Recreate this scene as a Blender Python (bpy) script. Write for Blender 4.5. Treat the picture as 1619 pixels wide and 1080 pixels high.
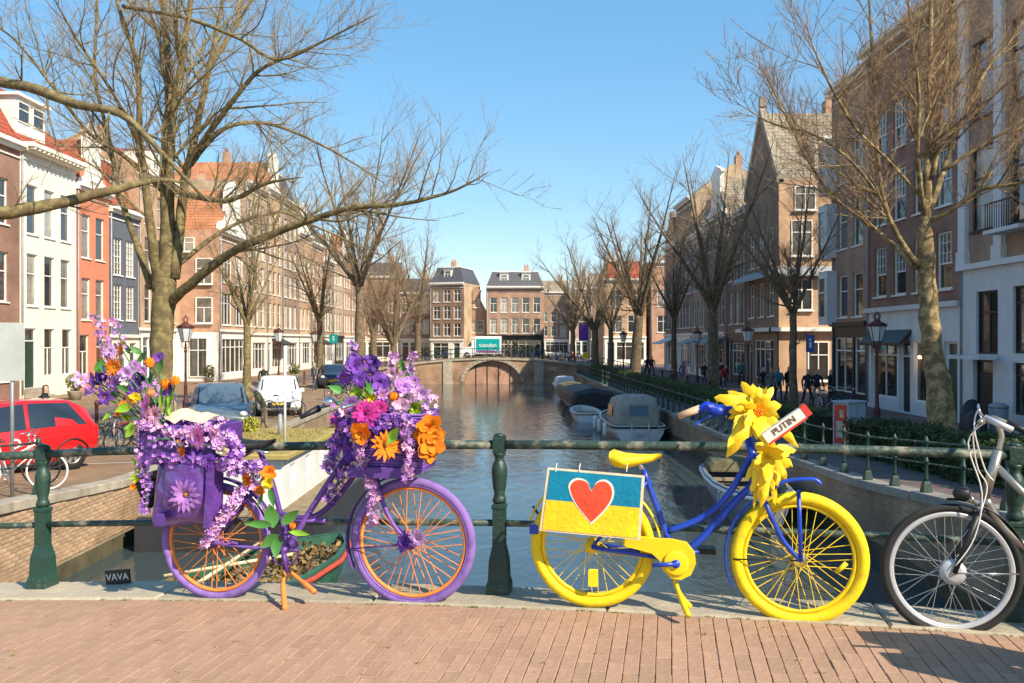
import bpy, math, random
from mathutils import Vector, Matrix, Euler
R = math.radians
rnd = random.Random(7)
scene = bpy.context.scene
for o in list(bpy.data.objects): bpy.data.objects.remove(o)
COL = scene.collection

# ------------------------------------------------------------------ camera
F = 1349.0                      # focal length in photo pixels (1619 wide)
EYE = 1.45
cd = bpy.data.cameras.new('camera'); cam = bpy.data.objects.new('camera', cd); COL.objects.link(cam)
cam.location = (0, 0, EYE); cam.rotation_euler = (R(90), 0, 0)
cd.sensor_width = 36.0; cd.lens = 30.0; cd.clip_end = 3000; cd.clip_start = 0.05
scene.camera = cam

# ------------------------------------------------------------------ sky, sun, exposure
SUN = Vector((0.73, -0.68, 0)).normalized()
ELEV = R(38)
GAM, HUE, SAT, VAL = .5, .497, 1.78, 1.47
w = bpy.data.worlds.new('World'); scene.world = w; w.use_nodes = True
nt = w.node_tree; nt.nodes.clear()
sky = nt.nodes.new('ShaderNodeTexSky'); sky.sky_type = 'NISHITA'; sky.sun_disc = False
sky.sun_elevation = ELEV; sky.sun_rotation = math.atan2(SUN.x, SUN.y)
sky.air_density = 1.0; sky.dust_density = 0.15; sky.ozone_density = 3.0; sky.altitude = 0
bg = nt.nodes.new('ShaderNodeBackground'); bg.inputs['Strength'].default_value = 0.13
wo = nt.nodes.new('ShaderNodeOutputWorld')
gm = nt.nodes.new('ShaderNodeGamma'); gm.inputs[1].default_value = GAM; hs_ = nt.nodes.new('ShaderNodeHueSaturation'); hs_.inputs['Hue'].default_value = HUE; hs_.inputs['Saturation'].default_value = SAT; hs_.inputs['Value'].default_value = VAL   # photographic tone of the whole sky
nt.links.new(sky.outputs[0], gm.inputs[0]); nt.links.new(gm.outputs[0], hs_.inputs['Color']); nt.links.new(hs_.outputs[0], bg.inputs[0]); nt.links.new(bg.outputs[0], wo.inputs[0])
sl = bpy.data.lights.new('sun', 'SUN'); sl.energy = 3.3; sl.angle = R(0.5); sl.color = (1.0, 0.89, 0.70)
so = bpy.data.objects.new('sun', sl); COL.objects.link(so)
sd = Vector((SUN.x*math.cos(ELEV), SUN.y*math.cos(ELEV), math.sin(ELEV)))
so.rotation_euler = sd.to_track_quat('Z', 'Y').to_euler(); so.location = (30, -28, 40)
vs = scene.view_settings
scene.display_settings.display_device = 'sRGB'
vs.view_transform = 'Standard'; vs.look = 'None'; vs.gamma = 1.0; vs.exposure = 1.2

# ------------------------------------------------------------------ materials
def nn(nt, t, **kw):
    n = nt.nodes.new(t)
    for k, v in kw.items(): setattr(n, k, v)
    return n
MATS = {}
def mat(name, col, rough=.6, var=.12, scale=6., bump=0., metal=0., spec=.4, col2=None, thr=None, detail=4, coat=0., trans=0., emit=0.):
    if name in MATS: return MATS[name]
    m = bpy.data.materials.new(name); m.use_nodes = True; nt = m.node_tree; L = nt.links
    p = nt.nodes['Principled BSDF']
    p.inputs['Roughness'].default_value = rough; p.inputs['Metallic'].default_value = metal
    p.inputs['Specular IOR Level'].default_value = spec; p.inputs['Coat Weight'].default_value = coat
    p.inputs['Transmission Weight'].default_value = trans
    tc = nn(nt, 'ShaderNodeTexCoord'); no = nn(nt, 'ShaderNodeTexNoise'); no.inputs['Scale'].default_value = scale
    no.inputs['Detail'].default_value = detail; no.inputs['Roughness'].default_value = .62
    L.new(tc.outputs['Object'], no.inputs['Vector'])
    rp = nn(nt, 'ShaderNodeValToRGB'); L.new(no.outputs['Fac'], rp.inputs[0])
    c2 = col2 if col2 else tuple(min(1, c*(1+var)) for c in col)
    c1 = col if col2 else tuple(c*(1-var) for c in col)
    a, b = thr if thr else (.3, .7)
    rp.color_ramp.elements[0].position = a; rp.color_ramp.elements[1].position = b
    rp.color_ramp.elements[0].color = (*c1, 1); rp.color_ramp.elements[1].color = (*c2, 1)
    # small variation from object to object
    oi = nn(nt, 'ShaderNodeObjectInfo'); hs = nn(nt, 'ShaderNodeHueSaturation')
    mr = nn(nt, 'ShaderNodeMapRange'); mr.inputs[3].default_value = 1-var*.6; mr.inputs[4].default_value = 1+var*.6
    L.new(oi.outputs['Random'], mr.inputs[0]); L.new(mr.outputs[0], hs.inputs['Value'])
    L.new(rp.outputs[0], hs.inputs['Color']); L.new(hs.outputs[0], p.inputs['Base Color'])
    if emit:
        L.new(hs.outputs[0], p.inputs['Emission Color']); p.inputs['Emission Strength'].default_value = emit
    if bump:
        bn = nn(nt, 'ShaderNodeBump'); bn.inputs['Strength'].default_value = bump; bn.inputs['Distance'].default_value = .02
        n2 = nn(nt, 'ShaderNodeTexNoise'); n2.inputs['Scale'].default_value = scale*5; n2.inputs['Detail'].default_value = 5
        L.new(tc.outputs['Object'], n2.inputs['Vector']); L.new(n2.outputs['Fac'], bn.inputs['Height'])
        L.new(bn.outputs[0], p.inputs['Normal'])
    MATS[name] = m
    return m
def brickmat(name, c1, c2, mortar, bw=.22, bh=.065, flat=False, msize=.012, big=.25):
    if name in MATS: return MATS[name]
    m = bpy.data.materials.new(name); m.use_nodes = True; nt = m.node_tree; L = nt.links
    p = nt.nodes['Principled BSDF']; p.inputs['Roughness'].default_value = .85; p.inputs['Specular IOR Level'].default_value = .25
    tc = nn(nt, 'ShaderNodeTexCoord'); sp = nn(nt, 'ShaderNodeSeparateXYZ'); cb = nn(nt, 'ShaderNodeCombineXYZ')
    L.new(tc.outputs['Object'], sp.inputs[0])
    if flat:
        L.new(sp.outputs[0], cb.inputs[0]); L.new(sp.outputs[1], cb.inputs[1])
    else:
        ad = nn(nt, 'ShaderNodeMath', operation='ADD'); L.new(sp.outputs[0], ad.inputs[0]); L.new(sp.outputs[1], ad.inputs[1])
        L.new(ad.outputs[0], cb.inputs[0]); L.new(sp.outputs[2], cb.inputs[1])
    br = nn(nt, 'ShaderNodeTexBrick'); L.new(cb.outputs[0], br.inputs['Vector'])
    br.inputs['Color1'].default_value = (*c1, 1); br.inputs['Color2'].default_value = (*c2, 1); br.inputs['Mortar'].default_value = (*mortar, 1)
    br.inputs['Scale'].default_value = 1.; br.inputs['Brick Width'].default_value = bw; br.inputs['Row Height'].default_value = bh
    br.inputs['Mortar Size'].default_value = msize; br.inputs['Mortar Smooth'].default_value = .2; br.inputs['Bias'].default_value = 0
    no = nn(nt, 'ShaderNodeTexNoise'); no.inputs['Scale'].default_value = .7; no.inputs['Detail'].default_value = 6
    L.new(tc.outputs['Object'], no.inputs['Vector'])
    mr = nn(nt, 'ShaderNodeMapRange'); mr.inputs[1].default_value = .3; mr.inputs[2].default_value = .7; mr.inputs[3].default_value = 1-big; mr.inputs[4].default_value = 1+big
    L.new(no.outputs['Fac'], mr.inputs[0])
    hs = nn(nt, 'ShaderNodeHueSaturation'); L.new(br.outputs['Color'], hs.inputs['Color']); L.new(mr.outputs[0], hs.inputs['Value'])
    L.new(hs.outputs[0], p.inputs['Base Color'])
    bn = nn(nt, 'ShaderNodeBump'); bn.inputs['Strength'].default_value = .5; bn.inputs['Distance'].default_value = .01; bn.invert = True
    L.new(br.outputs['Fac'], bn.inputs['Height']); L.new(bn.outputs[0], p.inputs['Normal'])
    MATS[name] = m
    return m
def glassmat(name, col, rough=.04, spec=1.0):
    if name in MATS: return MATS[name]
    m = mat(name, col, rough, .5, .9, 0, 0, spec, detail=2)
    m.node_tree.nodes['Principled BSDF'].inputs['IOR'].default_value = 1.6
    return m

# ------------------------------------------------------------------ mesh builder
class MB:
    def __init__(s): s.v = []; s.f = []; s.m = []; s.s = []
    def add(s, vs, fs, mi=0, smooth=False):
        b = len(s.v); s.v.extend([tuple(v) for v in vs])
        for f in fs: s.f.append(tuple(i+b for i in f)); s.m.append(mi); s.s.append(smooth)
        return s
    def quad(s, a, b, c, d, mi=0): return s.add([a, b, c, d], [(0, 1, 2, 3)], mi)
    def box(s, x0, x1, y0, y1, z0, z1, mi=0, M=None):
        vs = [Vector((x, y, z)) for z in (z0, z1) for y in (y0, y1) for x in (x0, x1)]
        if M is not None: vs = [M @ v for v in vs]
        return s.add(vs, [(0, 2, 3, 1), (4, 5, 7, 6), (0, 1, 5, 4), (2, 6, 7, 3), (0, 4, 6, 2), (1, 3, 7, 5)], mi)
    def bev(s, x0, x1, y0, y1, z0, z1, b=.01, mi=0, M=None):   # box whose top edges are chamfered
        vs = []
        for z, k in ((z0, 0), (z1-b, 0), (z1, b)):
            vs += [(x0+k, y0+k, z), (x1-k, y0+k, z), (x1-k, y1-k, z), (x0+k, y1-k, z)]
        if M is not None: vs = [M @ Vector(v) for v in vs]
        fs = [(3, 2, 1, 0), (8, 9, 10, 11)]
        for r in (0, 4):
            for i in range(4): j = (i+1) % 4; fs.append((r+i, r+j, r+4+j, r+4+i))
        return s.add(vs, fs, mi)
    def tube(s, pts, rad, n=6, mi=0, caps=True, smooth=True):
        pts = [Vector(p) for p in pts]; k = len(pts)
        if not hasattr(rad, '__len__'): rad = [rad]*k
        vs = []; a = None
        for i, p in enumerate(pts):
            d = (pts[min(i+1, k-1)]-pts[max(i-1, 0)])
            if d.length < 1e-9: d = Vector((0, 0, 1))
            d.normalize()
            if a is None:
                a = d.orthogonal().normalized()
            a = (a - d*a.dot(d))
            if a.length < 1e-6: a = d.orthogonal()
            a.normalize(); b = d.cross(a)
            for j in range(n):
                t = 2*math.pi*j/n; vs.append(p + (a*math.cos(t)+b*math.sin(t))*rad[i])
        fs = [(i*n+j, i*n+(j+1) % n, (i+1)*n+(j+1) % n, (i+1)*n+j) for i in range(k-1) for j in range(n)]
        if caps: fs += [tuple(range(n-1, -1, -1)), tuple((k-1)*n+j for j in range(n))]
        return s.add(vs, fs, mi, smooth)
    def lathe(s, prof, n=12, c=(0, 0, 0), mi=0, axis='z', smooth=True, rot=0., sq=1.):
        vs = []; k = len(prof)
        for r, z in prof:
            for j in range(n):
                t = 2*math.pi*j/n+rot; x, y = r*math.cos(t), r*math.sin(t)*sq
                v = (x, y, z) if axis == 'z' else ((x, z, y) if axis == 'y' else (z, x, y))
                vs.append((v[0]+c[0], v[1]+c[1], v[2]+c[2]))
        fs = [(i*n+j, i*n+(j+1) % n, (i+1)*n+(j+1) % n, (i+1)*n+j) for i in range(k-1) for j in range(n)]
        fs += [tuple(range(n-1, -1, -1)), tuple((k-1)*n+j for j in range(n))]
        return s.add(vs, fs, mi, smooth)
    def torus(s, Rr, r, nR=40, nr=8, c=(0, 0, 0), mi=0, a0=0., a1=2*math.pi, ry=None):   # in the xz plane
        full = abs(a1-a0-2*math.pi) < 1e-6; ry = ry or r
        N = nR if full else nR+1; vs = []
        for i in range(N):
            t = a0+(a1-a0)*i/nR
            for j in range(nr):
                q = 2*math.pi*j/nr; rr = Rr+r*math.cos(q)
                vs.append((c[0]+rr*math.cos(t), c[1]+ry*math.sin(q), c[2]+rr*math.sin(t)))
        fs = []
        for i in range(nR):
            i2 = (i+1) % N
            for j in range(nr): fs.append((i*nr+j, i2*nr+j, i2*nr+(j+1) % nr, i*nr+(j+1) % nr))
        return s.add(vs, fs, mi, True)
    def prism(s, poly, y0, y1, mi=0):         # polygon in xz, extruded along y
        n = len(poly)
        vs = [(x, y0, z) for x, z in poly]+[(x, y1, z) for x, z in poly]
        fs = [tuple(range(n)), tuple(range(2*n-1, n-1, -1))]+[(i, i+n, (i+1) % n+n, (i+1) % n) for i in range(n)]
        return s.add(vs, fs, mi)
    def xf(s, M):
        s.v = [tuple(M @ Vector(v)) for v in s.v]; return s
    def mesh(s, name, mats):
        me = bpy.data.meshes.new(name); me.from_pydata(s.v, [], s.f)
        for m in (mats if isinstance(mats, (list, tuple)) else [mats]): me.materials.append(m)
        me.polygons.foreach_set('material_index', s.m); me.polygons.foreach_set('use_smooth', s.s); me.update()
        return me
    def build(s, name, mats, parent=None, **kw): return inst(name, s.mesh(name, mats), parent, **kw)
def inst(name, me, parent=None, loc=(0, 0, 0), rot=(0, 0, 0), scale=None, kind=None, label=None):
    o = bpy.data.objects.new(name, me); COL.objects.link(o)
    if parent is not None: o.parent = parent
    o.location = loc; o.rotation_euler = rot
    if scale is not None: o.scale = scale if hasattr(scale, '__len__') else (scale,)*3
    if kind: o['kind'] = kind
    if label: o['label'] = label
    return o
def tag(o, label, cat, group=None):
    o['label'] = label; o['category'] = cat
    if group: o['group'] = group
    return o
def thing(name, label, cat, loc=(0, 0, 0), rz=0., group=None, rot=None):
    o = inst(name, None, None, loc, rot or (0, 0, rz)); o.empty_display_size = .2
    return tag(o, label, cat, group)
def structure(o): o['kind'] = 'structure'; return o
def copytree(o, parent=None):
    c = o.copy(); COL.objects.link(c)
    if parent is not None: c.parent = parent
    for ch in o.children: copytree(ch, c)
    return c
def lerp(xs, ys, x):
    if x <= xs[0]: return ys[0]
    for i in range(len(xs)-1):
        if x <= xs[i+1]: return ys[i]+(ys[i+1]-ys[i])*(x-xs[i])/(xs[i+1]-xs[i])
    return ys[-1]
TEXTS = {}
def text_mesh(txt, size, depth, m, shear=0.):
    c = bpy.data.curves.new('lettering', 'FONT'); c.body = txt; c.size = size; c.extrude = depth; c.align_x = 'CENTER'; c.align_y = 'CENTER'; c.shear = shear; c.resolution_u = 3
    o = bpy.data.objects.new('lettering', c); COL.objects.link(o)
    dg = bpy.context.evaluated_depsgraph_get(); me = bpy.data.meshes.new_from_object(o.evaluated_get(dg))
    bpy.data.objects.remove(o); me.materials.clear(); me.materials.append(m)
    return me

# ------------------------------------------------------------------ bridge frame: s along the railing, y away from the camera, z up
ANG = -R(10.4)
RX = Vector((math.cos(ANG), math.sin(ANG), 0)); RY = Vector((-math.sin(ANG), math.cos(ANG), 0))
P0 = Vector((-.076, 4.89, 0))
def camber(s): return .015-.00714*(s-1.45)**2
def BW(s, y, z=0): return P0+RX*s+RY*y+Vector((0, 0, z))
BM = Matrix.Translation(P0) @ Matrix.Rotation(ANG, 4, 'Z')
def bs(px, py, t):        # a point of the photograph on the upright plane t metres in front of the railing
    d = Vector(((px-809)/F, 1, (540-py)/F)); m = RY
    lam = (P0.dot(m)-t)/d.dot(m); p = d*lam
    return (p-P0).dot(RX), EYE+p.z
# quays: level of the street above the water, rising to the bridge
def gz(y): return EYE-lerp([4, 9, 13, 17, 27], [2.0, 2.2, 2.48, 2.77, 3.0], y)
WATER = EYE-4.1
def edgeL(y): return lerp([0, 18, 84], [-7.7, -7.75, -9.2], y)
def edgeR(y): return lerp([0, 18, 84], [6.95, 6.9, 6.0], y)
# ================================================================== setting: water, quays, bridge deck
def watermat():
    m = bpy.data.materials.new('canal_water'); m.use_nodes = True; nt = m.node_tree; L = nt.links
    p = nt.nodes['Principled BSDF']; p.inputs['Base Color'].default_value = (.045, .065, .07, 1)
    p.inputs['Roughness'].default_value = .06; p.inputs['IOR'].default_value = 1.33; p.inputs['Specular IOR Level'].default_value = .75
    tc = nn(nt, 'ShaderNodeTexCoord'); mp = nn(nt, 'ShaderNodeMapping'); mp.inputs['Scale'].default_value = (1.0, .55, 1)
    L.new(tc.outputs['Object'], mp.inputs[0])
    a = nn(nt, 'ShaderNodeTexNoise'); a.inputs['Scale'].default_value = 2.6; a.inputs['Detail'].default_value = 5; a.inputs['Distortion'].default_value = .6
    b = nn(nt, 'ShaderNodeTexNoise'); b.inputs['Scale'].default_value = .35; b.inputs['Detail'].default_value = 2
    L.new(mp.outputs[0], a.inputs[0]); L.new(mp.outputs[0], b.inputs[0])
    mx = nn(nt, 'ShaderNodeMath', operation='MULTIPLY'); L.new(a.outputs['Fac'], mx.inputs[0]); L.new(b.outputs['Fac'], mx.inputs[1])
    bn = nn(nt, 'ShaderNodeBump'); bn.inputs['Strength'].default_value = .42; bn.inputs['Distance'].default_value = .09
    L.new(mx.outputs[0], bn.inputs['Height']); L.new(bn.outputs[0], p.inputs['Normal'])
    return m
structure(MB().quad((-14, -40, WATER), (14, -40, WATER), (14, 320, WATER), (-14, 320, WATER)).build('canal_water', watermat()))

m_pave = brickmat('tan_street_brick', (.36, .23, .13), (.27, .17, .10), (.16, .12, .08), .2, .1, flat=True, big=.22)
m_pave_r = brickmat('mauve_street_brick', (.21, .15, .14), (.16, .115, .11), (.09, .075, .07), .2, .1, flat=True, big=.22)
m_asph = mat('asphalt', (.085, .075, .08), .85, .2, 3, .3)
m_line = mat('road_paint', (.62, .60, .55), .7, .12, 5)
m_stone = mat('coping_stone', (.36, .31, .24), .8, .25, 3.5, .35)
m_quaybrick = brickmat('quay_brick', (.40, .27, .17), (.29, .19, .12), (.27, .22, .16), .22, .065, big=.35)
m_slime = mat('damp_brick', (.10, .085, .05), .7, .35, 2.2, .3)
ys = [-40, 0, 4, 6, 9, 11, 13, 15, 17, 20, 23, 27, 40, 60, 84, 130, 200, 400, 1200]
def sheet(name, xa, xb, yy, m, dz=0., kindname=None):
    b = MB()
    for i in range(len(yy)-1):
        y0, y1 = yy[i], yy[i+1]
        b.quad((xa(y0), y0, gz(y0)+dz), (xb(y0), y0, gz(y0)+dz), (xb(y1), y1, gz(y1)+dz), (xa(y1), y1, gz(y1)+dz))
    return structure(b.build(name, m))
sheet('pavement_left', lambda y: -700, lambda y: edgeL(y)-.34, ys, m_pave)
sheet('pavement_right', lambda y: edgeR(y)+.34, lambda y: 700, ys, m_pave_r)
sheet('road_right', lambda y: lerp([15, 84], [11.6, 9.6], y), lambda y: lerp([15, 84], [14.2, 12.6], y), [9, 11, 13, 15, 17, 20, 23, 27, 40, 60, 84, 130], m_asph, .005)
sheet('road_left', lambda y: -18.6, lambda y: -15.6, [17, 20, 23, 27, 40, 60, 84, 130], m_pave_r, .005)
# white bay lines on the left street, dashes on the right
b = MB()
for y in (18.6, 21.4, 24.4, 27.6, 31., 34.4, 38., 42., 46.):
    z0 = gz(y)+.009; b.quad((-13.4, y, z0), (-13.4, y+.10, z0), (-8.6, y+1.5, gz(y+1.5)+.009), (-8.6, y+1.4, gz(y+1.4)+.009))
structure(b.build('parking_lines', m_line))
b = MB()
for y in range(30, 84, 7):
    z0 = gz(y)+.010; b.quad((11.9, y, z0), (12.05, y, z0), (11.85, y+3, z0), (11.7, y+3, z0))
structure(b.build('road_dashes', m_line))

# quay walls
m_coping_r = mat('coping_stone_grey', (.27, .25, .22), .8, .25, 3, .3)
def quay_wall(side, label, cm):
    e = edgeL if side < 0 else edgeR
    root = thing('quay_wall', label, 'wall', (0, 0, 0))
    yy = [2, 5, 9, 11, 13, 15, 17, 20, 23, 27, 40, 60, 84, 120]
    body = MB(); low = MB()
    for i in range(len(yy)-1):
        y0, y1 = yy[i], yy[i+1]; xa, xb = e(y0), e(y1)
        q = [(xa, y0, WATER+.28), (xb, y1, WATER+.28), (xb, y1, gz(y1)-.12), (xa, y0, gz(y0)-.12)]
        l = [(xa-side*.02, y0, WATER-1), (xb-side*.02, y1, WATER-1), (xb-side*.02, y1, WATER+.28), (xa-side*.02, y0, WATER+.28)]
        t = [l[3], l[2], q[1], q[0]]
        if side > 0: q.reverse(); l.reverse(); t.reverse()
        body.quad(*q); low.quad(*l); low.quad(*t)
    body.build('wall_face', m_quaybrick, root); low.build('waterline_plinth', m_slime, root)
    y = 3.
    while y < 84:
        ln = 1.05+.25*rnd.random()
        y1 = y+ln-.012; b = MB(); x0, x1 = e(y), e(y1); o = rnd.uniform(-.008, .008)
        xa0, xb0 = (x0-.36, x0+.05+o) if side < 0 else (x0-.05+o, x0+.36)
        d = x1-x0
        M = Matrix(((1, d/(y1-y), 0, -d/(y1-y)*y), (0, 1, 0, 0), (0, (gz(y1)-gz(y))/(y1-y), 1, gz(y)-(gz(y1)-gz(y))/(y1-y)*y), (0, 0, 0, 1)))
        b.bev(xa0, xb0, y, y1, -.13, .022+o*.6, .015, 0, M); b.build('coping_stone', cm, root); y += ln
    return root
qwl = quay_wall(-1, 'sunlit tan brick quay wall with stone coping below the red car', m_stone)
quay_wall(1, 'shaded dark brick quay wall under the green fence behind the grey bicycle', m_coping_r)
# bricks one can tell apart on the near left wall
m_qb = mat('single_quay_brick', (.40, .27, .17), .85, .3, 5, .3)
me_qb = MB().bev(0, .03, .006, .214, .004, .061, .004).mesh('brick', m_qb)
near = []; rest = MB(); xq = -7.735
row = 0; z = WATER+.34
while z < -1.0:
    y = 10.4+(.11 if row % 2 else 0)
    while y < 18.2:
        if z+.07 < gz(y)-.14: near.append((y, z, rnd.uniform(-.006, .010)))
        y += .22
    z += .068; row += 1
near.sort(key=lambda q: abs(q[0]-14.6)*.35-q[1])
for i, (y, z, o) in enumerate(near):
    if i < 300: inst('brick', me_qb, qwl, (edgeL(y)-.018+o, y, z))
    else: rest.box(edgeL(y)-.018+o, edgeL(y)+.012+o, y+.006, y+.214, z+.004, z+.061)
rest.build('brickwork', m_qb, qwl, kind='stuff')

# ------------------------------------------------------------------ the bridge we stand on
m_kerb = mat('kerb_granite', (.47, .40, .29), .85, .22, 5, .45, col2=(.33, .28, .20), detail=9)
m_joint = mat('paving_joint', (.27, .20, .12), .95, .3, 14, .3)
m_clay = mat('clay_paver', (.36, .21, .135), .85, .15, 4, .4, col2=(.44, .28, .185), thr=(.3, .75), detail=8)
m_abut = brickmat('bridge_brick', (.30, .19, .13), (.22, .14, .10), (.2, .17, .13))
bridge = thing('road_bridge', 'cambered brick paved bridge deck under the parked bicycles', 'bridge', P0, ANG)
dk = MB(); S = [x*.5 for x in range(-28, 33)]
for i in range(len(S)-1):
    a, c = S[i], S[i+1]; za, zc = camber(a)-.008, camber(c)-.008
    dk.quad((a, -14, za), (c, -14, zc), (c, .10, zc), (a, .10, za))
    dk.quad((a, .10, za), (c, .10, zc), (c, .10, zc-.55), (a, .10, za-.55))
    dk.quad((a, .10, za-.55), (c, .10, zc-.55), (c, -14, zc-.55), (a, -14, za-.55))
dk.build('deck', m_joint, bridge)
s = -9.
while s < 9:
    ln = 1.15+.4*rnd.random(); o = rnd.uniform(-.003, .003); b = MB(); sl_ = (camber(s+ln)-camber(s))/ln
    M = Matrix(((1, 0, 0, 0), (0, 1, 0, 0), (sl_, 0, 1, camber(s)-sl_*s), (0, 0, 0, 1)))
    b.bev(s, s+ln-.008, -.235, .14, -.14, .012+o, .012, 0, M); b.build('kerb_stone', m_kerb, bridge); s += ln
me_pv = [MB().bev(.0012, .0688, .0012, .2038, -.05, rnd.uniform(-.001, .001), .003).mesh('brick', m_clay) for k in range(5)]
pv = []; col = 0; s = -7.5
while s < 6.5:
    y = -.243-(.1025 if col % 2 else 0)
    if col % 2: pv.append((s, -.243-.1025, True))
    while y > -2.4:
        pv.append((s, y-.205, False)); y -= .205
    s += .07; col += 1
def seen(q):
    p = BW(q[0]+.035, q[1]+.1, 0); return p.y > .5 and abs(p.x/p.y) < .62 and (EYE)/p.y*F < 556
vis = sorted([q for q in pv if seen(q) and not q[2]], key=lambda q: q[1]*1.0+abs(q[0])*.02)
keep = set((q[0], q[1]) for q in vis[:300]); rest = MB()
for i, q in enumerate(pv):
    s, y, half = q
    dz = rnd.uniform(-.0018, .0018)
    if (s, y) in keep:
        inst('brick', me_pv[i % 5], bridge, (s, y, camber(s+.035)+dz), (rnd.uniform(-.008, .008), rnd.uniform(-.012, .012), rnd.uniform(-.012, .012)))
    else:
        z = camber(s+.035)+dz; rest.bev(s+.0012, s+.0688, y+.0012, y+(.1013 if half else .2038), z-.05, z, .003)
rest.build('brick_paving', m_clay, bridge, kind='stuff')
far = MB()          # rest of the deck beyond the near bricks
for a, c, y0, y1 in ((-14, -7.5, -14, -.243), (6.51, 16, -14, -.243), (-7.5, 6.51, -14, -2.61)):
    n = 12
    for i in range(n):
        p, q = a+(c-a)*i/n, a+(c-a)*(i+1)/n
        far.quad((p, y0, camber(p)), (q, y0, camber(q)), (q, y1, camber(q)), (p, y1, camber(p)))
far.build('distant_paving', brickmat('clay_paving_far', (.42, .26, .165), (.35, .21, .135), (.21, .16, .10), .07, .205, flat=True), bridge)
ab = MB()
for sx in (-1, 1):
    x0, x1 = (-9.4, -7.5) if sx < 0 else (6.7, 8.6)
    ab.box(x0, x1, -14, .04, WATER-1, camber(sx*7.5)-.6)
ab.build('abutment', m_abut, bridge)

# railing of the bridge: cast posts and two bars
m_green = mat('flaking_green_paint', (.018, .052, .038), .45, .3, 9, .3, col2=(.15, .15, .10), thr=(.60, .70), detail=9, spec=.5)
m_rail = mat('worn_green_rail', (.035, .065, .052), .5, .3, 7, .3, col2=(.36, .31, .22), thr=(.50, .66), detail=8)
m_dkgreen = mat('dark_green_paint', (.015, .035, .03), .5, .3, 8)
rail = thing('bridge_railing', 'dark green cast iron bridge railing with square-headed posts and worn bars', 'railing', P0, ANG)
def post_mesh():
    b = MB()
    r2 = math.sqrt(2)*.60
    b.lathe([(.108*r2, -.05), (.108*r2, .05), (.094*r2, .075), (.086*r2, .19), (.064*r2, .25), (.058*r2, .27), (.058*r2, .475), (.066*r2, .485), (.066*r2, .50), (.05*r2, .515)], 4, rot=math.pi/4, smooth=False)
    b.lathe([(.048, .512), (.056, .525), (.048, .545), (.040, .56), (.052, .60), (.062, .68), (.062, .71), (.045, .745), (.036, .755), (.036, .775), (.05, .79), (.05, .80)], 16)
    b.lathe([(.072*r2, .80), (.076*r2, .81), (.076*r2, .885), (.070*r2, .895)], 4, rot=math.pi/4, smooth=False)
    b.lathe([(.045, .895), (.044, .902), (.022, .909), (.004, .913)], 12)
    k = .74
    b.v = [(x*k, y*k, z) if z > .5 else (x, y, z) for x, y, z in b.v]
    return b.mesh('post', m_green)
mp_ = post_mesh(); PS = [-8.8, -5.9, -2.97, 0, 2.72, 5.6, 8.4]
for s in PS: inst('post', mp_, rail, (s, .02, camber(s)+.012))
for zz, rr, nm in ((.857, .026, 'top_bar'), (.405, .019, 'lower_bar')):
    for a, c in zip(PS[:-1], PS[1:]):
        n = 8; MB().tube([(a+(c-a)*i/n, .02, camber(a+(c-a)*i/n)+zz+rnd.uniform(-.002, .002)) for i in range(n+1)], rr, 10).build(nm, m_rail, rail)

# ------------------------------------------------------------------ fences along the quays
def quay_fence(side, y0, y1, step, label):
    e = edgeL if side < 0 else edgeR; ox = -.14 if side < 0 else .14
    root = thing('quay_fence', label, 'fence'); b = MB(); r2 = math.sqrt(2)
    b.lathe([(.075*r2, -.02), (.075*r2, .03), (.055*r2, .16), (.045*r2, .2)], 4, rot=math.pi/4, smooth=False)
    b.lathe([(.045, .2), (.034, .26), (.03, .5), (.045, .52), (.045, .55), (.03, .57), (.026, .80), (.045, .83), (.05, .88), (.03, .93), (.008, .97)], 8)
    me = b.mesh('post', m_green); n = int((y1-y0)/step); Y = [y0+(y1-y0)*i/n for i in range(n+1)]
    for y in Y: inst('post', me, root, (e(y)+ox, y, gz(y)+.02))
    for zz in (.86, .5):
        MB().tube([(e(y)+ox, y, gz(y)+.02+zz) for y in Y], .019 if zz > .6 else .014, 6).build('rail', m_rail, root)
quay_fence(1, 7.4, 81, 1.17, 'long green post and rail fence along the right quay edge')
quay_fence(-1, 8.2, 14.2, 1.9, 'short green quay fence in front of the red car')

# ------------------------------------------------------------------ the far bridge across the canal
FB = 82.5
m_fbrick = brickmat('far_bridge_brick', (.40, .24, .15), (.31, .18, .11), (.3, .24, .17), .3, .1, big=.4)
fb = thing('stone_arch_bridge', 'arched brick canal bridge with a pale stone arch ring under the white van', 'bridge', (0, FB, 0))
def fdeck(x): return -.15-.0085*(x+1.9)**2
face = MB(); N = 44; x0, x1 = -15., 13.; ac, ar, ah = -1.9, 2.75, 2.05
def arch(x): return WATER+.2+ah*math.sqrt(max(0, 1-((x-ac)/ar)**2)) if abs(x-ac) < ar else WATER-1
xs = sorted(set([x0+(x1-x0)*i/N for i in range(N+1)]+[ac-ar+2*ar*i/20 for i in range(21)]+[ac-ar-.001, ac+ar+.001]))
for a, c in zip(xs[:-1], xs[1:]):
    face.quad((a, 0, arch(a)), (c, 0, arch(c)), (c, 0, fdeck(c)), (a, 0, fdeck(a)))
    face.quad((a, 9, arch(a)), (a, 9, fdeck(a)), (c, 9, fdeck(c)), (c, 9, arch(c)))
    if abs(a-ac) <= ar and abs(c-ac) <= ar: face.quad((a, 0, arch(a)), (a, 9, arch(a)), (c, 9, arch(c)), (c, 0, arch(c)))
face.build('wall', m_fbrick, fb)
dkm = MB()
for a, c in zip(xs[:-1], xs[1:]): dkm.quad((a, -.1, fdeck(a)+.01), (c, -.1, fdeck(c)+.01), (c, 9.1, fdeck(c)+.01), (a, 9.1, fdeck(a)+.01))
dkm.build('deck', m_pave, fb)
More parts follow.
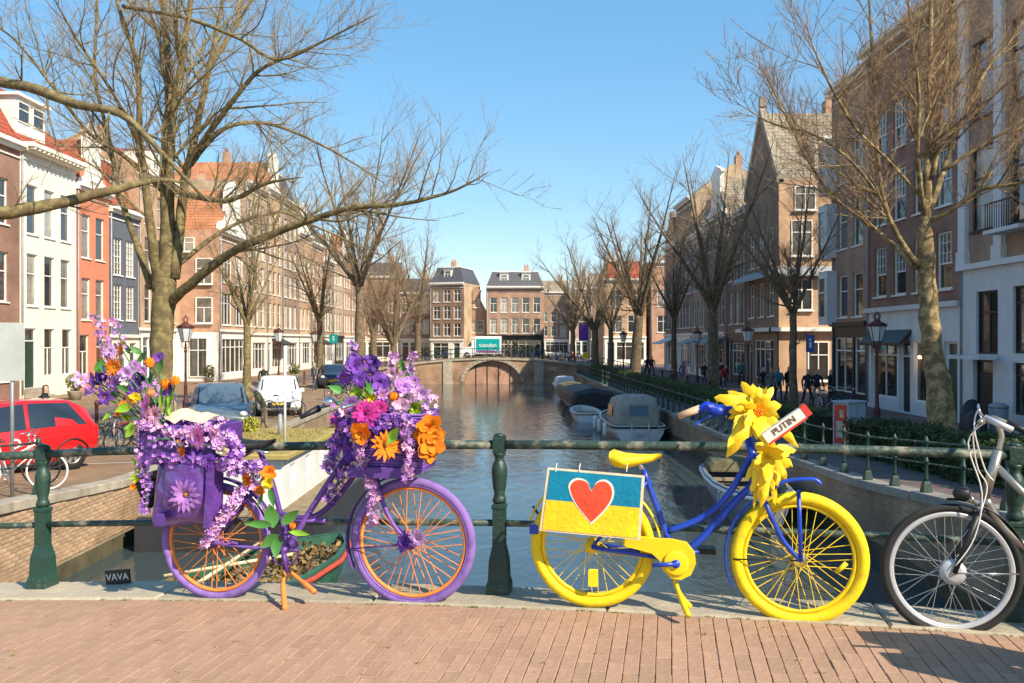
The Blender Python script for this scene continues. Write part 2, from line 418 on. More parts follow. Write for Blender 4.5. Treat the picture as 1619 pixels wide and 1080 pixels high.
for i in range(18):
    t0, t1 = math.pi*i/18+.01, math.pi*(i+1)/18-.01; q = []
    for t in (t0, t1):
        for k in (0, .34): q.append((ac-(ar+k)*math.cos(t), WATER+.2+(ah+k)*math.sin(t)))
    MB().prism([q[0], q[2], q[3], q[1]], -.07, -.004).build('arch_stone', m_stone, fb)
MB().prism([(x, fdeck(x)-.16) for x in xs]+[(x, fdeck(x)+.03) for x in reversed(xs)], -.14, -.004).build('cornice', m_stone, fb)
for px in (-6.2, 2.6): MB().box(px-.45, px+.45, -.12, -.003, WATER-1, fdeck(px)-.17).build('pilaster', m_stone, fb)
MB().box(3.6, 4.3, -.02, -.006, -1.35, -1.0).build('red_notice', mat('faded_notice', (.5, .25, .25), .6), fb)
MB().quad((ac-ar-.2, .45, WATER-.5), (ac+ar+.2, .45, WATER-.5), (ac+ar+.2, .45, WATER+2.4), (ac-ar-.2, .45, WATER+2.4)).build('arch_infill', brickmat('pink_arch_brick', (.46, .25, .17), (.38, .20, .13), (.36, .25, .18), .3, .1), fb)
for k in (-1.6, -.5, .6, 1.7): MB().box(ac+k-.04, ac+k+.04, .40, .449, WATER, WATER+1.8).build('drain_slot', m_dkgreen, fb)
for k, yy in enumerate((.15, 8.8)):
    n = 20; pts = [(x0+(x1-x0)*i/n, yy, fdeck(x0+(x1-x0)*i/n)) for i in range(n+1)]
    fr = thing('bridge_fence', ['thin dark railing on the canal side of the far arched bridge', 'thin dark railing on the far side of the arched bridge'][k], 'railing', (0, FB, 0))
    for zz in (.5, .95): MB().tube([(p[0], p[1], p[2]+zz) for p in pts], .025, 5).build('rail', m_dkgreen, fr)
    for p in pts: MB().box(p[0]-.03, p[0]+.03, p[1]-.03, p[1]+.03, p[2], p[2]+1.0).build('post', m_dkgreen, fr)
# ================================================================== houses
structure(MB().quad((-9.6, 91.6, -1.56), (7, 91.6, -1.56), (7, 1200, -1.56), (-9.6, 1200, -1.56)).build('square_ground', m_pave))
m_white = mat('white_paint', (.78, .75, .68), .55, .08, 2.5)
m_cream = mat('cream_stucco', (.80, .75, .63), .7, .10, 1.5, .1)
m_greyw = mat('grey_white_stucco', (.66, .66, .66), .7, .08, 1.5, .1)
m_black = mat('black_paint', (.02, .02, .022), .4, .2, 4)
m_grey = mat('slate_grey_paint', (.12, .13, .16), .6, .12, 2)
m_coral = mat('coral_stucco', (.62, .22, .13), .75, .10, 1.6, .1)
m_slate = mat('roof_slate', (.075, .075, .085), .55, .3, 9, .5)
m_lead = mat('lead_sheet', (.30, .31, .33), .5, .15, 3)
m_wood = mat('brown_door_wood', (.16, .07, .035), .5, .25, 6)
m_greendoor = mat('dark_green_door', (.02, .05, .035), .4, .2, 4)
m_glass = glassmat('window_glass', (.035, .04, .045))
m_glass2 = glassmat('curtained_glass', (.16, .15, .13))
m_glass3 = glassmat('netcurtain_glass', (.38, .36, .31), .12)
m_shopglass = glassmat('shop_glass', (.05, .045, .04))
m_yelglass = glassmat('yellow_reflection_glass', (.62, .46, .10), .2)  # yellow reflected light put into the pane colour
def tilemat(name, c1, c2):
    if name in MATS: return MATS[name]
    m = brickmat(name, c1, c2, tuple(x*.35 for x in c1), .24, .26, msize=.02, big=.3)
    return m
m_tile = tilemat('orange_roof_tile', (.50, .22, .11), (.40, .16, .08))
m_redtile = tilemat('red_roof_tile', (.46, .11, .06), (.36, .085, .05))
m_tantile = tilemat('tan_roof_slate', (.38, .31, .23), (.29, .24, .18))
BR = {
 'plum': brickmat('plum_brick', (.31, .145, .10), (.24, .11, .075), (.28, .20, .16)),
 'orange': brickmat('orange_brick', (.56, .32, .18), (.47, .26, .14), (.48, .37, .27)),
 'rust': brickmat('rust_brick', (.50, .26, .16), (.41, .20, .12), (.42, .32, .24)),
 'brown': brickmat('brown_brick', (.34, .21, .14), (.27, .16, .11), (.30, .24, .18)),
 'dark': brickmat('dark_brick', (.29, .175, .115), (.23, .135, .09), (.27, .20, .15)),
 'mauve': brickmat('mauve_brick', (.42, .25, .17), (.35, .205, .135), (.38, .29, .22)),
 'tan': brickmat('tan_brick', (.50, .35, .22), (.42, .28, .17), (.44, .36, .27)),
}
WIN = {}
def window_meshes(w, h, style, frame):
    key = (round(w, 2), round(h, 2), style, frame.name)
    if key in WIN: return WIN[key]
    b = MB(); f = .07; d0, d1 = 0., .09      # frame stands in the opening, front at y=0
    b.box(-w/2, -w/2+f, d0, d1, 0, h); b.box(w/2-f, w/2, d0, d1, 0, h)
    b.box(-w/2+f, w/2-f, d0, d1, h-f, h); b.box(-w/2+f, w/2-f, d0, d1, 0, f)
    g = .028
    def vbar(x, z0, z1): b.box(x-g, x+g, d0+.012, d1-.01, z0, z1)
    def hbar(z, t=.03): b.box(-w/2+f, w/2-f, d0+.006, d1-.004, z-t, z+t)
    if style == 'sash': hbar(h*.62)
    elif style == 'sash2': hbar(h*.6); vbar(0, f, h*.6-.03)
    elif style == 'grid':
        hbar(h*.5); g = .014
        for k in (-1/6, 1/6): vbar(w*k, f, h*.5-.03); vbar(w*k, h*.5+.03, h-f)
        for zz in (.17, .33, .67, .83): hbar(h*zz, .012)
    elif style == 'topgrid':
        hbar(h*.45); g = .014
        for k in (-.25, 0, .25): vbar(w*k, h*.45+.03, h-f)
        for zz in (.63, .81): hbar(h*zz, .012)
    elif style == 'cross': hbar(h*.66); vbar(0, f, h*.66-.03); vbar(0, h*.66+.03, h-f)
    elif style == 'shop':
        n = max(1, round(w/1.1)); hbar(h*.76, .035)
        for i in range(1, n): vbar(-w/2+w*i/n, f, h*.76-.035); vbar(-w/2+w*i/n, h*.76+.035, h-f)
    elif style == 'tall':
        n = max(2, round(w/.75)); hbar(h*.68)
        for i in range(1, n): vbar(-w/2+w*i/n, f, h*.68-.03); vbar(-w/2+w*i/n, h*.68+.03, h-f)
    fm = b.mesh('window', frame)
    pm = MB().quad((-w/2+f*.6, .055, f*.6), (w/2-f*.6, .055, f*.6), (w/2-f*.6, .055, h-f*.6), (-w/2+f*.6, .055, h-f*.6))
    sm = MB().box(-w/2-.06, w/2+.06, -.17, .02, -.075, -.002).mesh('sill', frame)
    WIN[key] = (fm, pm.mesh('pane', m_glass), sm); return WIN[key]
PANES = {}
def add_window(parent, x, z, w, h, style, frame, glass=None, y=.09, sill=True, rz=0., origin=None):
    fm, pm, sm = window_meshes(w, h, style, frame)
    loc = (x, y, z) if origin is None else origin
    o = inst('window', fm, parent, loc, (0, 0, rz))
    p = inst('pane', pm, o)
    if glass is None: u_ = rnd.random(); glass = m_glass if u_ < .5 else (m_glass2 if u_ < .8 else m_glass3)
    if glass is not m_glass:
        p.material_slots[0].link = 'OBJECT'; p.material_slots[0].material = glass
    if sill: inst('sill', sm, o)
    return o
def add_door(parent, x, z, w, h, dm, frame):
    b = MB(); f = .08
    b.box(-w/2, -w/2+f, 0, .09, 0, h); b.box(w/2-f, w/2, 0, .09, 0, h); b.box(-w/2+f, w/2-f, 0, .09, h-f, h); b.box(-w/2+f, w/2-f, .01, .08, h*.78, h*.78+.06)
    o = b.build('door', frame, parent, loc=(x, .08, z))
    lf = MB().box(-w/2+f, w/2-f, .03, .07, 0, h*.78)
    for zz in (.1, .42):
        lf.box(-w/2+f+.12, w/2-f-.12, .012, .032, h*zz, h*(zz+.26))
    lf.build('door_leaf', dm, o)
    MB().quad((-w/2+f, .05, h*.78+.06), (w/2-f, .05, h*.78+.06), (w/2-f, .05, h-f), (-w/2+f, .05, h-f)).build('pane', m_glass, o)
    MB().tube([(w/2-f-.08, .025, h*.38), (w/2-f-.08, -.02, h*.38), (w/2-f-.2, -.02, h*.38)], .014, 6).build('handle', m_lead, o)
    return o
def wall_with_openings(W, H, ops, rev=.2, x0=0.):
    """front wall in the plane y=0 facing -y, with real openings and reveals"""
    xs = sorted(set([x0, x0+W]+[v for o in ops for v in (o[0], o[1])])); zs = sorted(set([0, H]+[v for o in ops for v in (o[2], o[3])]))
    b = MB()
    for i in range(len(xs)-1):
        for j in range(len(zs)-1):
            cx, cz = (xs[i]+xs[i+1])/2, (zs[j]+zs[j+1])/2
            if any(o[0] < cx < o[1] and o[2] < cz < o[3] for o in ops): continue
            b.quad((xs[i], 0, zs[j]), (xs[i+1], 0, zs[j]), (xs[i+1], 0, zs[j+1]), (xs[i], 0, zs[j+1]))
    for a, c, d, e in [o[:4] for o in ops]:
        b.quad((a, 0, d), (a, 0, e), (a, rev, e), (a, rev, d)); b.quad((c, 0, d), (c, rev, d), (c, rev, e), (c, 0, e))
        b.quad((a, 0, e), (c, 0, e), (c, rev, e), (a, rev, e)); b.quad((a, 0, d), (a, rev, d), (c, rev, d), (c, 0, d))
        b.quad((a, rev, d), (a, rev, e), (c, rev, e), (c, rev, d))
    return b
def spread(W, n, w, m=None):
    m = (W-n*w)/(n+1) if m is None else m
    g = (W-2*m-n*w)/max(1, n-1) if n > 1 else 0
    return [m+w/2+i*(w+g) for i in range(n)] if n > 1 else [W/2]
def house(p0, p1, H, depth, wall, label, floors, n, ww, style='sash', roof='flat', roofmat=None, frame=None, ground=None, gmat=None, gh=0., side_wall=None,
          cornice=True, cmat=None, base=None, rh=2.6, gable=None, attic=None, glass=None, dormer=0, doors=True, group=None, name='canal_house', chimney=True, dentils=False, cd=.42, gstyle='shop', sides='lr', awning=None, xs=None, sidewin=None):
    """p0 -> p1 runs left to right as one faces the house. floors: [(z0,z1)] of the upper windows."""
    p0 = Vector((p0[0], p0[1], 0)); p1 = Vector((p1[0], p1[1], 0)); W = (p1-p0).length
    frame = frame or m_white; cmat = cmat or m_white
    rz = math.atan2(p1.y-p0.y, p1.x-p0.x); zb = gz((p0.y+p1.y)/2) if base is None else base
    root = thing(name, label, 'house', (p0.x, p0.y, zb), rz, group)
    ops = []; wins = []
    cxs = xs or spread(W, n, ww)
    for fi, (z0, z1) in enumerate(floors):
        for cx in cxs:
            ops.append((cx-ww/2, cx+ww/2, z0, z1)); wins.append((cx, z0, ww, z1-z0, style))
    gops = []; gw = []; gd = []
    if ground:
        for kind, cx, w_, z0, z1 in ground:
            gops.append((cx-w_/2, cx+w_/2, z0, z1)); (gd if kind == 'door' else gw).append((cx, z0, w_, z1-z0, kind))
    if gh:                           # separate ground floor facing, 6 cm proud of the wall above
        b = wall_with_openings(W, gh, gops, .22)
        b.quad((0, 0, gh), (W, 0, gh), (W, .06, gh), (0, .06, gh)); b.xf(Matrix.Translation((0, -.06, 0))); b.build('shopfront', gmat or m_cream, root)
        MB().box(-.02, W+.02, -.24, -.062, gh-.14, gh+.06).build('fascia', gmat or m_cream, root)
        wl = wall_with_openings(W, H-gh, [(a, c, d-gh, e-gh) for a, c, d, e in ops], .2).xf(Matrix.Translation((0, 0, gh)))
    else: wl = wall_with_openings(W, H, ops+gops, .2)
    wl.build('wall', wall, root)
    sw = side_wall or wall
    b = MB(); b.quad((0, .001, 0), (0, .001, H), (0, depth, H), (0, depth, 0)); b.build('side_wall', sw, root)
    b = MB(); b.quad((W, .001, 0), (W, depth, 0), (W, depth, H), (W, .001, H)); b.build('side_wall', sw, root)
    b = MB(); b.quad((0, depth, 0), (0, depth, H), (W, depth, H), (W, depth, 0)); b.build('rear_wall', sw, root)
    for x, z, w_, h_, st in wins: add_window(root, x, z, w_, h_, st, frame, glass)
    yo = -.06 if gh else 0
    for x, z, w_, h_, st in gw: add_window(root, x, z, w_, h_, st, frame, m_shopglass, y=.09+yo, sill=False)
    for x, z, w_, h_, st in gd:
        add_door(root, x, z, w_, h_, rnd.choice([m_wood, m_greendoor, m_black]), frame)
        if z > .2:
            st_ = MB(); ns = int(z/.18)
            for i in range(ns): st_.box(x-w_/2-.1, x+w_/2+.1, -.3*(ns-i)-.065, -.3*(ns-i-1)-.065, 0, .18*(i+1))
            st_.build('front_steps', m_stone, root)
    if awning:
        x0, x1, z, out, am = awning
        MB().prism([(0, 0), (out, -.55), (out, -.68), (0, -.13)], 0, x1-x0).xf(Matrix(((0, 1, 0, x0), (-1, 0, 0, -.07), (0, 0, 1, z), (0, 0, 0, 1)))).build('awning', am, root)
    top = H
    if cornice:
        b = MB().box(-.03, W+.03, -cd, -.003, H-.16, H+.06); b.box(-.01, W+.01, -cd*.55, -.003, H-.34, H-.161); b.box(0, W, -.08, -.003, H-.75, H-.68)
        co = b.build('cornice', cmat, root)
        if dentils:
            me = MB().box(-.07, .07, -cd*.95, -cd*.56, H-.30, H-.162).mesh('corbel', cmat); k = int(W/.42)
            for i in range(k): inst('corbel', me, co, (W*(i+.5)/k, 0, 0))
    if roof == 'flat':
        MB().box(0, W, 0, depth, H, H+.05).build('roof', roofmat or m_lead, root)
    elif roof == 'ridge_x':
        b = MB(); o = .12
        b.quad((0, -o, H+.02), (W, -o, H+.02), (W, depth*.42, H+rh), (0, depth*.42, H+rh)); b.quad((0, depth*.42, H+rh), (W, depth*.42, H+rh), (W, depth, H), (0, depth, H))
        rf = b.build('roof', roofmat or m_tile, root)
        MB().add([(0, 0, H), (0, depth*.42, H+rh), (0, depth, H)], [(0, 1, 2)]).build('gable_wall', sw, root); MB().add([(W, 0, H), (W, depth, H), (W, depth*.42, H+rh)], [(0, 1, 2)]).build('gable_wall', sw, root)
    elif roof == 'ridge_y':
        b = MB(); b.quad((0, -.02, H), (0, depth, H), (W/2, depth, H+rh), (W/2, -.02, H+rh)); b.quad((W/2, -.02, H+rh), (W/2, depth, H+rh), (W, depth, H), (W, -.02, H))
        rf = b.build('roof', roofmat or m_tile, root)
        MB().add([(0, .001, H), (W, .001, H), (W/2, .001, H+rh)], [(0, 1, 2)]).build('gable_wall', wall, root); MB().add([(0, depth, H), (W/2, depth, H+rh), (W, depth, H)], [(0, 1, 2)]).build('gable_wall', wall, root)
    elif roof == 'mansard':
        b = MB(); i = rh*.38
        lo = [(.0, -.05, H+.06), (W, -.05, H+.06), (W, depth, H+.06), (.0, depth, H+.06)]; hi = [(i, i, H+rh), (W-i, i, H+rh), (W-i, depth-i, H+rh), (i, depth-i, H+rh)]
        for k in range(4): j = (k+1) % 4; b.quad(lo[k], lo[j], hi[j], hi[k])
        b.quad(*hi); rf = b.build('roof', roofmat or m_slate, root)
        MB().box(i-.1, W-i+.1, i-.1, depth-i+.1, H+rh+.003, H+rh+.14).build('roof_edge', m_white, root)
    if gable in ('neck', 'bell', 'step'):        # ornamental gable standing on the front wall
        cx = W/2; g = []
        if gable == 'neck': g = [(-W*.48, 0), (W*.48, 0), (W*.42, .35), (W*.28, .55), (W*.22, 1.0), (W*.22, rh+.2), (W*.26, rh+.25), (W*.26, rh+.4), (0, rh+1.0), (-W*.26, rh+.4), (-W*.26, rh+.25), (-W*.22, rh+.2), (-W*.22, 1.0), (-W*.28, .55), (-W*.42, .35)]
        if gable == 'bell': g = [(-W*.49, 0), (W*.49, 0), (W*.47, .5), (W*.36, .9), (W*.27, 1.6), (W*.23, rh), (W*.12, rh+.5), (0, rh+.65), (-W*.12, rh+.5), (-W*.23, rh), (-W*.27, 1.6), (-W*.36, .9), (-W*.47, .5)]
        if gable == 'step':
            k = 5; r_ = []
            for i in range(k): r_ += [(W*.49*(1-i/k), rh*1.15*i/k), (W*.49*(1-i/k), rh*1.15*(i+1)/k)]
            g = r_+[(-x, z) for x, z in reversed(r_)]
        MB().prism([(cx+x, H+z) for x, z in g], -.04, .28).build('gable', wall if gable == 'step' else cmat, root)
        add_window(root, cx, H+.45, .85, 1.25, 'sash', frame, y=-.075)
    if dormer:
        for cx in spread(W, dormer, 1.25):
            d = MB().box(cx-.65, cx+.65, .35, 2.4, H+.35, H+2.0).build('dormer', m_white, root)
            MB().box(cx-.78, cx+.78, .2, 2.5, H+2.003, H+2.12).build('dormer_roof', m_lead, d)
            add_window(d, cx, H+.62, 1.0, 1.2, 'sash2', m_white, y=.29, sill=False)
    if attic:
        MB().box(*attic).build('attic', cmat, root)
    if chimney:
        cx = W*rnd.uniform(.25, .75); zt = H+(rh if roof != 'flat' else 0)
        c = MB().box(cx-.4, cx+.4, depth*.5, depth*.5+.6, H-.2, zt+1.1).build('chimney', BR['rust'], root)
        for k in (-.2, .2): MB().lathe([(.11, zt+1.1), (.09, zt+1.5)], 8, (cx+k, depth*.5+.3, 0)).build('chimney_pot', m_tile, c)
    MB().tube([(.12, -.09, .2), (.12, -.09, H-.4)], .05, 6).build('downpipe', m_lead, root)
    return root
# ------------------------------------------------------------------ left row
XL = -25.5
def L(y0, y1, *a, x=XL, **k): return house((x, y0), (x, y1), *a, **k)
G = 'houses along the sunlit left quay'
def gshop(W, h=2.9, dw=1.0): return [('door', .25+dw/2+.2, dw, .05, h), ('shop', (1.7+W-.3)/2, W-.3-1.7, .55, h)]
L(34.5, 44.2, 13.2, 9, BR['plum'], 'plum brick canal house with white windows at the left edge', [(1.0, 3.6), (5.0, 7.5), (8.9, 11.2)], 4, 1.15, roof='mansard', roofmat=m_redtile, rh=3.9, dormer=2, group=G, ground=None)
lw = L(44.2, 49.9, 13.3, 9, m_cream, 'white stuccoed canal house with a heavy bracketed cornice', [(4.9, 7.65), (8.7, 11.3)], 3, 1.05, roof='ridge_x', roofmat=m_redtile, rh=4.2, dentils=True, cd=.75, group=G, cmat=m_cream,
  ground=[('door', 1.0, 1.1, .55, 3.7), ('sash2', 2.85, 1.05, 1.1, 3.7), ('sash2', 4.7, 1.05, 1.1, 3.7)], dormer=0)
d = MB().box(.5, 3.3, .5, 2.6, 13.5, 15.9).build('dormer', m_white, lw); MB().box(.3, 3.5, .25, 2.8, 15.903, 16.05).build('dormer_roof', m_white, d)
for x in (1.2, 2.6): add_window(d, x, 14.6, 1.15, 1.1, 'sash', m_white, m_glass, y=.44, sill=False)
L(49.9, 54.0, 12.3, 9, m_coral, 'coral red plastered canal house with two window bays and a white gable', [(4.3, 6.8), (8.0, 10.6)], 2, 1.1, roof='ridge_y', roofmat=m_redtile, rh=3.0, gable='neck', group=G,
  ground=[('sash2', 1.0, 1.1, .9, 3.4), ('door', 3.0, 1.1, .3, 3.3)])
L(54.0, 58.2, 11.6, 9, m_grey, 'slate grey painted canal house with small-paned white windows', [(4.4, 6.7), (7.3, 9.7)], 2, 1.25, 'grid', roof='mansard', roofmat=m_redtile, rh=3.2, dormer=1, group=G,
  gh=3.4, gmat=m_cream, ground=[('shop', 1.4, 1.9, .6, 2.9), ('door', 3.3, 1.0, .05, 2.9)])
L(58.2, 65.6, 14.8, 9, BR['orange'], 'orange brick canal house behind the forked tree trunk', [(4.4, 7.0), (7.9, 10.3), (11.2, 13.4)], 3, 1.1, roof='ridge_x', roofmat=m_redtile, rh=2.6, dormer=1, group=G, gh=3.9, gmat=m_white, ground=[('door', 1.2, 1.1, .3, 3.3), ('sash2', 3.5, 1.1, 1, 3.3), ('sash2', 5.6, 1.1, 1, 3.3)])
# the next house stands forward, its flank and orange roof face us
X2 = -22.5
def L2(y0, y1, *a, **k): return house((X2, y0), (X2, y1), *a, **k)
h5 = L2(65.6, 72.2, 11.6, 10, BR['rust'], 'rust brick house with a steep orange tiled roof and white corner shopfront', [(4.3, 6.8), (7.6, 10.0)], 2, 2.3, 'tall', roof='ridge_y', roofmat=m_tile, rh=3.6, gable='bell', group=G,
   gh=3.9, gmat=m_white, ground=[('shop', 3.3, 5.6, .5, 3.2)])
for z in (4.4, 7.4): add_window(h5, 0, z, 1.3, 2.0, 'sash2', m_white, origin=(-.10, 1.15, z), rz=-math.pi/2)
add_window(h5, 0, 10, .8, 1.1, 'sash', m_white, origin=(-.10, 2.3, 9.9), rz=-math.pi/2)
MB().box(-1.1, -.01, .05, 2.9, 0, 3.7).build('shop_porch', m_white, h5)
add_window(h5, 0, .3, 1.4, 3.0, 'tall', m_white, m_shopglass, origin=(-1.2, 1.2, .3), rz=-math.pi/2, sill=False)
specs = [('tan', 6.0, 16.6, 3, 'sash', 'flat', None), ('orange', 5.4, 17.2, 3, 'sash', 'ridge_y', 'neck'), ('brown', 6.2, 17.0, 3, 'cross', 'mansard', None), ('orange', 5.6, 14.6, 3, 'sash2', 'ridge_y', 'bell'),
         ('rust', 6.4, 14.2, 3, 'sash', 'mansard', None), ('brown', 5.5, 12.9, 3, 'grid', 'ridge_y', 'neck'), ('tan', 6.2, 13.7, 3, 'sash', 'flat', None), ('rust', 5.8, 14.8, 3, 'sash2', 'ridge_y', 'bell'), ('mauve', 6.5, 13.0, 3, 'sash', 'mansard', None), ('orange', 7., 13.6, 3, 'sash', 'flat', None)]
y = 72.2
ords = ['first', 'second', 'third', 'fourth', 'fifth', 'sixth', 'seventh', 'eighth', 'ninth', 'tenth']
for i, (c, W, H, n, st, rf, gb) in enumerate(specs):
    L2(y, y+W, H, 9, BR[c], f'{c} brick house, {ords[i]} beyond the orange roofed house on the left row', [(4.3, 6.6), (7.4, 9.6)]+([(10.3, 12.2)] if H > 13.2 else [])+([(13.2, 15.2)] if H > 16 else []), n, 1.1, st, roof=rf, rh=2.8, gable=gb, group=G,
       gh=3.7, gmat=rnd.choice([m_cream, m_white, m_greyw, m_black]), ground=gshop(W), roofmat={'flat': m_lead, 'mansard': m_slate}.get(rf, rnd.choice([m_tile, m_redtile])),
       awning=(1.5, W-.3, 3.3, 1.2, rnd.choice([m_grey, m_black, m_white])) if i in (1, 4) else None)
    y += W
# ------------------------------------------------------------------ right row (shaded): p0 is the far end
XR = 16.5
def RR(y0, y1, *a, x=XR, **k): return house((x, y1), (x, y0), *a, **k)
GR = 'houses along the shaded right quay'
RR(9, 22, 9.6, 9, BR['brown'], 'low brown corner house outside the right edge of the picture', [(5.2, 7.6)], 5, 1.2, group=GR, gh=4.4, gmat=m_greyw, ground=[('shop', 4, 5, .6, 3.4), ('door', 8.2, 1.1, .1, 3.1)])
W = 9.3
r1 = RR(22.0, 31.3, 16.6, 9, BR['mauve'], 'tall house with white pilasters over a white ground floor at the right edge', [(6.9, 9.9), (10.9, 13.6)], 4, 1.35, 'sash', roof='flat', frame=m_black, cornice=True, cd=.8, group=GR, cmat=m_greyw,
   gh=5.7, gmat=m_greyw, xs=[1.35, 3.75, 6.05, 8.2], ground=[('cross', 1.75, 1.35, 2.55, 4.75), ('door', 1.5, 1.25, .15, 2.35), ('shop', 4.6, 2.6, .6, 2.3), ('shop', 4.6, 2.6, 2.6, 4.8), ('shop', 7.6, 2.2, .6, 4.6)])
for x in (.25, 2.55, 4.9, 7.15, 9.05):
    MB().box(x-.24, x+.24, -.16, -.004, 5.8, 16.2).build('pilaster', m_greyw, r1)
    MB().box(x-.32, x+.32, -.24, -.003, 15.2, 15.8).build('capital', m_greyw, r1)
    MB().box(x-.30, x+.30, -.21, -.003, 5.77, 6.25).build('pilaster_base', m_greyw, r1)
MB().box(.7, 2.7, -.85, -.25, 2.38, 2.52).build('door_canopy', m_greyw, r1)
for x in (3.75, 6.05):
    bl = MB().box(x-1.0, x+1.0, -.75, -.165, 6.55, 6.68).build('balcony', m_greyw, r1); bb = MB()
    for i in range(15): bb.tube([(x-.95+1.9*i/14, -.70, 6.68), (x-.95+1.9*i/14, -.70, 7.55)], .014, 4)
    bb.tube([(x-.97, -.70, 7.56), (x+.97, -.70, 7.56)], .025, 5); bb.build('balustrade', m_black, bl)
r2 = RR(31.3, 39.5, 16.2, 8, BR['plum'], 'dark plum brick house with a white band over its shopfront', [(5.0, 7.2), (8.2, 10.4), (11.3, 13.3)], 4, 1.2, 'topgrid', roof='flat', group=GR, cd=.6,
   gh=4.45, gmat=m_greyw, ground=[('shop', 1.75, 2.6, .55, 3.0), ('door', 3.75, 1.0, .05, 3.0), ('shop', 5.7, 2.3, .55, 3.0), ('door', 7.5, 1.0, .05, 3.0)], awning=(.3, 4.4, 3.5, .5, m_black))
lampm = mat('warm_bulb', (1, .55, .18), .5, emit=6.)
for i in range(9): MB().lathe([(.02, 0), (.05, .04), (.045, .09), (.01, .12)], 8, (4.9+.2*i, .01, 2.3)).build('lit_bulb', lampm, r2)
r3 = RR(39.5, 43.8, 15.8, 8, BR['mauve'], 'mauve brick house with white corner bay windows at the alley', [(4.2, 6.3), (7.6, 9.8), (10.9, 13.0)], 2, 1.2, 'sash', roof='flat', group=GR, gh=3.9, gmat=m_black, ground=[('shop', 1.4, 2.3, .5, 3.2), ('shop', 3.4, 1.3, .5, 3.2)], cd=.5)
for z in (4.0, 7.4, 10.7):
    bw = MB().box(-.75, .45, -.5, -.01, z-.15, z+2.6).build('bay_window', m_greyw, r3)
    add_window(bw, -.15, z+.2, 1.0, 2.1, 'sash', m_white, y=-.56, sill=False)
# corner house with the steep gable
zc = gz(55); g0 = 16.26
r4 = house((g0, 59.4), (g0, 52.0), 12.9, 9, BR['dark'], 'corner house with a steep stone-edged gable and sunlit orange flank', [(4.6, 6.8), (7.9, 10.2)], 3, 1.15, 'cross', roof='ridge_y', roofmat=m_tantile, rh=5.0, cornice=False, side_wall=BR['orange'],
   gh=3.8, gmat=BR['brown'], ground=[('door', 1.3, 1.1, .1, 2.9), ('shop', 4.4, 4.2, .6, 3.1)], group=GR, chimney=True)
Wg = 7.4
for sx in (0, 1):
    q = [(0, 12.7), (0, 13.25), (Wg/2, 18.35), (Wg/2, 17.75)]
    if sx: q = [(Wg-x, z) for x, z in reversed(q)]
    MB().prism(q, -.12, .3).build('gable_coping', m_stone, r4)
MB().box(Wg/2-.2, Wg/2+.2, -.12, .3, 18.3, 18.9).build('finial', m_stone, r4)
MB().box(-.5, Wg+.42, -.6, -.25, 3.62, 3.86).build('lintel_canopy', m_white, r4)
MB().box(Wg+.01, Wg+.5, -.6, 8.9, 3.62, 3.86).build('lintel_canopy', m_white, r4)
MB().prism([(0, 0), (.7, -.55), (.7, -.65), (0, -.15)], -.3, 8.8).xf(Matrix(((1, 0, 0, Wg+.005), (0, 1, 0, 0), (0, 0, 1, 7.6), (0, 0, 0, 1)))).build('pent_roof', m_lead, r4)
MB().prism([(0, 0), (.7, -.55), (.7, -.65), (0, -.15)], -.5, Wg+.2).xf(Matrix(((0, 1, 0, 0), (-1, 0, 0, -.07), (0, 0, 1, 7.6), (0, 0, 0, 1)))).build('pent_roof', m_lead, r4)
for yy, z, h_, gl in ((1.4, 8.2, 2.2, m_glass2), (3.6, 8.2, 2.2, m_yelglass), (1.4, 4.9, 1.9, m_glass), (3.6, 4.9, 1.9, m_glass2), (2.4, .6, 2.4, m_shopglass), (5, .6, 2.4, m_shopglass), (6., 8.2, 2.2, m_glass2), (1.6, 11., 1.5, m_glass2), (3.9, 11., 1.5, m_glass2)):
    add_window(r4, 0, z, 1.3, h_, 'cross', m_white, gl, origin=(Wg+.06, yy, z), rz=math.pi/2)
d = MB().box(Wg-2.6, Wg-.6, 2.4, 4.2, 13.4, 15.7).build('dormer', m_white, r4); add_window(d, 0, 13.8, 1.3, 1.6, 'cross', m_white, origin=(Wg-.55, 3.3, 13.9), rz=math.pi/2, sill=False)
rs = [('dark', 6.2, 12.4, 3, 'flat', None), ('brown', 6.8, 13.2, 3, 'ridge_y', 'neck'), ('mauve', 6.0, 12.6, 3, 'mansard', None), ('dark', 7.0, 16.4, 4, 'ridge_x', None), ('plum', 6.4, 13.0, 3, 'ridge_y', 'step')]
y = 59.4
for i, (c, W, H, n, rf, gb) in enumerate(rs):
    RR(y, y+W, H, 9, BR[c], f'{c} brick house in shade, {ords[i]} beyond the steep gabled corner house', [(4.3, 6.6), (7.5, 9.6)]+([(10.4, 12.2)] if H > 13 else []), n, 1.05, 'sash', roof=rf, rh=3.0, gable=gb, group=GR, gh=3.7, gmat=rnd.choice([m_white, m_black, m_greyw]), ground=gshop(W),
       side_wall=BR['tan'], roofmat={'flat': m_lead, 'mansard': m_slate}.get(rf, m_tantile), awning=(1.4, W-.2, 3.4, 1.6, rnd.choice([m_greyw, m_lead, m_wood])) if i in (1, 2, 4) else None)
    y += W
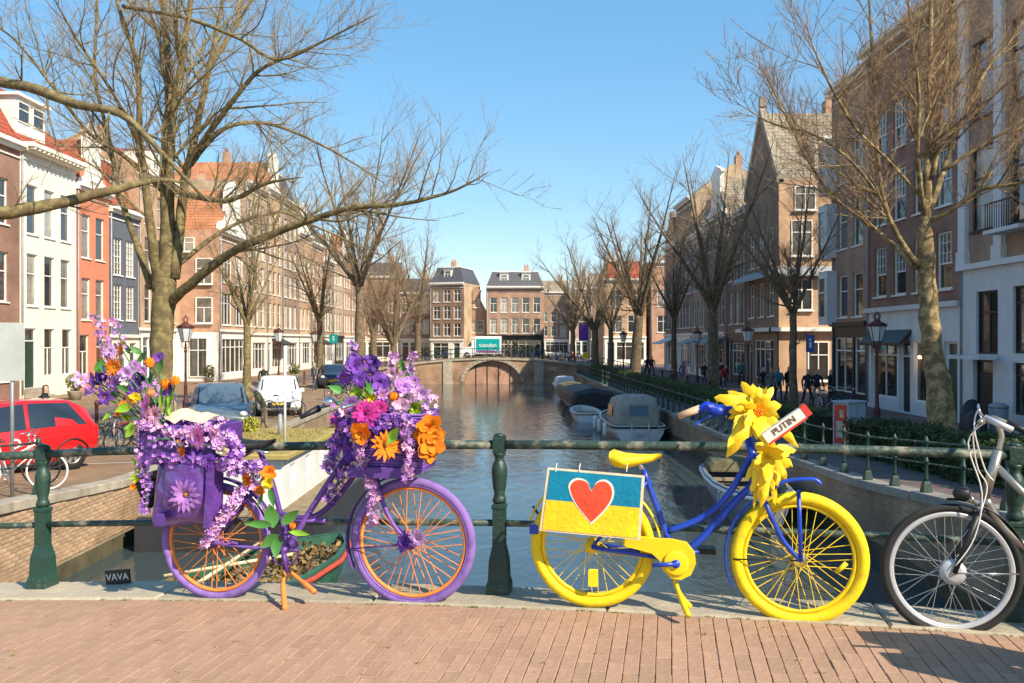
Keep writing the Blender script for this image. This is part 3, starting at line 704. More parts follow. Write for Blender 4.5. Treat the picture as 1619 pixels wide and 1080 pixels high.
# ------------------------------------------------------------------ houses beyond the far bridge
GF = 'houses beyond the far bridge'
def FH(x0, x1, y, *a, dx=0., dy=0., **k): return house((x0, y), (x1+dx, y+dy), *a, group=GF, **k)
FH(12.0, 17.6, 112, 11.2, 9, BR['orange'], 'sunlit orange brick house past the right end of the bridge', [(4.2, 6.4), (7.6, 9.8)], 2, 1.6, 'cross', roof='mansard', roofmat=m_redtile, rh=2.4, dormer=1, gh=3.6, gmat=m_cream, ground=gshop(5.6))
FH(18.2, 24, 112, 13.5, 9, BR['rust'], 'rust brick house right of the sunlit orange house beyond the bridge', [(4.2, 6.4), (7.6, 9.8)], 2, 1.6, 'cross', roof='flat')
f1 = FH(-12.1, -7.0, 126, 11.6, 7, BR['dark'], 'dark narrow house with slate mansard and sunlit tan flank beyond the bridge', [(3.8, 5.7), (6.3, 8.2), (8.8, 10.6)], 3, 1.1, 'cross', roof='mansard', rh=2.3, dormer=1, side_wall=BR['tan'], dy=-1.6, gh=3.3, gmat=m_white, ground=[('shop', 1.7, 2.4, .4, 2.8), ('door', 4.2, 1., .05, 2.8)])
FH(-6.7, -3.9, 127.5, 7.6, 7, BR['mauve'], 'small gabled house squeezed between the two tall houses beyond the bridge', [(4.3, 6.2)], 2, .95, 'sash', roof='ridge_y', rh=2.6, gable='neck', cmat=BR['mauve'], gh=3.6, gmat=m_cream, ground=[('shop', 1.4, 2.3, .4, 2.9)], cornice=False)
FH(-3.8, 4.7, 126, 11.1, 9, BR['mauve'], 'wide brown house with white cornice and dormered slate roof beyond the bridge', [(4.2, 6.4), (7.3, 9.5)], 5, 1.05, 'sash2', roof='mansard', rh=2.2, dormer=2, gh=3.9, gmat=m_black, ground=[('shop', 4.25, 7.6, .6, 3.2)], frame=m_white, cd=.6)
for i, (x0, W, c, H, st) in enumerate([(-35, 6.5, 'tan', 13, 'sash'), (-28.3, 5.5, 'brown', 12, 'sash2'), (-22.6, 5.2, 'dark', 13, 'cross'), (-17.3, 5., 'brown', 10.5, 'cross')]):
    FH(x0, x0+W, 131, H, 8, BR[c], f'{c} brick house, {ords[i]} in the row behind the reddish trees', [(4.2, 6.4), (7.4, 9.5)], 3, 1.05, st, roof='ridge_x', rh=2.4, gh=3.4, gmat=m_cream, ground=gshop(W), roofmat=rnd.choice([m_tile, m_slate]))
for i, (x0, yy, W, c, H) in enumerate([(5.8, 190, 7, 'brown', 14), (13.5, 186, 8, 'tan', 14.5), (22., 180, 8, 'rust', 14), (13.8, 150, 9, 'brown', 12.5)]):
    FH(x0, x0+W, yy, H, 8, BR[c], [f'distant brown house closing the far street', 'distant tan house at the end of the far street', 'distant rust house right of the far street', 'brown house on the right side of the far street'][i], [(4.2, 6.4), (7.4, 9.6)], 3, 1.2, 'cross', roof='ridge_x', rh=2.8, roofmat=m_tantile, gh=3.4, gmat=m_white, ground=gshop(W))
# ================================================================== trees
def barkmat(name, a, b, c, thr=(.45, .62)):
    m = mat(name, a, .9, .3, 6, 1.0, col2=b, thr=thr, detail=9, spec=.15); return m
m_bark = barkmat('mossy_elm_bark', (.16, .12, .065), (.29, .24, .11), None)
m_bark2 = barkmat('grey_brown_bark', (.13, .095, .065), (.23, .175, .11), None)
m_bark3 = barkmat('golden_bark', (.16, .11, .06), (.40, .30, .145), None)
m_twig = mat('twig_brown', (.30, .22, .14), .9, .3, 1.2, col2=(.46, .35, .21), thr=(.35, .7), spec=.1)
m_twigred = mat('budding_red_twig', (.34, .20, .13), .9, .3, 1.2, col2=(.50, .34, .20), thr=(.35, .7), spec=.1)
def unit(r_):
    v = Vector((r_.gauss(0, 1), r_.gauss(0, 1), r_.gauss(0, 1))); return v.normalized()
class Tree:
    def __init__(s, seed): s.b = [MB(), MB(), MB()]; s.r = random.Random(seed); s.n = 0
    def path(s, pts, rad, sub=4):          # a smooth limb through given points
        P = [Vector(p) for p in pts]; out = []; rr = []
        for i in range(len(P)-1):
            p0, p1, p2, p3 = P[max(i-1, 0)], P[i], P[i+1], P[min(i+2, len(P)-1)]
            for k in range(sub):
                t = k/sub
                q = .5*((2*p1)+(p2-p0)*t+(2*p0-5*p1+4*p2-p3)*t*t+(3*p1-p0-3*p2+p3)*t**3)
                out.append(q+unit(s.r)*min(rad[i]*.12, .022)); rr.append((rad[i]*(1-t)+rad[i+1]*t)*s.r.uniform(.95, 1.06))
        out.append(P[-1]); rr.append(rad[-1]); return out, rr
    def limb(s, pts, rad, n=9, part=0, kids=8, kl=2.2, lv=1, first=.25, up=.25):
        if part == 0 and kids and rad[-1] < .06: rad = list(rad[:-1])+[.006]
        P, rr = s.path(pts, rad); s.b[part].tube(P, rr, n)
        s.kids(P, rr, kids, kl, lv, first, up)
        return P, rr
    def kids(s, P, rr, k, kl, lv, first, up):
        N = len(P)
        for i in range(k):
            t = first+(1-first)*(i+s.r.random())/k; j = min(int(t*(N-1)), N-2)
            d = (P[j+1]-P[j]).normalized(); side = unit(s.r); side = (side-d*side.dot(d)).normalized()
            a = s.r.uniform(.55, 1.0); nd = (d*math.cos(a)+side*math.sin(a)+Vector((0, 0, up*s.r.uniform(.3, 1.2)))).normalized()
            s.grow(P[j], nd, kl*s.r.uniform(.6, 1.25)*(1.15-.45*t), min(rr[j]*.5, (.009+.0045*kl*(4-lv)) if lv < 3 else (.0075 if lv == 3 else .0055)), lv, up)
    def grow(s, p, d, L_, r_, lv, up):
        r = s.r
        if lv >= 3:                      # slender twig: two three-sided lengths
            ga = r.gauss
            d1 = (d+Vector((ga(0, .16), ga(0, .16), ga(0, .16)+up*.3))).normalized(); m_ = p+d1*L_*.5
            d2 = (d1+Vector((ga(0, .2), ga(0, .2), ga(0, .2)+up*.35))).normalized(); e_ = m_+d2*L_*.5
            a = d1.orthogonal().normalized(); c = d1.cross(a); rm = r_*.7; B = s.b[2]; k = len(B.v)
            o1 = a; o2 = a*-.5+c*.866; o3 = a*-.5-c*.866
            B.v += [tuple(p+o1*r_), tuple(p+o2*r_), tuple(p+o3*r_), tuple(m_+o1*rm), tuple(m_+o2*rm), tuple(m_+o3*rm), tuple(e_)]
            B.f += [(k, k+1, k+4, k+3), (k+1, k+2, k+5, k+4), (k+2, k, k+3, k+5), (k+3, k+4, k+6), (k+4, k+5, k+6), (k+5, k+3, k+6)]; B.m += [0]*6; B.s += [True]*6
            P = [p, m_, e_]; rr = [r_, rm, r_*.4]
        else:
            n = 6; P = [p]; rr = [r_]; bend = unit(r)*r.uniform(.1, .3)
            for i in range(n):
                d = (d+unit(r)*.17+bend*.3+Vector((0, 0, up*.2))).normalized()
                p = p+d*L_/n; P.append(p); rr.append(max(r_*(1-.78*(i+1)/n), .0045))
            s.b[1].tube(P, rr, 5 if lv < 2 else 4, caps=False)
        if lv < s.maxlv: s.kids(P, rr, s.nk[lv], L_*(.55 if lv < 3 else .6), lv+1, .10, up)
    maxlv = 4; nk = {1: 7, 2: 7, 3: 3}
    def build(s, label, loc, bark, twig, group='bare trees along the quays', tips=None):
        root = thing('bare_tree', label, 'tree', loc, 0, group); M = Matrix.Translation(-Vector(loc))
        s.b[0].xf(M).build('trunk', bark, root)
        cr = s.b[1].xf(M).build('crown', bark, root); t = s.b[2].xf(M).build('twigs', twig, cr, kind='stuff')
        return root
def W3(px, py, y): return Vector(((px-809)*y/F, y, EYE+(540-py)*y/F))
def pr(w_, y): return w_*.5*y/F            # photographed width in pixels -> radius in metres
# the forked elm on the left quay: its limbs stand at depths of 22 to 28 m
Y1 = 25.
t = Tree(11); t.nk = {1: 8, 2: 7, 3: 4}
base = W3(256, 700, Y1); base.z = gz(Y1)-.05
def T1(*pts, y=None): return [W3(a, b_, Y1+(c if c is not None else 0)) for a, b_, c in pts]
t.limb([base]+T1((254, 620, 0), (255, 540, 0), (258, 480, 0), (262, 440, 0)), [pr(50, Y1), pr(37, Y1), pr(33, Y1), pr(35, Y1), pr(32, Y1)], 14, kids=0)
def LT(pts, ws, kids=9, kl=2.9, **k): t.limb(T1(*pts), [pr(w_*.64, Y1) for w_ in ws], 9, 0, kids, kl, **k)
LT([(262, 450, 0), (264, 350, .2), (262, 240, .3), (268, 150, .2), (262, 60, .6), (250, -60, 1), (240, -160, 1)], [46, 36, 27, 22, 17, 10, 4], 17, 3.25)
LT([(268, 330, .2), (272, 190, -.4), (290, 80, -.8), (305, -20, -1), (330, -140, -1.5)], [24, 18, 15, 12, 4], 11)
LT([(250, 460, 0), (240, 380, -.5), (222, 230, -.6), (218, 110, -.6), (190, 20, -.9), (160, -90, -1)], [30, 22, 15, 13, 9, 4], 15, 3.00)
LT([(240, 455, 0), (210, 370, .6), (190, 310, .8), (172, 220, 1), (150, 120, 1.2), (153, 0, 1.6), (140, -90, 2)], [22, 17, 14, 11, 9, 7, 4], 11)
LT([(276, 440, 0), (290, 300, .4), (300, 250, .5), (330, 110, .9), (346, 30, 1), (370, -100, 1)], [28, 22, 20, 14, 10, 4], 15, 3.00)
LT([(300, 255, .5), (345, 190, -.2), (400, 120, -.6), (435, 98, -1), (500, 70, -1.4), (560, 40, -2)], [16, 14, 10, 8, 5, 3], 14, 2.50)
LT([(300, 262, .5), (350, 205, .8), (420, 195, 1.6), (500, 225, 2.2), (570, 265, 2.8), (620, 300, 3)], [14, 11, 9, 7, 5, 3], 14, 2.25, up=.1)
LT([(268, 480, 0), (300, 450, -.6), (365, 400, -1.2), (430, 370, -1.8), (500, 345, -2.4), (560, 328, -3), (640, 322, -3.4), (720, 300, -3.6), (775, 270, -4)], [26, 24, 20, 18, 15, 12, 9, 6, 3], 19, 2.38, up=.3)
LT([(270, 430, 0), (310, 395, .8), (370, 355, 1.6), (440, 335, 2.2), (480, 350, 2.6), (560, 385, 3.2), (640, 420, 3.4)], [15, 12, 9, 8, 6, 4, 2.5], 14, 2.00, up=.1)
LT([(255, 300, .2), (200, 250, -1), (140, 210, -2), (70, 120, -3), (20, 60, -3.4), (-40, 20, -4)], [14, 10, 8, 6, 5, 3], 14, 2.50)
LT([(272, 300, 0), (330, 315, -1.2), (370, 315, -1.8), (420, 290, -2.4), (480, 280, -3)], [20, 14, 11, 8, 3], 12, 2.12)
LT([(330, 110, .9), (380, 30, 1.4), (420, -40, 2), (480, -120, 2)], [10, 8, 6, 3], 11, 2.75)
LT([(222, 235, -.6), (180, 150, -2), (120, 60, -3.), (70, -30, -4)], [11, 8, 6, 3], 12, 2.75)
LT([(195, 10, -1), (240, 18, -1.6), (300, 30, -2), (380, 62, -2.6), (440, 95, -3), (520, 60, -3.6), (600, 20, -4)], [10, 9, 9, 8, 6, 5, 3], 13, 2.50)
t.build('large bare elm with a forked mossy trunk on the left quay', base, m_bark, m_twig)
# a nearer tree whose trunk stands outside the frame: its limbs reach in from the left edge
t = Tree(5); t.nk = {1: 6, 2: 6, 3: 3}; Yn = 19.
b0 = Vector((-14.2, Yn, gz(Yn)-.05))
t.limb([b0, b0+Vector((.05, 0, 3)), b0+Vector((.2, 0, 6)), b0+Vector((.3, .2, 9)), b0+Vector((.1, .3, 12))], [.45, .36, .3, .2, .1], 12, kids=7, kl=2.6, first=.6)
t.limb([b0+Vector((.1, 0, 4.2)), W3(-60, 345, Yn), W3(0, 338, Yn), W3(60, 328, Yn+.3), W3(130, 312, Yn+.7), W3(190, 298, Yn+1.), W3(250, 285, Yn+1.4), W3(300, 290, Yn+1.8)], [.26, .21, pr(23, Yn), pr(20, Yn), pr(17, Yn), pr(14, Yn), pr(9, Yn), pr(5, Yn)], 10, kids=6, kl=1.2, first=.3)
t.limb([b0+Vector((.25, 0, 7)), W3(-60, 118, Yn), W3(0, 130, Yn), W3(60, 142, Yn-.3), W3(120, 165, Yn-.6), W3(190, 180, Yn-1), W3(240, 225, Yn-1.4), W3(300, 290, Yn-1.8), W3(345, 330, Yn-2)], [.2, .16, pr(17, Yn), pr(16, Yn), pr(14, Yn), pr(11, Yn), pr(8, Yn), pr(5, Yn), pr(3, Yn)], 10, kids=10, kl=1.6, first=.25, up=.15)
t.build('near tree at the left edge reaching two mossy limbs into the picture', b0, m_bark, m_twig)
# the golden tree on the right quay
t = Tree(23); Yr = 19.5; t.nk = {1: 8, 2: 7, 3: 4}
base = W3(1492, 700, Yr); base.z = gz(Yr)-.05
def TR(*p): return [W3(a, b_, Yr+c) for a, b_, c in p]
t.limb([base]+TR((1487, 640, 0), (1475, 560, 0), (1468, 500, 0), (1464, 430, 0), (1462, 360, 0)), [pr(50, Yr), pr(40, Yr), pr(32, Yr), pr(29, Yr), pr(27, Yr), pr(26, Yr)], 14, kids=0)
def LR(pts, ws, kids=9, kl=2.2, **k): t.limb(TR(*pts), [pr(w_*.68, Yr) for w_ in ws], 8, 0, kids, kl, **k)
LR([(1462, 370, 0), (1466, 290, .1), (1466, 180, .2), (1470, 80, .2), (1472, -40, .4), (1470, -160, .4)], [30, 20, 15, 12, 9, 3], 18, 2.50)
LR([(1452, 420, 0), (1425, 385, -.3), (1400, 330, -.5), (1388, 260, -.6), (1382, 150, -.6), (1376, 40, -.8), (1370, -80, -1)], [16, 13, 11, 10, 8, 6, 3], 17, 2.25)
LR([(1448, 425, 0), (1410, 385, .4), (1360, 345, .8), (1310, 305, 1.2), (1270, 240, 1.6), (1230, 160, 1.8), (1200, 100, 2)], [15, 12, 10, 8, 6, 5, 3], 17, 2.12)
LR([(1466, 350, 0), (1500, 335, -.4), (1550, 300, -.8), (1600, 292, -1.2), (1650, 280, -1.5), (1720, 250, -2)], [13, 10, 9, 8, 6, 3], 14, 2.00)
LR([(1470, 330, 0), (1495, 260, .4), (1520, 190, .6), (1560, 110, .8), (1600, 60, 1), (1660, -40, 1)], [16, 13, 10, 8, 6, 3], 16, 2.12)
LR([(1460, 340, 0), (1450, 250, -.6), (1452, 150, -.9), (1440, 50, -1.2), (1430, -80, -1.4)], [13, 11, 9, 7, 3], 15, 2.12)
LR([(1475, 280, 0), (1490, 160, .3), (1500, 60, .5), (1520, -60, .6)], [13, 10, 7, 3], 13, 2.25)
LR([(1462, 318, 0), (1400, 250, -.8), (1350, 200, -1.4), (1300, 110, -2), (1270, 30, -2.2)], [9, 7, 6, 5, 3], 15, 2.12)
LR([(1395, 320, -.5), (1350, 260, -1), (1290, 215, -1.2), (1220, 195, -1.3), (1160, 160, -1.5)], [8, 7, 5, 4, 2.5], 15, 1.75)
LR([(1490, 270, .3), (1560, 225, 0), (1630, 180, -.4), (1700, 120, -.6)], [9, 7, 5, 3], 13, 1.88)
t.build('golden barked bare tree rising from the hedge on the right quay', base, m_bark3, m_twigred)
# further trees: trunk, forking leaders, open bare crown
def quay_tree(px, y, top_py, wpx, seed, label, bark, twig, lean=0., fork=.34, spread_=1., kids=9, group='bare trees along the quays', nk=None, maxlv=4, xoff=0.):
    t = Tree(seed); r_ = t.r; t.nk = nk or {1: 7, 2: 7, 3: 3}; t.maxlv = maxlv
    b0 = W3(px, 560, y); b0.z = (gz(y) if y < 84 else -1.55)-.05
    H = EYE+(540-top_py)*y/F-b0.z; R0 = pr(wpx*.85, y); fk = b0+Vector((lean*H*fork, 0, H*fork))
    t.limb([b0, b0+Vector((lean*H*fork*.4, .05, H*fork*.5)), fk], [R0*1.25, R0, R0*.85], 10, kids=2, kl=H*.12, first=.6)
    nl = 6
    for i in range(nl):
        a = 2*math.pi*i/nl+r_.uniform(-.4, .4); out = spread_*H*r_.uniform(.14, .30); hh = H*(1-fork)*r_.uniform(.72, 1.0)
        if i == 0: out *= .3; hh = H*(1-fork)
        dx, dy = math.cos(a)*out, math.sin(a)*out
        t.limb([fk-Vector((0, 0, R0)), fk+Vector((dx*.35+lean*H*.05, dy*.35, hh*.3)), fk+Vector((dx*.75+lean*H*.1, dy*.75, hh*.65)), fk+Vector((dx*1.1+lean*H*.12, dy*1.1, hh))], [R0*.58, R0*.36, R0*.18, R0*.05], 7, kids=kids, kl=H*.19*spread_**.5, first=.10)
    return t.build(label, b0, bark, twig, group)
quay_tree(390, 42, 330, 14, 31, 'slim bare tree in front of the white corner shopfront on the left', m_bark, m_twig, fork=.42, kids=7, spread_=.9)
quay_tree(568, 52, 190, 18, 32, 'tall spreading bare tree left of the far bridge', m_bark2, m_twig, fork=.40, kids=12, spread_=1.35, nk={1: 7, 2: 7, 3: 3})
quay_tree(505, 56, 350, 12, 33, 'slim bare street tree behind the front basket flowers', m_bark, m_twig, fork=.4, kids=7)
quay_tree(622, 78, 395, 14, 34, 'reddish budding tree at the left end of the far bridge', m_bark2, m_twigred, fork=.25, kids=12, spread_=1.5, nk={1: 8, 2: 7, 3: 3})
quay_tree(590, 92, 370, 13, 35, 'second reddish budding tree behind the left end of the far bridge', m_bark2, m_twigred, fork=.28, kids=12, spread_=1.4, nk={1: 8, 2: 7, 3: 3})
quay_tree(660, 100, 345, 12, 36, 'tall grey tree above the dark mansard house', m_bark2, m_twig, fork=.3, kids=11, spread_=1.2, nk={1: 7, 2: 7, 3: 3})
quay_tree(1003, 58, 290, 20, 37, 'dark leaning bare tree by the right quay hedge', m_bark2, m_twig, lean=.06, fork=.36, kids=11, spread_=1.25)
quay_tree(940, 84, 370, 14, 38, 'bare tree beside the purple banner on the right quay', m_bark2, m_twig, fork=.32, kids=11, spread_=1.35)
quay_tree(965, 72, 400, 10, 39, 'slender bare tree between the banner and the leaning tree', m_bark2, m_twig, fork=.4, kids=9)
quay_tree(1127, 48, 230, 20, 40, 'dark bare tree by the shaded shops on the right', m_bark2, m_twig, fork=.36, kids=11, spread_=1.25)
quay_tree(1254, 37, 255, 14, 41, 'bare budding tree before the steep gabled corner house', m_bark2, m_twigred, fork=.40, kids=11, spread_=1.3)
quay_tree(905, 118, 400, 10, 42, 'small bare tree beyond the right end of the far bridge', m_bark2, m_twig, fork=.3, kids=9, spread_=1.2)
quay_tree(1065, 66, 350, 10, 43, 'thin bare tree among the parked bicycles of the right quay', m_bark2, m_twigred, fork=.4, kids=8)
# clipped hedge along the right quay
m_leaf = mat('hedge_leaf', (.045, .075, .022), .6, .4, 3, col2=(.10, .13, .045), spec=.3)
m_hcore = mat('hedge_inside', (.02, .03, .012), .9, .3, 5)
def hx(y): return lerp([8, 18, 58, 84], [9.3, 9.2, 8.0, 7.4], y)
def hedge(y0, y1, label, seed, n, h=.9):
    root = thing('clipped_hedge', label, 'hedge', (hx(y0), y0, gz(y0)), 0, 'hedge along the right quay'); r_ = random.Random(seed); o = Vector(root.location)
    c = MB(); lf = MB(); k = max(2, int((y1-y0)/1.2))
    for i in range(k):
        a, b_ = y0+(y1-y0)*i/k, y0+(y1-y0)*(i+1)/k
        x, z, x2, z2 = hx(a), gz(a), hx(b_), gz(b_)
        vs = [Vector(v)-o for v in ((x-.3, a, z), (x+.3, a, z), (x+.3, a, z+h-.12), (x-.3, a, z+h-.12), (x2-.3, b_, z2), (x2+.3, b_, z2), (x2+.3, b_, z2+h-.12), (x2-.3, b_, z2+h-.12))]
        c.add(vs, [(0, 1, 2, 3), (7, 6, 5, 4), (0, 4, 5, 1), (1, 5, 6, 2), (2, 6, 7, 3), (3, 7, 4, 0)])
    c.build('dark_core', m_hcore, root)  # solid dark box, the shade between the leaves put into its colour
    for i in range(n):
        y = y0+(y1-y0)*r_.random(); u = r_.random(); wob = .07*math.sin(y*3.1)+.05*math.sin(y*7.7+1)
        if u < .45: p = Vector((hx(y)+r_.uniform(-.42, .42), y, gz(y)+h+wob+r_.uniform(-.14, .07)))
        else: p = Vector((hx(y)+(-.40-wob if u < .85 else .40+wob)+r_.uniform(-.09, .09), y, gz(y)+h*r_.random()))
        p -= o; a = unit(r_)*r_.uniform(.03, .055); q = unit(r_)*r_.uniform(.02, .035)
        lf.add([p-a, p-q, p+a, p+q], [(0, 1, 2, 3)])
    lf.build('leaves', m_leaf, root, kind='stuff')
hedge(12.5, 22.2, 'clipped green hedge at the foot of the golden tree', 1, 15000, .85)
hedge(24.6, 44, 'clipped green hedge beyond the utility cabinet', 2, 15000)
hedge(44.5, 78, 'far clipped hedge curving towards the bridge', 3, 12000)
# ================================================================== street lamps, signs, street furniture
m_lamp = mat('oxblood_lamp_paint', (.10, .03, .028), .5, .25, 6)
m_lampglass = mat('lantern_glass', (.62, .66, .66), .15, .1, 2, spec=.8)
m_steel = mat('galvanised_steel', (.42, .43, .43), .45, .12, 5, metal=.6)
m_gilt = mat('dark_bronze', (.10, .05, .04), .4, .2, 5)
def lamp(px, y, label, z0=None):
    p = W3(px, 560, y); root = thing('street_lamp', label, 'street lamp', (p.x, y, gz(y)), rnd.random(), 'crowned lanterns along the quays')
    MB().lathe([(.17, 0), (.17, .10), (.13, .14), (.11, .55), (.13, .60), (.075, .70), (.06, 1.2), (.075, 1.24), (.05, 1.3), (.042, 2.55), (.07, 2.6), (.045, 2.68), (.04, 2.9)], 12).build('pole', m_lamp, root)
    b = MB()
    for a in range(4):
        c, s_ = math.cos(a*math.pi/2), math.sin(a*math.pi/2)
        b.tube([(c*.03, s_*.03, 2.72), (c*.16, s_*.16, 2.80), (c*.13, s_*.13, 2.95), (c*.17, s_*.17, 3.02)], .016, 5)
    b.build('bracket', m_lamp, root)
    la = MB()
    for k in range(6):
        a = math.pi/3*k; la.tube([(.17*math.cos(a), .17*math.sin(a), 3.0), (.30*math.cos(a), .30*math.sin(a), 3.55)], .014, 4)
    la.lathe([(.18, 2.97), (.18, 3.01)], 6, smooth=False); la.lathe([(.33, 3.53), (.35, 3.57), (.31, 3.60)], 6, smooth=False)
    ln = la.build('lantern_frame', m_lamp, root)
    for k in range(6):
        a, c = math.pi/3*k+.06, math.pi/3*(k+1)-.06; r0, r1 = .165, .29
        MB().quad((r0*math.cos(a), r0*math.sin(a), 3.02), (r0*math.cos(c), r0*math.sin(c), 3.02), (r1*math.cos(c), r1*math.sin(c), 3.53), (r1*math.cos(a), r1*math.sin(a), 3.53)).build('pane', m_lampglass, ln)
    MB().lathe([(.31, 3.60), (.24, 3.66), (.12, 3.72), (.09, 3.78)], 12).build('hood', m_lamp, root)
    cr = MB()
    for k in range(6):
        a = math.pi/3*k; cr.tube([(.08*math.cos(a), .08*math.sin(a), 3.78), (.13*math.cos(a), .13*math.sin(a), 3.88), (.08*math.cos(a), .08*math.sin(a), 3.96), (0, 0, 4.0)], .014, 4)
        cr.lathe([(.01, -.02), (.022, 0), (.01, .02)], 6, (.33*math.cos(a), .33*math.sin(a), 3.62))
    cr.lathe([(.015, 3.98), (.035, 4.02), (.01, 4.07)], 8); cr.build('crown_finial', m_gilt, root)
lamp(1386, 30, 'crowned lantern street lamp in front of the dark plum brick house')
lamp(293, 34, 'crowned lantern street lamp right of the forked elm')
lamp(440, 50, 'crowned lantern street lamp behind the grey parked car')
lamp(1182, 44, 'crowned lantern street lamp left of the gabled corner house')
lamp(1102, 57, 'crowned lantern street lamp beside the dark shop trees')
lamp(985, 66, 'far crowned lantern at the right quay hedge')
lamp(497, 62, 'far crowned lantern on the left quay')
def pole_sign(x, y, label, H, w_, h_, m, back, rz=0.):
    r_ = thing('traffic_sign', label, 'sign', (x, y, gz(y)), rz)
    MB().tube([(0, 0, 0), (0, 0, H)], .03, 8).build('pole', m_steel, r_)
    MB().bev(-w_/2, w_/2, -.05, -.034, H-h_, H, .004).build('panel', m, r_); return r_
s1 = pole_sign(-8.2, 14.0, 'back of a pale grey traffic sign on a thin pole by the red car', 2.86, .36, .95, mat('sign_back', (.40, .42, .40), .5, .1, 3), None, .3)
for z in (2.1, 2.6): MB().box(-.17, .17, -.028, -.012, z, z+.05).build('brace', m_steel, s1)
m_blue = mat('sign_blue', (.03, .10, .42), .4, .06); m_purple_b = mat('purple_banner_cloth', (.16, .04, .40), .7, .12, 2)
m_teal = mat('teal_sign', (.0, .26, .24), .4, .06); m_red = mat('signal_red', (.62, .05, .03), .4, .08); m_yel = mat('sign_yellow', (.80, .48, .02), .4, .06)
p = W3(1280, 560, 40)
s2 = thing('parking_sign', 'blue square sign with a white symbol near the gabled house', 'sign', (p.x, 40, gz(40)))
MB().tube([(0, 0, 0), (0, 0, 3.35)], .035, 8).build('pole', m_steel, s2); MB().bev(-.2, .2, -.05, -.034, 2.5, 3.3, .004).build('panel', m_blue, s2)
MB().lathe([(.07, 0), (.07, .006)], 12, (0, -.058, 3.08), axis='y').box(-.06, .06, -.058, -.052, 2.7, 2.98).build('symbol', m_white, s2)
def flatpanel(name, label, cat, px, y, z0, w_, h_, m, th=.05, text=None, tm=None, rz=0.):
    p = W3(px, 560, y); r_ = thing(name, label, cat, (p.x, y, gz(y)), rz)
    MB().tube([(0, .04, 0), (0, .04, z0+h_)], .035, 6).build('pole', m_steel, r_); MB().box(-w_/2, w_/2, -th, 0, z0, z0+h_).build('panel', m, r_)
    if text: inst('lettering', text_mesh(text, h_*.7, .004, tm), r_, (0, -th-.006, z0+h_/2), (math.pi/2, 0, 0))
    return r_
flatpanel('street_banner', 'purple banner hanging on a pole by the far street', 'banner', 922, 90, 3.1, 1.0, 1.9, m_purple_b)
flatpanel('direction_sign', 'yellow sign low beside the purple banner', 'sign', 926, 76, 1.5, .6, .5, m_yel)
flatpanel('shop_sign', 'teal round-lettered shop sign behind the front basket flowers', 'sign', 527, 60, 2.9, .6, .6, m_teal, text='S', tm=m_white)
bx = W3(1342, 560, 23.4)
cab = thing('utility_cabinet', 'grey utility cabinet with a red poster on its side', 'cabinet', (bx.x, 23.4, gz(23.4)), .55)
m_cab = mat('cabinet_grey', (.36, .42, .47), .5, .08, 2)
MB().bev(-.36, .36, -.25, .25, .06, 1.25, .02).build('body', m_cab, cab); MB().box(-.38, .38, -.27, .27, 0, .058).build('plinth', m_stone, cab); MB().bev(-.39, .39, -.28, .28, 1.252, 1.30, .015).build('lid', m_cab, cab)
po = MB().box(-.372, -.362, -.2, .2, .15, 1.2).build('poster', m_red, cab); MB().box(-.377, -.3725, -.12, .14, .3, .75).box(-.377, -.3725, -.1, .02, .85, 1.05).build('poster_print', mat('poster_print', (.75, .55, .45), .6, .5, 12), po)
MB().lathe([(.03, 0), (.03, .015)], 8, (.18, -.264, .85), axis='y').build('lock', m_blue, cab)
MB().box(-.004, .004, -.254, -.2505, .08, 1.22).build('door_gap', m_black, cab)
def bin_(px, y, label, m):
    p = W3(px, 560, y); r_ = thing('litter_bin', label, 'bin', (p.x, y, gz(y)))
    MB().lathe([(.24, 0), (.27, .1), (.29, .85), (.26, .87)], 14).build('drum', m, r_); MB().lathe([(.30, .872), (.30, .92), (.2, 1.0), (.05, 1.03)], 14).build('lid', m_lead, r_)
bin_(1578, 27.5, 'grey litter bin by the white doorway on the right', m_lead)
bin_(267, 33, 'stone coloured bin beside the left street lamp', m_stone)
# bollards on both quays
me_bol = MB().lathe([(.09, 0), (.09, .08), (.065, .12), (.06, .75), (.085, .78), (.085, .84), (.05, .92), (.01, .95)], 10).mesh('bollard', m_lamp)
bl = [(-14.6, y) for y in (30, 36, 44, 47, 55, 60)]+[(10.9, y) for y in (28, 34, 47, 53, 62)]
for i, (x, y) in enumerate(bl):
    tag(inst('bollard', me_bol, None, (x, y, gz(y))), 'short oxblood bollard at the kerb of the '+['left', 'right'][x > 0]+' street, '+ords[i if x < 0 else i-6]+' from the near bridge', 'bollard', ['bollards of the left street', 'bollards of the right street'][x > 0])
# shrubs and planters before the left houses
m_shrub = mat('shrub_leaf', (.10, .13, .03), .6, .4, 3, col2=(.22, .22, .05)); m_yshrub = mat('yellow_green_leaf', (.22, .22, .03), .6, .3, 3, col2=(.45, .42, .06))
def shrub(x, y, z, r_, h, label, m, n=260, pot=True):
    o = thing('potted_shrub' if pot else 'shrub', label, 'plant', (x, y, z)); q = random.Random(int(x*100+y)); b = MB(); z0 = .45 if pot else 0
    if pot: MB().lathe([(r_*.6, 0), (r_*.8, .42), (r_*.85, .46), (r_*.7, .45)], 12).build('pot', m_stone, o)
    for i in range(n):
        u = unit(q); p = Vector((u.x*r_, u.y*r_, z0+h*.5+u.z*h*.5))*1.0; p = p.lerp(Vector((0, 0, z0+h*.4)), q.random()**2*.7)
        a = unit(q)*r_*.22; c = unit(q)*r_*.12; b.add([p-a, p-c, p+a, p+c], [(0, 1, 2, 3)])
    b.build('leaves', m, o, kind='stuff'); st = MB()
    for i in range(5): st.tube([(0, 0, z0-.1), (q.uniform(-.4, .4)*r_, q.uniform(-.4, .4)*r_, z0+h*.6)], .015, 4)
    st.build('stems', m_bark2, o)
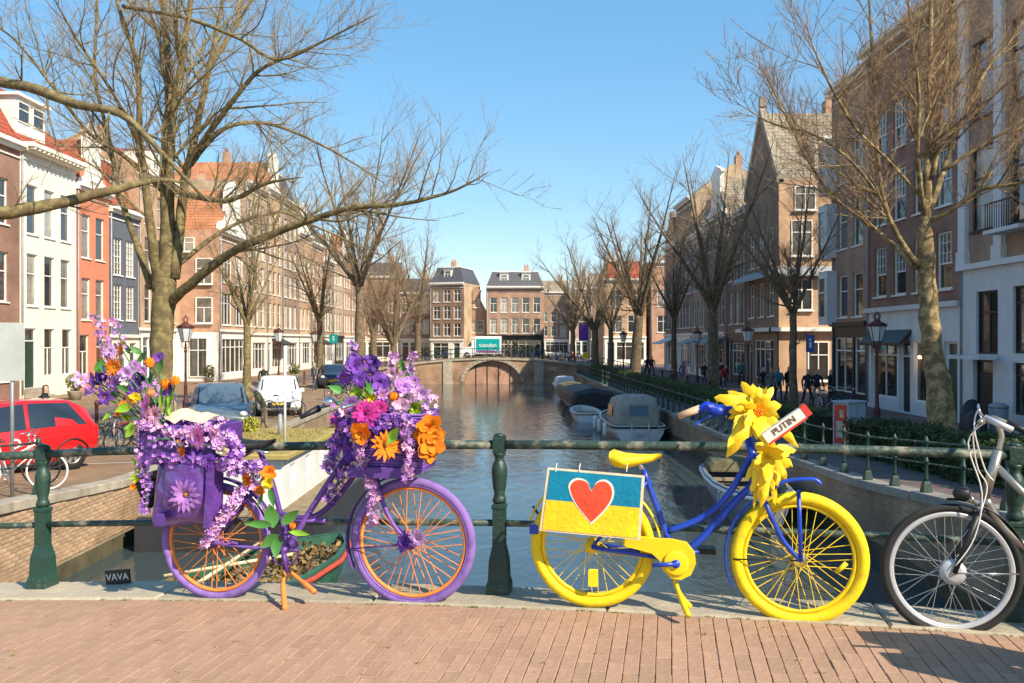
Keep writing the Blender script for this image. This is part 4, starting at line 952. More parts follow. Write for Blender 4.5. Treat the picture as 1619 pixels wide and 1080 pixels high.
for i, (px, y, lab) in enumerate([(118, 44, 'potted shrub before the white stuccoed house'), (222, 47, 'potted shrub left of the forked elm'), (330, 60, 'potted shrub before the white corner shopfront'), (465, 66, 'potted shrub under the far left lantern')]):
    p = W3(px, 560, y); shrub(p.x, y, gz(y), .45, .9, lab, m_shrub)

# ================================================================== vehicles
m_tyre = mat('tyre_rubber', (.018, .018, .018), .8, .2, 6); m_rim = mat('alloy_rim', (.5, .5, .5), .3, .1, metal=.8)
m_carglass = glassmat('car_glass', (.02, .025, .03)); m_head = mat('headlamp', (.75, .76, .75), .1, .05, spec=.9); m_tail = mat('tail_lamp', (.45, .02, .02), .2, .05); m_plate = mat('number_plate', (.75, .50, .03), .4, .05)
def wheel(parent, x, y, r_, wd, side):
    o = MB().lathe([(r_*.6, -wd/2), (r_*.95, -wd/2), (r_, -wd*.3), (r_, wd*.3), (r_*.95, wd/2), (r_*.6, wd/2)], 24, axis='y').build('wheel', m_tyre, parent, loc=(x, y, r_))
    b = MB().lathe([(r_*.62, -.01), (r_*.62, .012), (r_*.5, .02), (r_*.48, 0)], 20, (0, side*wd*.44, 0), axis='y')
    for k in range(5):
        a = 2*math.pi*k/5; M = Matrix.Translation((0, side*wd*.46, 0)) @ Matrix.Rotation(a, 4, 'Y'); b.box(-.035, .035, -.012, .012, .02, r_*.56, 0, M)
    b.lathe([(.06, -.02), (.06, .02)], 10, (0, side*wd*.46, 0), axis='y'); b.build('rim', m_rim, o)
def car(loc, rz, paint, label, Ln, Wd, H, kind='hatch', group='cars parked on the left quay'):
    """front at +x"""
    root = thing('parked_car', label, 'car', loc, rz, group); a = Ln/2; h = Wd/2
    # stations: x, half width at belt, bottom z, belt z, roof z, roof half width
    if kind == 'hatch': st = [(-a, h*.80, .36, .72, .78, h*.66), (-a+.06, h*.93, .26, .90, .98, h*.74), (-a+.24, h*.97, .22, .95, H-.20, h*.68), (-a+.62, h, .20, .95, H-.03, h*.73), (-.2, h, .20, .92, H, h*.74), (.30, h, .20, .90, H-.06, h*.72), (a-.98, h, .20, .89, .97, h*.80), (a-.45, h*.97, .20, .80, .86, h*.76), (a-.12, h*.90, .24, .66, .72, h*.66), (a, h*.74, .36, .54, .58, h*.56)]
    else: st = [(-a, h*.82, .40, .80, .86, h*.7), (-a+.08, h*.94, .28, .98, 1.06, h*.78), (-a+.5, h*.98, .22, 1.0, H-.22, h*.72), (-a+1.1, h, .20, 1.0, H-.02, h*.75), (-.2, h, .20, .98, H, h*.77), (.45, h, .20, .96, H-.08, h*.75), (a-1.25, h, .20, .94, 1.02, h*.82), (a-.6, h*.98, .22, .88, .95, h*.78), (a-.14, h*.92, .26, .76, .82, h*.7), (a, h*.78, .38, .60, .64, h*.6)]
    def sec(s_):
        x, w_, zb, zs, zt, wt = s_; zm = (zb+zs)/2
        r_ = [(w_*.88, zb), (w_, zb+.10), (w_*1.01, zm), (w_, zs), (wt+.02, zt-.035), (wt*.86, zt), (wt*.4, zt+.012)]
        return [Vector((x, y, z)) for y, z in r_]+[Vector((x, -y, z)) for y, z in reversed(r_)]
    S_ = [sec(q) for q in st]; n = len(S_[0]); b = MB()
    for q in S_: b.v += [tuple(v) for v in q]
    for i in range(len(S_)-1):
        for j in range(n): b.f.append((i*n+j, (i+1)*n+j, (i+1)*n+(j+1) % n, i*n+(j+1) % n)); b.m.append(0); b.s.append(j != n-1)
    b.f += [tuple(range(n)), tuple((len(S_)-1)*n+j for j in range(n-1, -1, -1))]; b.m += [0, 0]; b.s += [False, False]
    b.build('body', paint, root)
    def pane(nm, q, k=.10, off=.012, m=m_carglass):
        c = sum(q, Vector())/4; nrm = (q[1]-q[0]).cross(q[3]-q[0]).normalized()
        if nrm.dot(c-Vector((0, 0, .7))) < 0: nrm = -nrm
        MB().quad(*[p.lerp(c, k)+nrm*off for p in q]).build(nm, m, root)
    for sd in (0, 1):
        j0, j1 = (3, 4) if not sd else (n-4, n-5)
        for i0, i1 in ((2, 4), (4, 6)):
            A, B_ = S_[i0], S_[i1]
            if i1 == 6: pane('side_window', [A[j0], B_[j0].lerp(A[j0], .25), S_[5][j1], A[j1]], .09)
            else: pane('side_window', [A[j0], B_[j0], B_[j1], S_[3][j1]], .09)
    wq = [S_[6][4], S_[6][n-5], S_[5][n-5], S_[5][4]]; pane('windscreen', wq, .07, .022)
    pane('rear_window', [S_[1][4], S_[1][n-5], S_[2][n-5], S_[2][4]], .08, .02)
    for sd in (-1, 1):
        MB().lathe([(.01, -.05), (.11, -.03), (.13, .02), (.02, .05)], 12, (a-.07, sd*h*.70, .68 if kind == 'hatch' else .76), axis='x', sq=.7).build('headlight', m_head, root)
        MB().bev(-a-.01, -a+.08, sd*h*.72-.09, sd*h*.72+.09, .62, .92, .02).build('tail_light', m_tail, root)
        MB().bev(.50, .66, sd*(h+.04)-.09, sd*(h+.04)+.09, .92, 1.06, .03).build('mirror', paint, root)
        MB().bev(-.45, -.28, sd*(h+.012)-.012, sd*(h+.012)+.012, .80, .835, .006).build('door_handle', paint, root)
        for x in (-a+.62, a-.70): wheel(root, x, sd*(h-.10), .30 if kind == 'hatch' else .34, .2, sd)
        for x in (-a+.62, a-.70): MB().torus(.36 if kind == 'hatch' else .40, .02, 18, 6, (x, sd*(h+.0), .31), a0=.05, a1=math.pi-.05, ry=.03).build('wheel_arch', m_black, root)
        MB().box(-.22, -.205, sd*h*1.005-.006, sd*h*1.005+.006, .28, .90).build('door_seam', m_black, root)
    MB().bev(a-.05, a+.012, -h*.5, h*.5, .36, .60, .02).build('grille', m_black, root); MB().box(a+.013, a+.022, -.26, .26, .47, .57).build('number_plate', m_plate, root)
    return root
def paint(n, c): return mat(n, c, .25, .04, 2, coat=.8, spec=.5)
p = W3(64, 560, 20.3)
rc = car((-10.95, 18.3, gz(18.3)), R(232), paint('red_car_paint', (.55, .012, .015)), 'small red hatchback with white door lettering parked at the left edge', 3.5, 1.62, 1.54)
MB().torus(.09, .026, 18, 6, (.05, .826, .66), ry=.010).build('round_emblem', m_white, rc)
inst('lettering', text_mesh('o', .2, .003, m_white), rc, (-.22, .832, .58), (math.pi/2, 0, math.pi))
p = W3(368, 560, 31); car((-9.65, 28.2, gz(28.2)), R(-70), paint('blue_grey_car_paint', (.10, .14, .18)), 'blue grey estate car parked behind the purple bicycle saddle', 4.4, 1.85, 1.62, 'suv')
p = W3(472, 560, 38); car((-9.85, 36, gz(36)), R(-74), paint('white_car_paint', (.75, .75, .74)), 'white car parked right of the blue grey car', 4.3, 1.8, 1.55, 'suv')
p = W3(540, 560, 56); car((p.x-.6, 56, gz(56)), R(-78), paint('dark_car_paint', (.02, .025, .04)), 'dark car parked far down the left quay', 4.3, 1.8, 1.5, 'suv')
# delivery van on the far bridge
vn = thing('delivery_van', 'white delivery van with a teal lettered box on the far bridge', 'van', (-3.0, FB+2.2, fdeck(-3)+.02), math.pi-.03)
vn.scale = (.86,)*3
vp = paint('van_white', (.78, .78, .78))
MB().prism([(.75, .3), (2.35, .3), (2.4, .8), (2.25, 1.05), (1.6, 1.2), (1.1, 1.95), (.75, 2.0)], -.9, .9).build('cab', vp, vn)
MB().bev(-2.3, .72, -.98, .98, .42, 2.45, .05).build('cargo_box', vp, vn); MB().box(-2.2, 2.3, -.8, .8, .25, .40).build('chassis', m_black, vn)
MB().box(-2.1, .6, .981, .995, .78, 2.15).build('side_panel', mat('teal_van_panel', (.0, .33, .33), .4, .05), vn); MB().box(-2.1, .6, .981, .994, .60, .77).build('side_stripe', mat('magenta_stripe', (.35, .06, .28), .4, .05), vn)
inst('lettering', text_mesh('vianden', .66, .004, m_white), vn, (-.75, 1.0, 1.42), (math.pi/2, 0, math.pi))
MB().prism([(1.12, 1.3), (1.58, 1.24), (1.2, 1.85), (1.12, 1.85)], .901, .91).build('side_window', m_carglass, vn)
MB().quad((1.66, -.8, 1.2), (1.66, .8, 1.2), (1.17, .7, 1.92), (1.17, -.7, 1.92)).build('windscreen', m_carglass, vn)
for x in (-1.5, 1.65):
    for sd in (-1, 1): wheel(vn, x, sd*.82, .33, .2, sd)
for sd in (-1, 1): MB().bev(2.3, 2.42, sd*.7-.12, sd*.7+.12, .68, .86, .02).build('headlight', m_head, vn)
# ================================================================== the three bicycles on the bridge
class Rig:
    """a thing leaning on the railing; coordinates come as points of its own upright plane"""
    def __init__(s, name, label, cat, s0, t, z0, group=None, lean=0.):
        s.s0, s.t, s.z0 = s0, t, z0; p = BW(s0, -t, z0)
        s.root = thing(name, label, cat, p, 0, group, rot=(lean, 0, ANG))
    def P(s, px, py, y=0.):            # y: metres behind (+) or in front (-) of the plane
        a, z = bs(px, py, s.t-y); return Vector((a-s.s0, y, z-s.z0))
def smooth_path(P, k=5):
    P = [Vector(p) for p in P]; out = []
    for i in range(len(P)-1):
        p0, p1, p2, p3 = P[max(i-1, 0)], P[i], P[i+1], P[min(i+2, len(P)-1)]
        for j in range(k):
            t = j/k; out.append(.5*((2*p1)+(p2-p0)*t+(2*p0-5*p1+4*p2-p3)*t*t+(3*p1-p0-3*p2+p3)*t**3))
    return out+[P[-1]]
def bar(parent, name, pts, r_, m, n=8, k=5): return MB().tube(smooth_path(pts, k) if len(pts) > 2 else pts, r_, n).build(name, m, parent)
def bike_wheel(parent, c, Ro, tr, mt, mr, ms, mh, nsp=32, hubr=.022, wall=None, phase=0., sr=.0019):
    w_ = MB().torus(Ro-tr*2-.008, .011, 56, 8, ry=.013).build('wheel', mr, parent, loc=c)
    ty = MB().torus(Ro-tr, tr, 64, 10, ry=tr*.95).build('tyre', mt, w_)
    if wall: MB().torus(Ro-tr*1.75, tr*.26, 56, 6, ry=tr*.86).build('tyre_wall', wall, w_)
    MB().lathe([(.010, -.055), (.012, -.04), (hubr*1.6, -.036), (hubr*1.6, -.030), (hubr, -.026), (hubr, .026), (hubr*1.6, .030), (hubr*1.6, .036), (.012, .04), (.010, .055)], 14, axis='y').build('hub', mh, w_)
    R1 = Ro-tr*2-.006; mm = []
    for sg in (1, -1):
        for sy in (1, -1):
            a = .95*sg; mm.append(MB().tube([(hubr*1.5*math.sin(a), .031*sy, hubr*1.5*math.cos(a)), (0, .002*sy, R1)], sr, 4, caps=False).mesh('spoke', ms))
    for k in range(nsp): inst('spoke', mm[k % 4], w_, (0, 0, 0), (0, 2*math.pi*(k+.4*((k//2) % 2))/nsp+phase, 0))
    return w_
def fender(parent, c, Rf, a0, a1, m, wd=.028): return MB().torus(Rf, .006, 26, 6, c, 0, R(a0), R(a1), ry=wd).build('mudguard', m, parent)
def saddle(parent, c, m, Ln=.27, tilt=0.):
    b = MB(); st = [(-.5, .070, .035), (-.42, .095, .055), (-.2, .09, .05), (.05, .05, .035), (.3, .028, .025), (.5, .016, .012)]; n = 10; vs = []
    for x, w_, h in st:
        for j in range(n): a = 2*math.pi*j/n; vs.append((x*Ln, w_*math.cos(a), (h*.7 if math.sin(a) > 0 else h)*math.sin(a)+(.02 if x < -.3 else 0)+(.012 if x > .4 else 0)))
    fs = [(i*n+j, (i+1)*n+j, (i+1)*n+(j+1) % n, i*n+(j+1) % n) for i in range(len(st)-1) for j in range(n)]+[tuple(range(n-1, -1, -1)), tuple((len(st)-1)*n+j for j in range(n))]
    b.add(vs, fs, 0, True); return b.build('saddle', m, parent, loc=c, rot=(0, tilt, 0))
def crank(parent, c, m, Rg, teeth=True, ang=.6, pedal=None, ln=.165, yo=-.05):
    ch = MB().torus(Rg, .006, 30, 6, ry=.004)
    for k in range(5): ch.tube([(0, 0, 0), (Rg*math.cos(k*1.257), 0, Rg*math.sin(k*1.257))], .008, 5)
    g = ch.build('chainring', m, parent, loc=(c[0], yo, c[2]))
    for k, sg in enumerate((1, -1)):
        y = yo-.02 if sg > 0 else .07; e = Vector((c[0]+sg*ln*math.cos(ang), y, c[2]+sg*ln*math.sin(ang)))
        MB().tube([(c[0], y, c[2]), e], [.014, .010], 8).build('crank_arm', m, parent)
        if pedal: MB().bev(e.x-.045, e.x+.045, e.y-(.09 if sg > 0 else 0), e.y+(0 if sg > 0 else .09), e.z-.012, e.z+.012, .004).build('pedal', pedal, parent)
    MB().tube([(c[0], yo-.03, c[2]), (c[0], .08, c[2])], .022, 10).build('bottom_bracket', m, parent)
# ------------------------------------------------------------------ purple bicycle
m_pur = mat('purple_paint', (.18, .085, .37), .5, .16, 14, .12, spec=.4); m_purd = mat('deep_purple_paint', (.10, .04, .23), .4, .2, 9, .1); m_orp = mat('orange_paint', (.75, .24, .05), .55, .15, 12)
m_purt = mat('purple_painted_tyre', (.15, .085, .27), .75, .18, 14, .15, spec=.25, col2=(.25, .145, .43), thr=(.30, .52), detail=9)
m_blackp = mat('black_plastic', (.02, .02, .02), .45, .2, 8); m_bag = mat('purple_vinyl', (.12, .045, .28), .22, .15, 2.2, .9, spec=.7, coat=.4); m_chrome = mat('chrome', (.6, .6, .6), .2, .1, metal=.9)
pb = Rig('decorated_bicycle', 'purple painted bicycle with orange spokes and flower filled baskets', 'bicycle', -1.05, .2, 0.)
Q = pb.P; rt = pb.root
RH = Q(341, 855); FHb = Q(652, 857); BB = Q(455, 866)
bike_wheel(rt, RH, .345, .024, m_purt, m_orp, m_orp, m_purd, 32, phase=.1, sr=.0032)
fw = bike_wheel(rt, FHb, .362, .026, m_purt, m_orp, m_orp, m_purd, 36, wall=m_pur, sr=.0032)
bar(rt, 'seat_tube', [BB, Q(432, 770), Q(410, 712)], .016, m_purd); bar(rt, 'seat_post', [Q(412, 720), Q(405, 696)], .012, m_chrome)
for y in (-.05, .05): bar(rt, 'chainstay', [RH+Vector((0, y, 0)), Q(400, 866, y*.9), BB+Vector((0, y*.6, 0))], .010, m_pur); bar(rt, 'seat_stay', [RH+Vector((0, y, 0)), Q(425, 745, y*.4)], .009, m_purd)
H0, H1 = Q(572, 655), Q(588, 735)
bar(rt, 'head_tube', [H0, H1], .021, m_purd); bar(rt, 'down_tube', [BB, Q(495, 800), Q(545, 725), Q(578, 690)], .018, m_pur); bar(rt, 'top_tube', [Q(440, 812), Q(490, 818), Q(530, 790), Q(583, 718)], .016, m_purd)
bar(rt, 'cross_tube', [Q(447, 822), Q(515, 823)], .014, m_pur)
for y in (-.055, .055): bar(rt, 'fork_blade', [H1+Vector((0, y*.5, 0)), Q(605, 795, y), Q(622, 830, y), FHb+Vector((0, y, 0))], [.014]*6+[.012]*10, m_pur)
fender(rt, FHb, .385, 100, 205, m_purd); fender(rt, RH, .37, 15, 140, m_purd)
bar(rt, 'mudguard_stay', [Q(551, 868, -.03), FHb+Vector((0, -.05, 0))], .004, m_purd)
saddle(rt, Q(400, 703), m_blackp, .28, -.12); MB().tube([Q(385, 722, -.03), Q(402, 712, -.03), Q(425, 716, -.03)], .007, 6).build('saddle_spring', m_chrome, rt)
crank(rt, BB, m_purd, .088, ang=-1.35, ln=.13); bar(rt, 'kickstand', [Q(450, 905, -.02), Q(447, 925, -.08), Q(450, 964, -.19)], [.011]*5+[.016]*6, m_orp)
bar(rt, 'kickstand', [Q(460, 905, -.02), Q(480, 922, -.06), Q(497, 936, -.11)], [.011]*5+[.016]*6, m_orp)
bar(rt, 'handlebar', [Q(478, 657, -.05), Q(508, 643, .02), Q(545, 636, .1), Q(575, 640, .12), Q(575, 642, -.05), Q(560, 640, -.22), Q(540, 645, -.3)], .012, m_chrome)
bar(rt, 'grip', [Q(474, 660, -.06), Q(505, 645, .01)], [.013, .021], m_blackp); MB().lathe([(.03, -.02), (.04, 0), (.03, .02), (.008, .03)], 12, Q(520, 636, -.02)).build('bell', m_chrome, rt)
# wicker basket in front
def weave_basket(x0, x1, y0, y1, z0, z1, m, parent, name):
    b = MB(); nz = int((z1-z0)/.016)
    ring = lambda k, z: [(x0-k, y0-k, z), (x1+k, y0-k, z), (x1+k, y1+k, z), (x0-k, y1+k, z), (x0-k, y0-k, z)]
    for i in range(nz+1): b.tube(ring(.018*i/nz+(.004 if i % 2 else 0), z0+(z1-z0)*i/nz), .0085, 5)
    for k in range(12):
        f = (k+.5)/12
        for yy, sg in ((y0, -1), (y1, 1)): b.tube([(x0+(x1-x0)*f, yy, z0), (x0+(x1-x0)*f, yy+sg*.018, z1)], .007, 5)
    for k in range(8):
        f = (k+.5)/8
        for xx, sg in ((x0, -1), (x1, 1)): b.tube([(xx, y0+(y1-y0)*f, z0), (xx+sg*.018, y0+(y1-y0)*f, z1)], .007, 5)
    b.box(x0, x1, y0, y1, z0-.015, z0+.005); return b.build(name, m, parent, kind='stuff')
a, c = Q(572, 742, -.12), Q(664, 655, -.12)
weave_basket(a.x, c.x, -.16, .16, a.z, c.z, m_pur, rt, 'wicker_basket')
MB().bev(a.x-.06, c.x-.02, -.19, -.165, a.z-.035, a.z+.025, .006).build('basket_board', m_purd, rt)
# rear crate and saddle bag
a, c = Q(232, 728, -.1), Q(346, 672, -.1)
cr = thing('flower_crate', 'purple wooden crate full of blossoms on the rear carrier', 'crate', BW(-1.05, -.2, 0), 0, rot=(0, 0, ANG))
for x0, x1, y0, y1 in ((a.x, c.x, -.17, -.155), (a.x, c.x, .155, .17), (a.x, a.x+.015, -.154, .154), (c.x-.015, c.x, -.154, .154)): MB().bev(x0, x1, y0, y1, a.z, c.z, .006).build('side_board', m_purd, cr)
MB().box(a.x+.016, c.x-.016, -.154, .154, a.z, a.z+.015).build('bottom_board', m_purd, cr)
bar(rt, 'carrier', [Q(232, 732, -.04), Q(330, 730, -.04), Q(410, 740, -.02)], .008, m_purd)
bar(rt, 'carrier_stay', [Q(300, 732, -.05), RH+Vector((0, -.06, 0))], .006, m_purd)
bg_ = thing('pannier_bag', 'shiny purple vinyl pannier bag hanging beside the rear wheel', 'bag', BW(-1.05, -.2, 0), 0, rot=(0, 0, ANG))
q = [Q(250, 722, -.10), Q(348, 718, -.10), Q(346, 828, -.10), Q(326, 838, -.10), Q(237, 836, -.10)]
def bulge(c4, y0, y1, amp, n=14, wr=.006, seed=1):
    r_ = random.Random(seed); vs = []; ph = [r_.uniform(0, 6) for _ in range(6)]
    for j in range(n+1):
        for i in range(n+1):
            u, v = i/n, j/n; p = c4[0].lerp(c4[1], u).lerp(c4[3].lerp(c4[2], u), v); e = min(1, 6*min(u, 1-u))**.5*min(1, 6*min(v, 1-v))**.5
            vs.append((p.x+.006*math.sin(7*v+ph[0])*(u-.5), y1+(y0-y1)*e-amp*math.sin(math.pi*u)*math.sin(math.pi*min(1, v*.8+.15))+e*wr*(math.sin(11*u+5*v+ph[1])+math.sin(17*v-6*u+ph[2])+.6*math.sin(29*u+13*v+ph[3])), p.z+.006*math.sin(9*u+ph[4])*(v > .9)))
    k = n+1; b = MB().add(vs, [(j*k+i, j*k+k+i, j*k+k+i+1, j*k+i+1) for j in range(n) for i in range(n)], 0, True)
    b.prism([(v.x, v.z) for v in reversed([p.lerp(sum(c4, Vector())/4, .01) for p in c4])], y1+.001, y1+.02); return b
bulge([q[0], q[1], q[2], q[4]], -.17, -.075, .035).build('pouch', m_bag, bg_)
q = [Q(258, 722, -.2), Q(328, 720, -.2), Q(325, 806, -.2), Q(318, 812, -.2), Q(252, 806, -.2), Q(248, 798, -.2)]
bulge([q[0], q[1], q[2], q[4]], -.212, -.185, .03, 12, .004, 5).build('flap', m_bag, bg_)
q = [Q(330, 722, -.2), Q(338, 722, -.2), Q(334, 834, -.2), Q(324, 834, -.2)]
MB().prism([(v.x, v.z) for v in q], -.222, -.190).build('strap', m_bag, bg_); MB().bev(Q(283, 0).x, Q(296, 0).x, -.248, -.212, Q(0, 818, -.2).z, Q(0, 800, -.2).z, .004).build('buckle', m_purd, bg_)
bag = Q(262, 705, -.19), Q(272, 690, -.19), Q(281, 712, -.19)
bar(cr, 'drawn_cord', list(bag), .004, mat('cord_lilac', (.5, .42, .6), .7))
# ------------------------------------------------------------------ flowers
FC = {'orange': (.85, .22, .015), 'lilac': (.44, .20, .55), 'palelilac': (.60, .36, .68), 'violet': (.20, .07, .42), 'deep': (.10, .035, .25), 'pink': (.80, .28, .58), 'magenta': (.62, .05, .32), 'palepink': (.76, .42, .58), 'yellow': (.90, .60, .02), 'lime': (.38, .52, .04), 'cream': (.58, .48, .34), 'peach': (.80, .36, .14)}
FM = {k: mat('petal_'+k, v, .65, .32, 22, .25, spec=.15) for k, v in FC.items()}
for m_ in FM.values(): m_.node_tree.nodes['Principled BSDF'].inputs['Subsurface Weight'].default_value = .0
m_lf = mat('cloth_leaf', (.06, .20, .04), .5, .3, 18); m_lf2 = mat('bright_cloth_leaf', (.22, .42, .03), .5, .3, 18); m_ctr = mat('flower_heart', (.35, .16, .02), .8, .3, 30)
def petal(b, ang, r0, r1, wd, cup, twist=0., tipw=.0, seg=4):
    ca, sa = math.cos(ang), math.sin(ang); vs = []
    for i in range(seg+1):
        t = i/seg; r_ = r0+(r1-r0)*t; w_ = wd*(math.sin(math.pi*min(1, t*.82+.12))**.8)*(1 if i < seg else tipw); y = -cup*math.sin(t*1.9)*r1+twist*t*t*r1
        for sgn, dy in ((-1, 0.), (0, .12*wd), (1, 0.)): vs.append((r_*ca-sgn*w_*sa, y+dy, r_*sa+sgn*w_*ca))
    b.add(vs, [(i*3+j, i*3+j+1, (i+1)*3+j+1, (i+1)*3+j) for i in range(seg) for j in (0, 1)], 0, True)
FCACHE = {}
def flower_meshes(kind, col, v):
    key = (kind, col, v)
    if key in FCACHE: return FCACHE[key]
    r_ = random.Random(hash((kind, v)) % 999 if False else sum(map(ord, kind))+v*7); b = MB(); j = lambda s_: r_.uniform(-s_, s_)
    if kind == 'daisy':
        for k in range(15): petal(b, 2*math.pi*k/15+j(.08), .12, 1+j(.12), .13, .18+j(.1), tipw=.35)
        for k in range(11): petal(b, 2*math.pi*k/11+j(.1), .1, .68+j(.1), .12, .42+j(.1), tipw=.3)
    elif kind == 'dahlia':
        for n_, rr, cu in ((16, 1, .08), (14, .82, .3), (11, .6, .55), (8, .38, .9)):
            for k in range(n_): petal(b, 2*math.pi*k/n_+j(.12), .06, rr*(1+j(.1)), .14, cu+j(.08), tipw=.1)
    elif kind == 'ruffle':
        for n_, rr, cu in ((6, 1, .10), (5, .78, .45), (4, .5, .8)):
            for k in range(n_): petal(b, 2*math.pi*k/n_+j(.2), .04, rr*(1+j(.12)), .48*rr, cu+j(.15), j(.3), tipw=.65, seg=5)
    elif kind == 'star':
        for k in range(6): petal(b, 2*math.pi*k/6+j(.15), .05, 1+j(.15), .25, .15+j(.15), j(.2), tipw=.1)
        for k in range(5): petal(b, 2*math.pi*k/5+j(.2), .05, .65+j(.1), .2, .5+j(.1), tipw=.1)
    elif kind == 'tulip':
        for k in range(6):
            a = 2*math.pi*k/6; ca, sa = math.cos(a), math.sin(a); vs = []
            for i in range(5):
                t = i/4; rr = .42*math.sin(.35+t*2.0)+(.06 if k % 2 else 0); w_ = .34*math.sin(math.pi*(t*.8+.15))*(1 if i < 4 else .3)
                for sg in (-1, 0, 1): vs.append((rr*ca-sg*w_*sa, rr*sa+sg*w_*ca, t*1.15-.5))
            b.add(vs, [(i*3+q_, i*3+q_+1, (i+1)*3+q_+1, (i+1)*3+q_) for i in range(4) for q_ in (0, 1)], 0, True)
    c_ = MB().lathe([(.02, -.16), (.13, -.13), (.17, -.04), (.12, .02)], 8, axis='y')
    FCACHE[key] = (b.mesh('flower', FM[col]), c_.mesh('flower_centre', m_ctr if col != 'pink' else FM['magenta'])); return FCACHE[key]
def flower(parent, p, size, kind, col, tilt=None):
    fm, cm = flower_meshes(kind, col, rnd.randrange(3)); rx, rz = (rnd.uniform(-.5, .35), rnd.uniform(-.55, .55)) if tilt is None else tilt
    o = inst('flower', fm, parent, p, (rx, rnd.uniform(0, 6.28) if kind != 'tulip' else rnd.uniform(-.4, .4), rz), size)
    if kind in ('daisy', 'star'): inst('flower_centre', cm, o)
    return o
LFM = {}
def leaf(parent, p, ln, wd, ang, m=None, yaw=0.):
    m = m or m_lf
    if m.name not in LFM:
        b = MB(); n = 6; vs = []
        for i in range(n+1):
            t = i/n; w_ = math.sin(math.pi*t**.8)*.5+.0; z = -.18*t*t
            for sg in (-1, 0, 1): vs.append((t, z+(.0 if sg else .10*math.sin(math.pi*t)), sg*w_))
        b.add(vs, [(i*3+q_, i*3+q_+1, (i+1)*3+q_+1, (i+1)*3+q_) for i in range(n) for q_ in (0, 1)], 0, True); LFM[m.name] = b.mesh('leaf', m)
    return inst('leaf', LFM[m.name], parent, p, (rnd.uniform(-.5, .5), -ang, yaw), (ln, ln*.8, wd))
def florets(pts, n, rad, size, seed, cols=None):
    """many small five-petalled florets strewn round a line"""
    r_ = random.Random(seed); b = MB(); P = smooth_path(pts, 6) if len(pts) > 2 else [Vector(p) for p in pts]
    for k in range(n):
        t = r_.random()*(len(P)-1); i = min(int(t), len(P)-2); c = P[i].lerp(P[i+1], t-i)+unit(r_)*rad*r_.random()**.5
        nr = (unit(r_)+Vector((0, -.9, .2))).normalized(); u = nr.orthogonal().normalized(); v = nr.cross(u); mi = r_.randrange(3); sz = size*r_.uniform(.7, 1.3); a0 = r_.random()*6.28
        for q_ in range(5):
            a = a0+q_*1.2566; d = u*math.cos(a)+v*math.sin(a); e = u*-math.sin(a)+v*math.cos(a)
            b.add([c, c+d*sz*.6+e*sz*.34+nr*sz*.12, c+d*sz+nr*sz*.3, c+d*sz*.6-e*sz*.34+nr*sz*.12], [(0, 1, 2, 3)], mi)
    return b
def garland(rig, label, pts, n, rad, size, seed, cols, y=-.05, group='lilac garlands on the purple bicycle'):
    P = [rig.P(p[0], p[1], p[2] if len(p) > 2 else y) for p in pts]
    root = thing('flower_garland', label, 'garland', rig.root.location, 0, group, rot=(0, 0, ANG))
    bar(root, 'cord', P, .004, m_lf); florets(P, n, rad, size, seed).build('florets', [FM[c] for c in cols], root, kind='stuff'); return root
def bouquet(rig, label, items, leaves, sprays, group='flower arrangements on the purple bicycle', name='flower_arrangement', origin=None):
    root = thing(name, label, 'flowers', rig.root.location, 0, group, rot=(0, 0, ANG))
    for px, py, y, sz, kind, col in items: flower(root, rig.P(px, py, y), sz*.66/285., kind, col)
    for px, py, y, ln, wd, ang, br in leaves: leaf(root, rig.P(px, py, y), ln*.85/285., wd*.8/285., R(ang), m_lf2 if br else m_lf, rnd.uniform(-.4, .4))
    for i, (pts, n, rad, size, cols, y) in enumerate(sprays):
        P = [rig.P(a_, b_, y+rnd.uniform(-.03, .03)) for a_, b_ in pts]; bar(root, 'stem', P, .004, m_lf)
        florets(P, n, rad, size, 50+i).build('spray', [FM[c] for c in cols], root, kind='stuff')
    if origin: 
        b = MB(); o = rig.P(*origin)
        for px, py, y, sz, kind, col in items: b.tube([o+Vector((rnd.uniform(-.08, .08), rnd.uniform(-.06, .06), 0)), (o+rig.P(px, py, y))/2+Vector((0, 0, .03)), rig.P(px, py, y+.03)], .004, 4)
        b.build('stems', m_lf, root)
    return root
LV = ['lilac', 'palelilac', 'violet']; VV = ['violet', 'deep', 'lilac']; PV = ['palelilac', 'palepink', 'lilac']
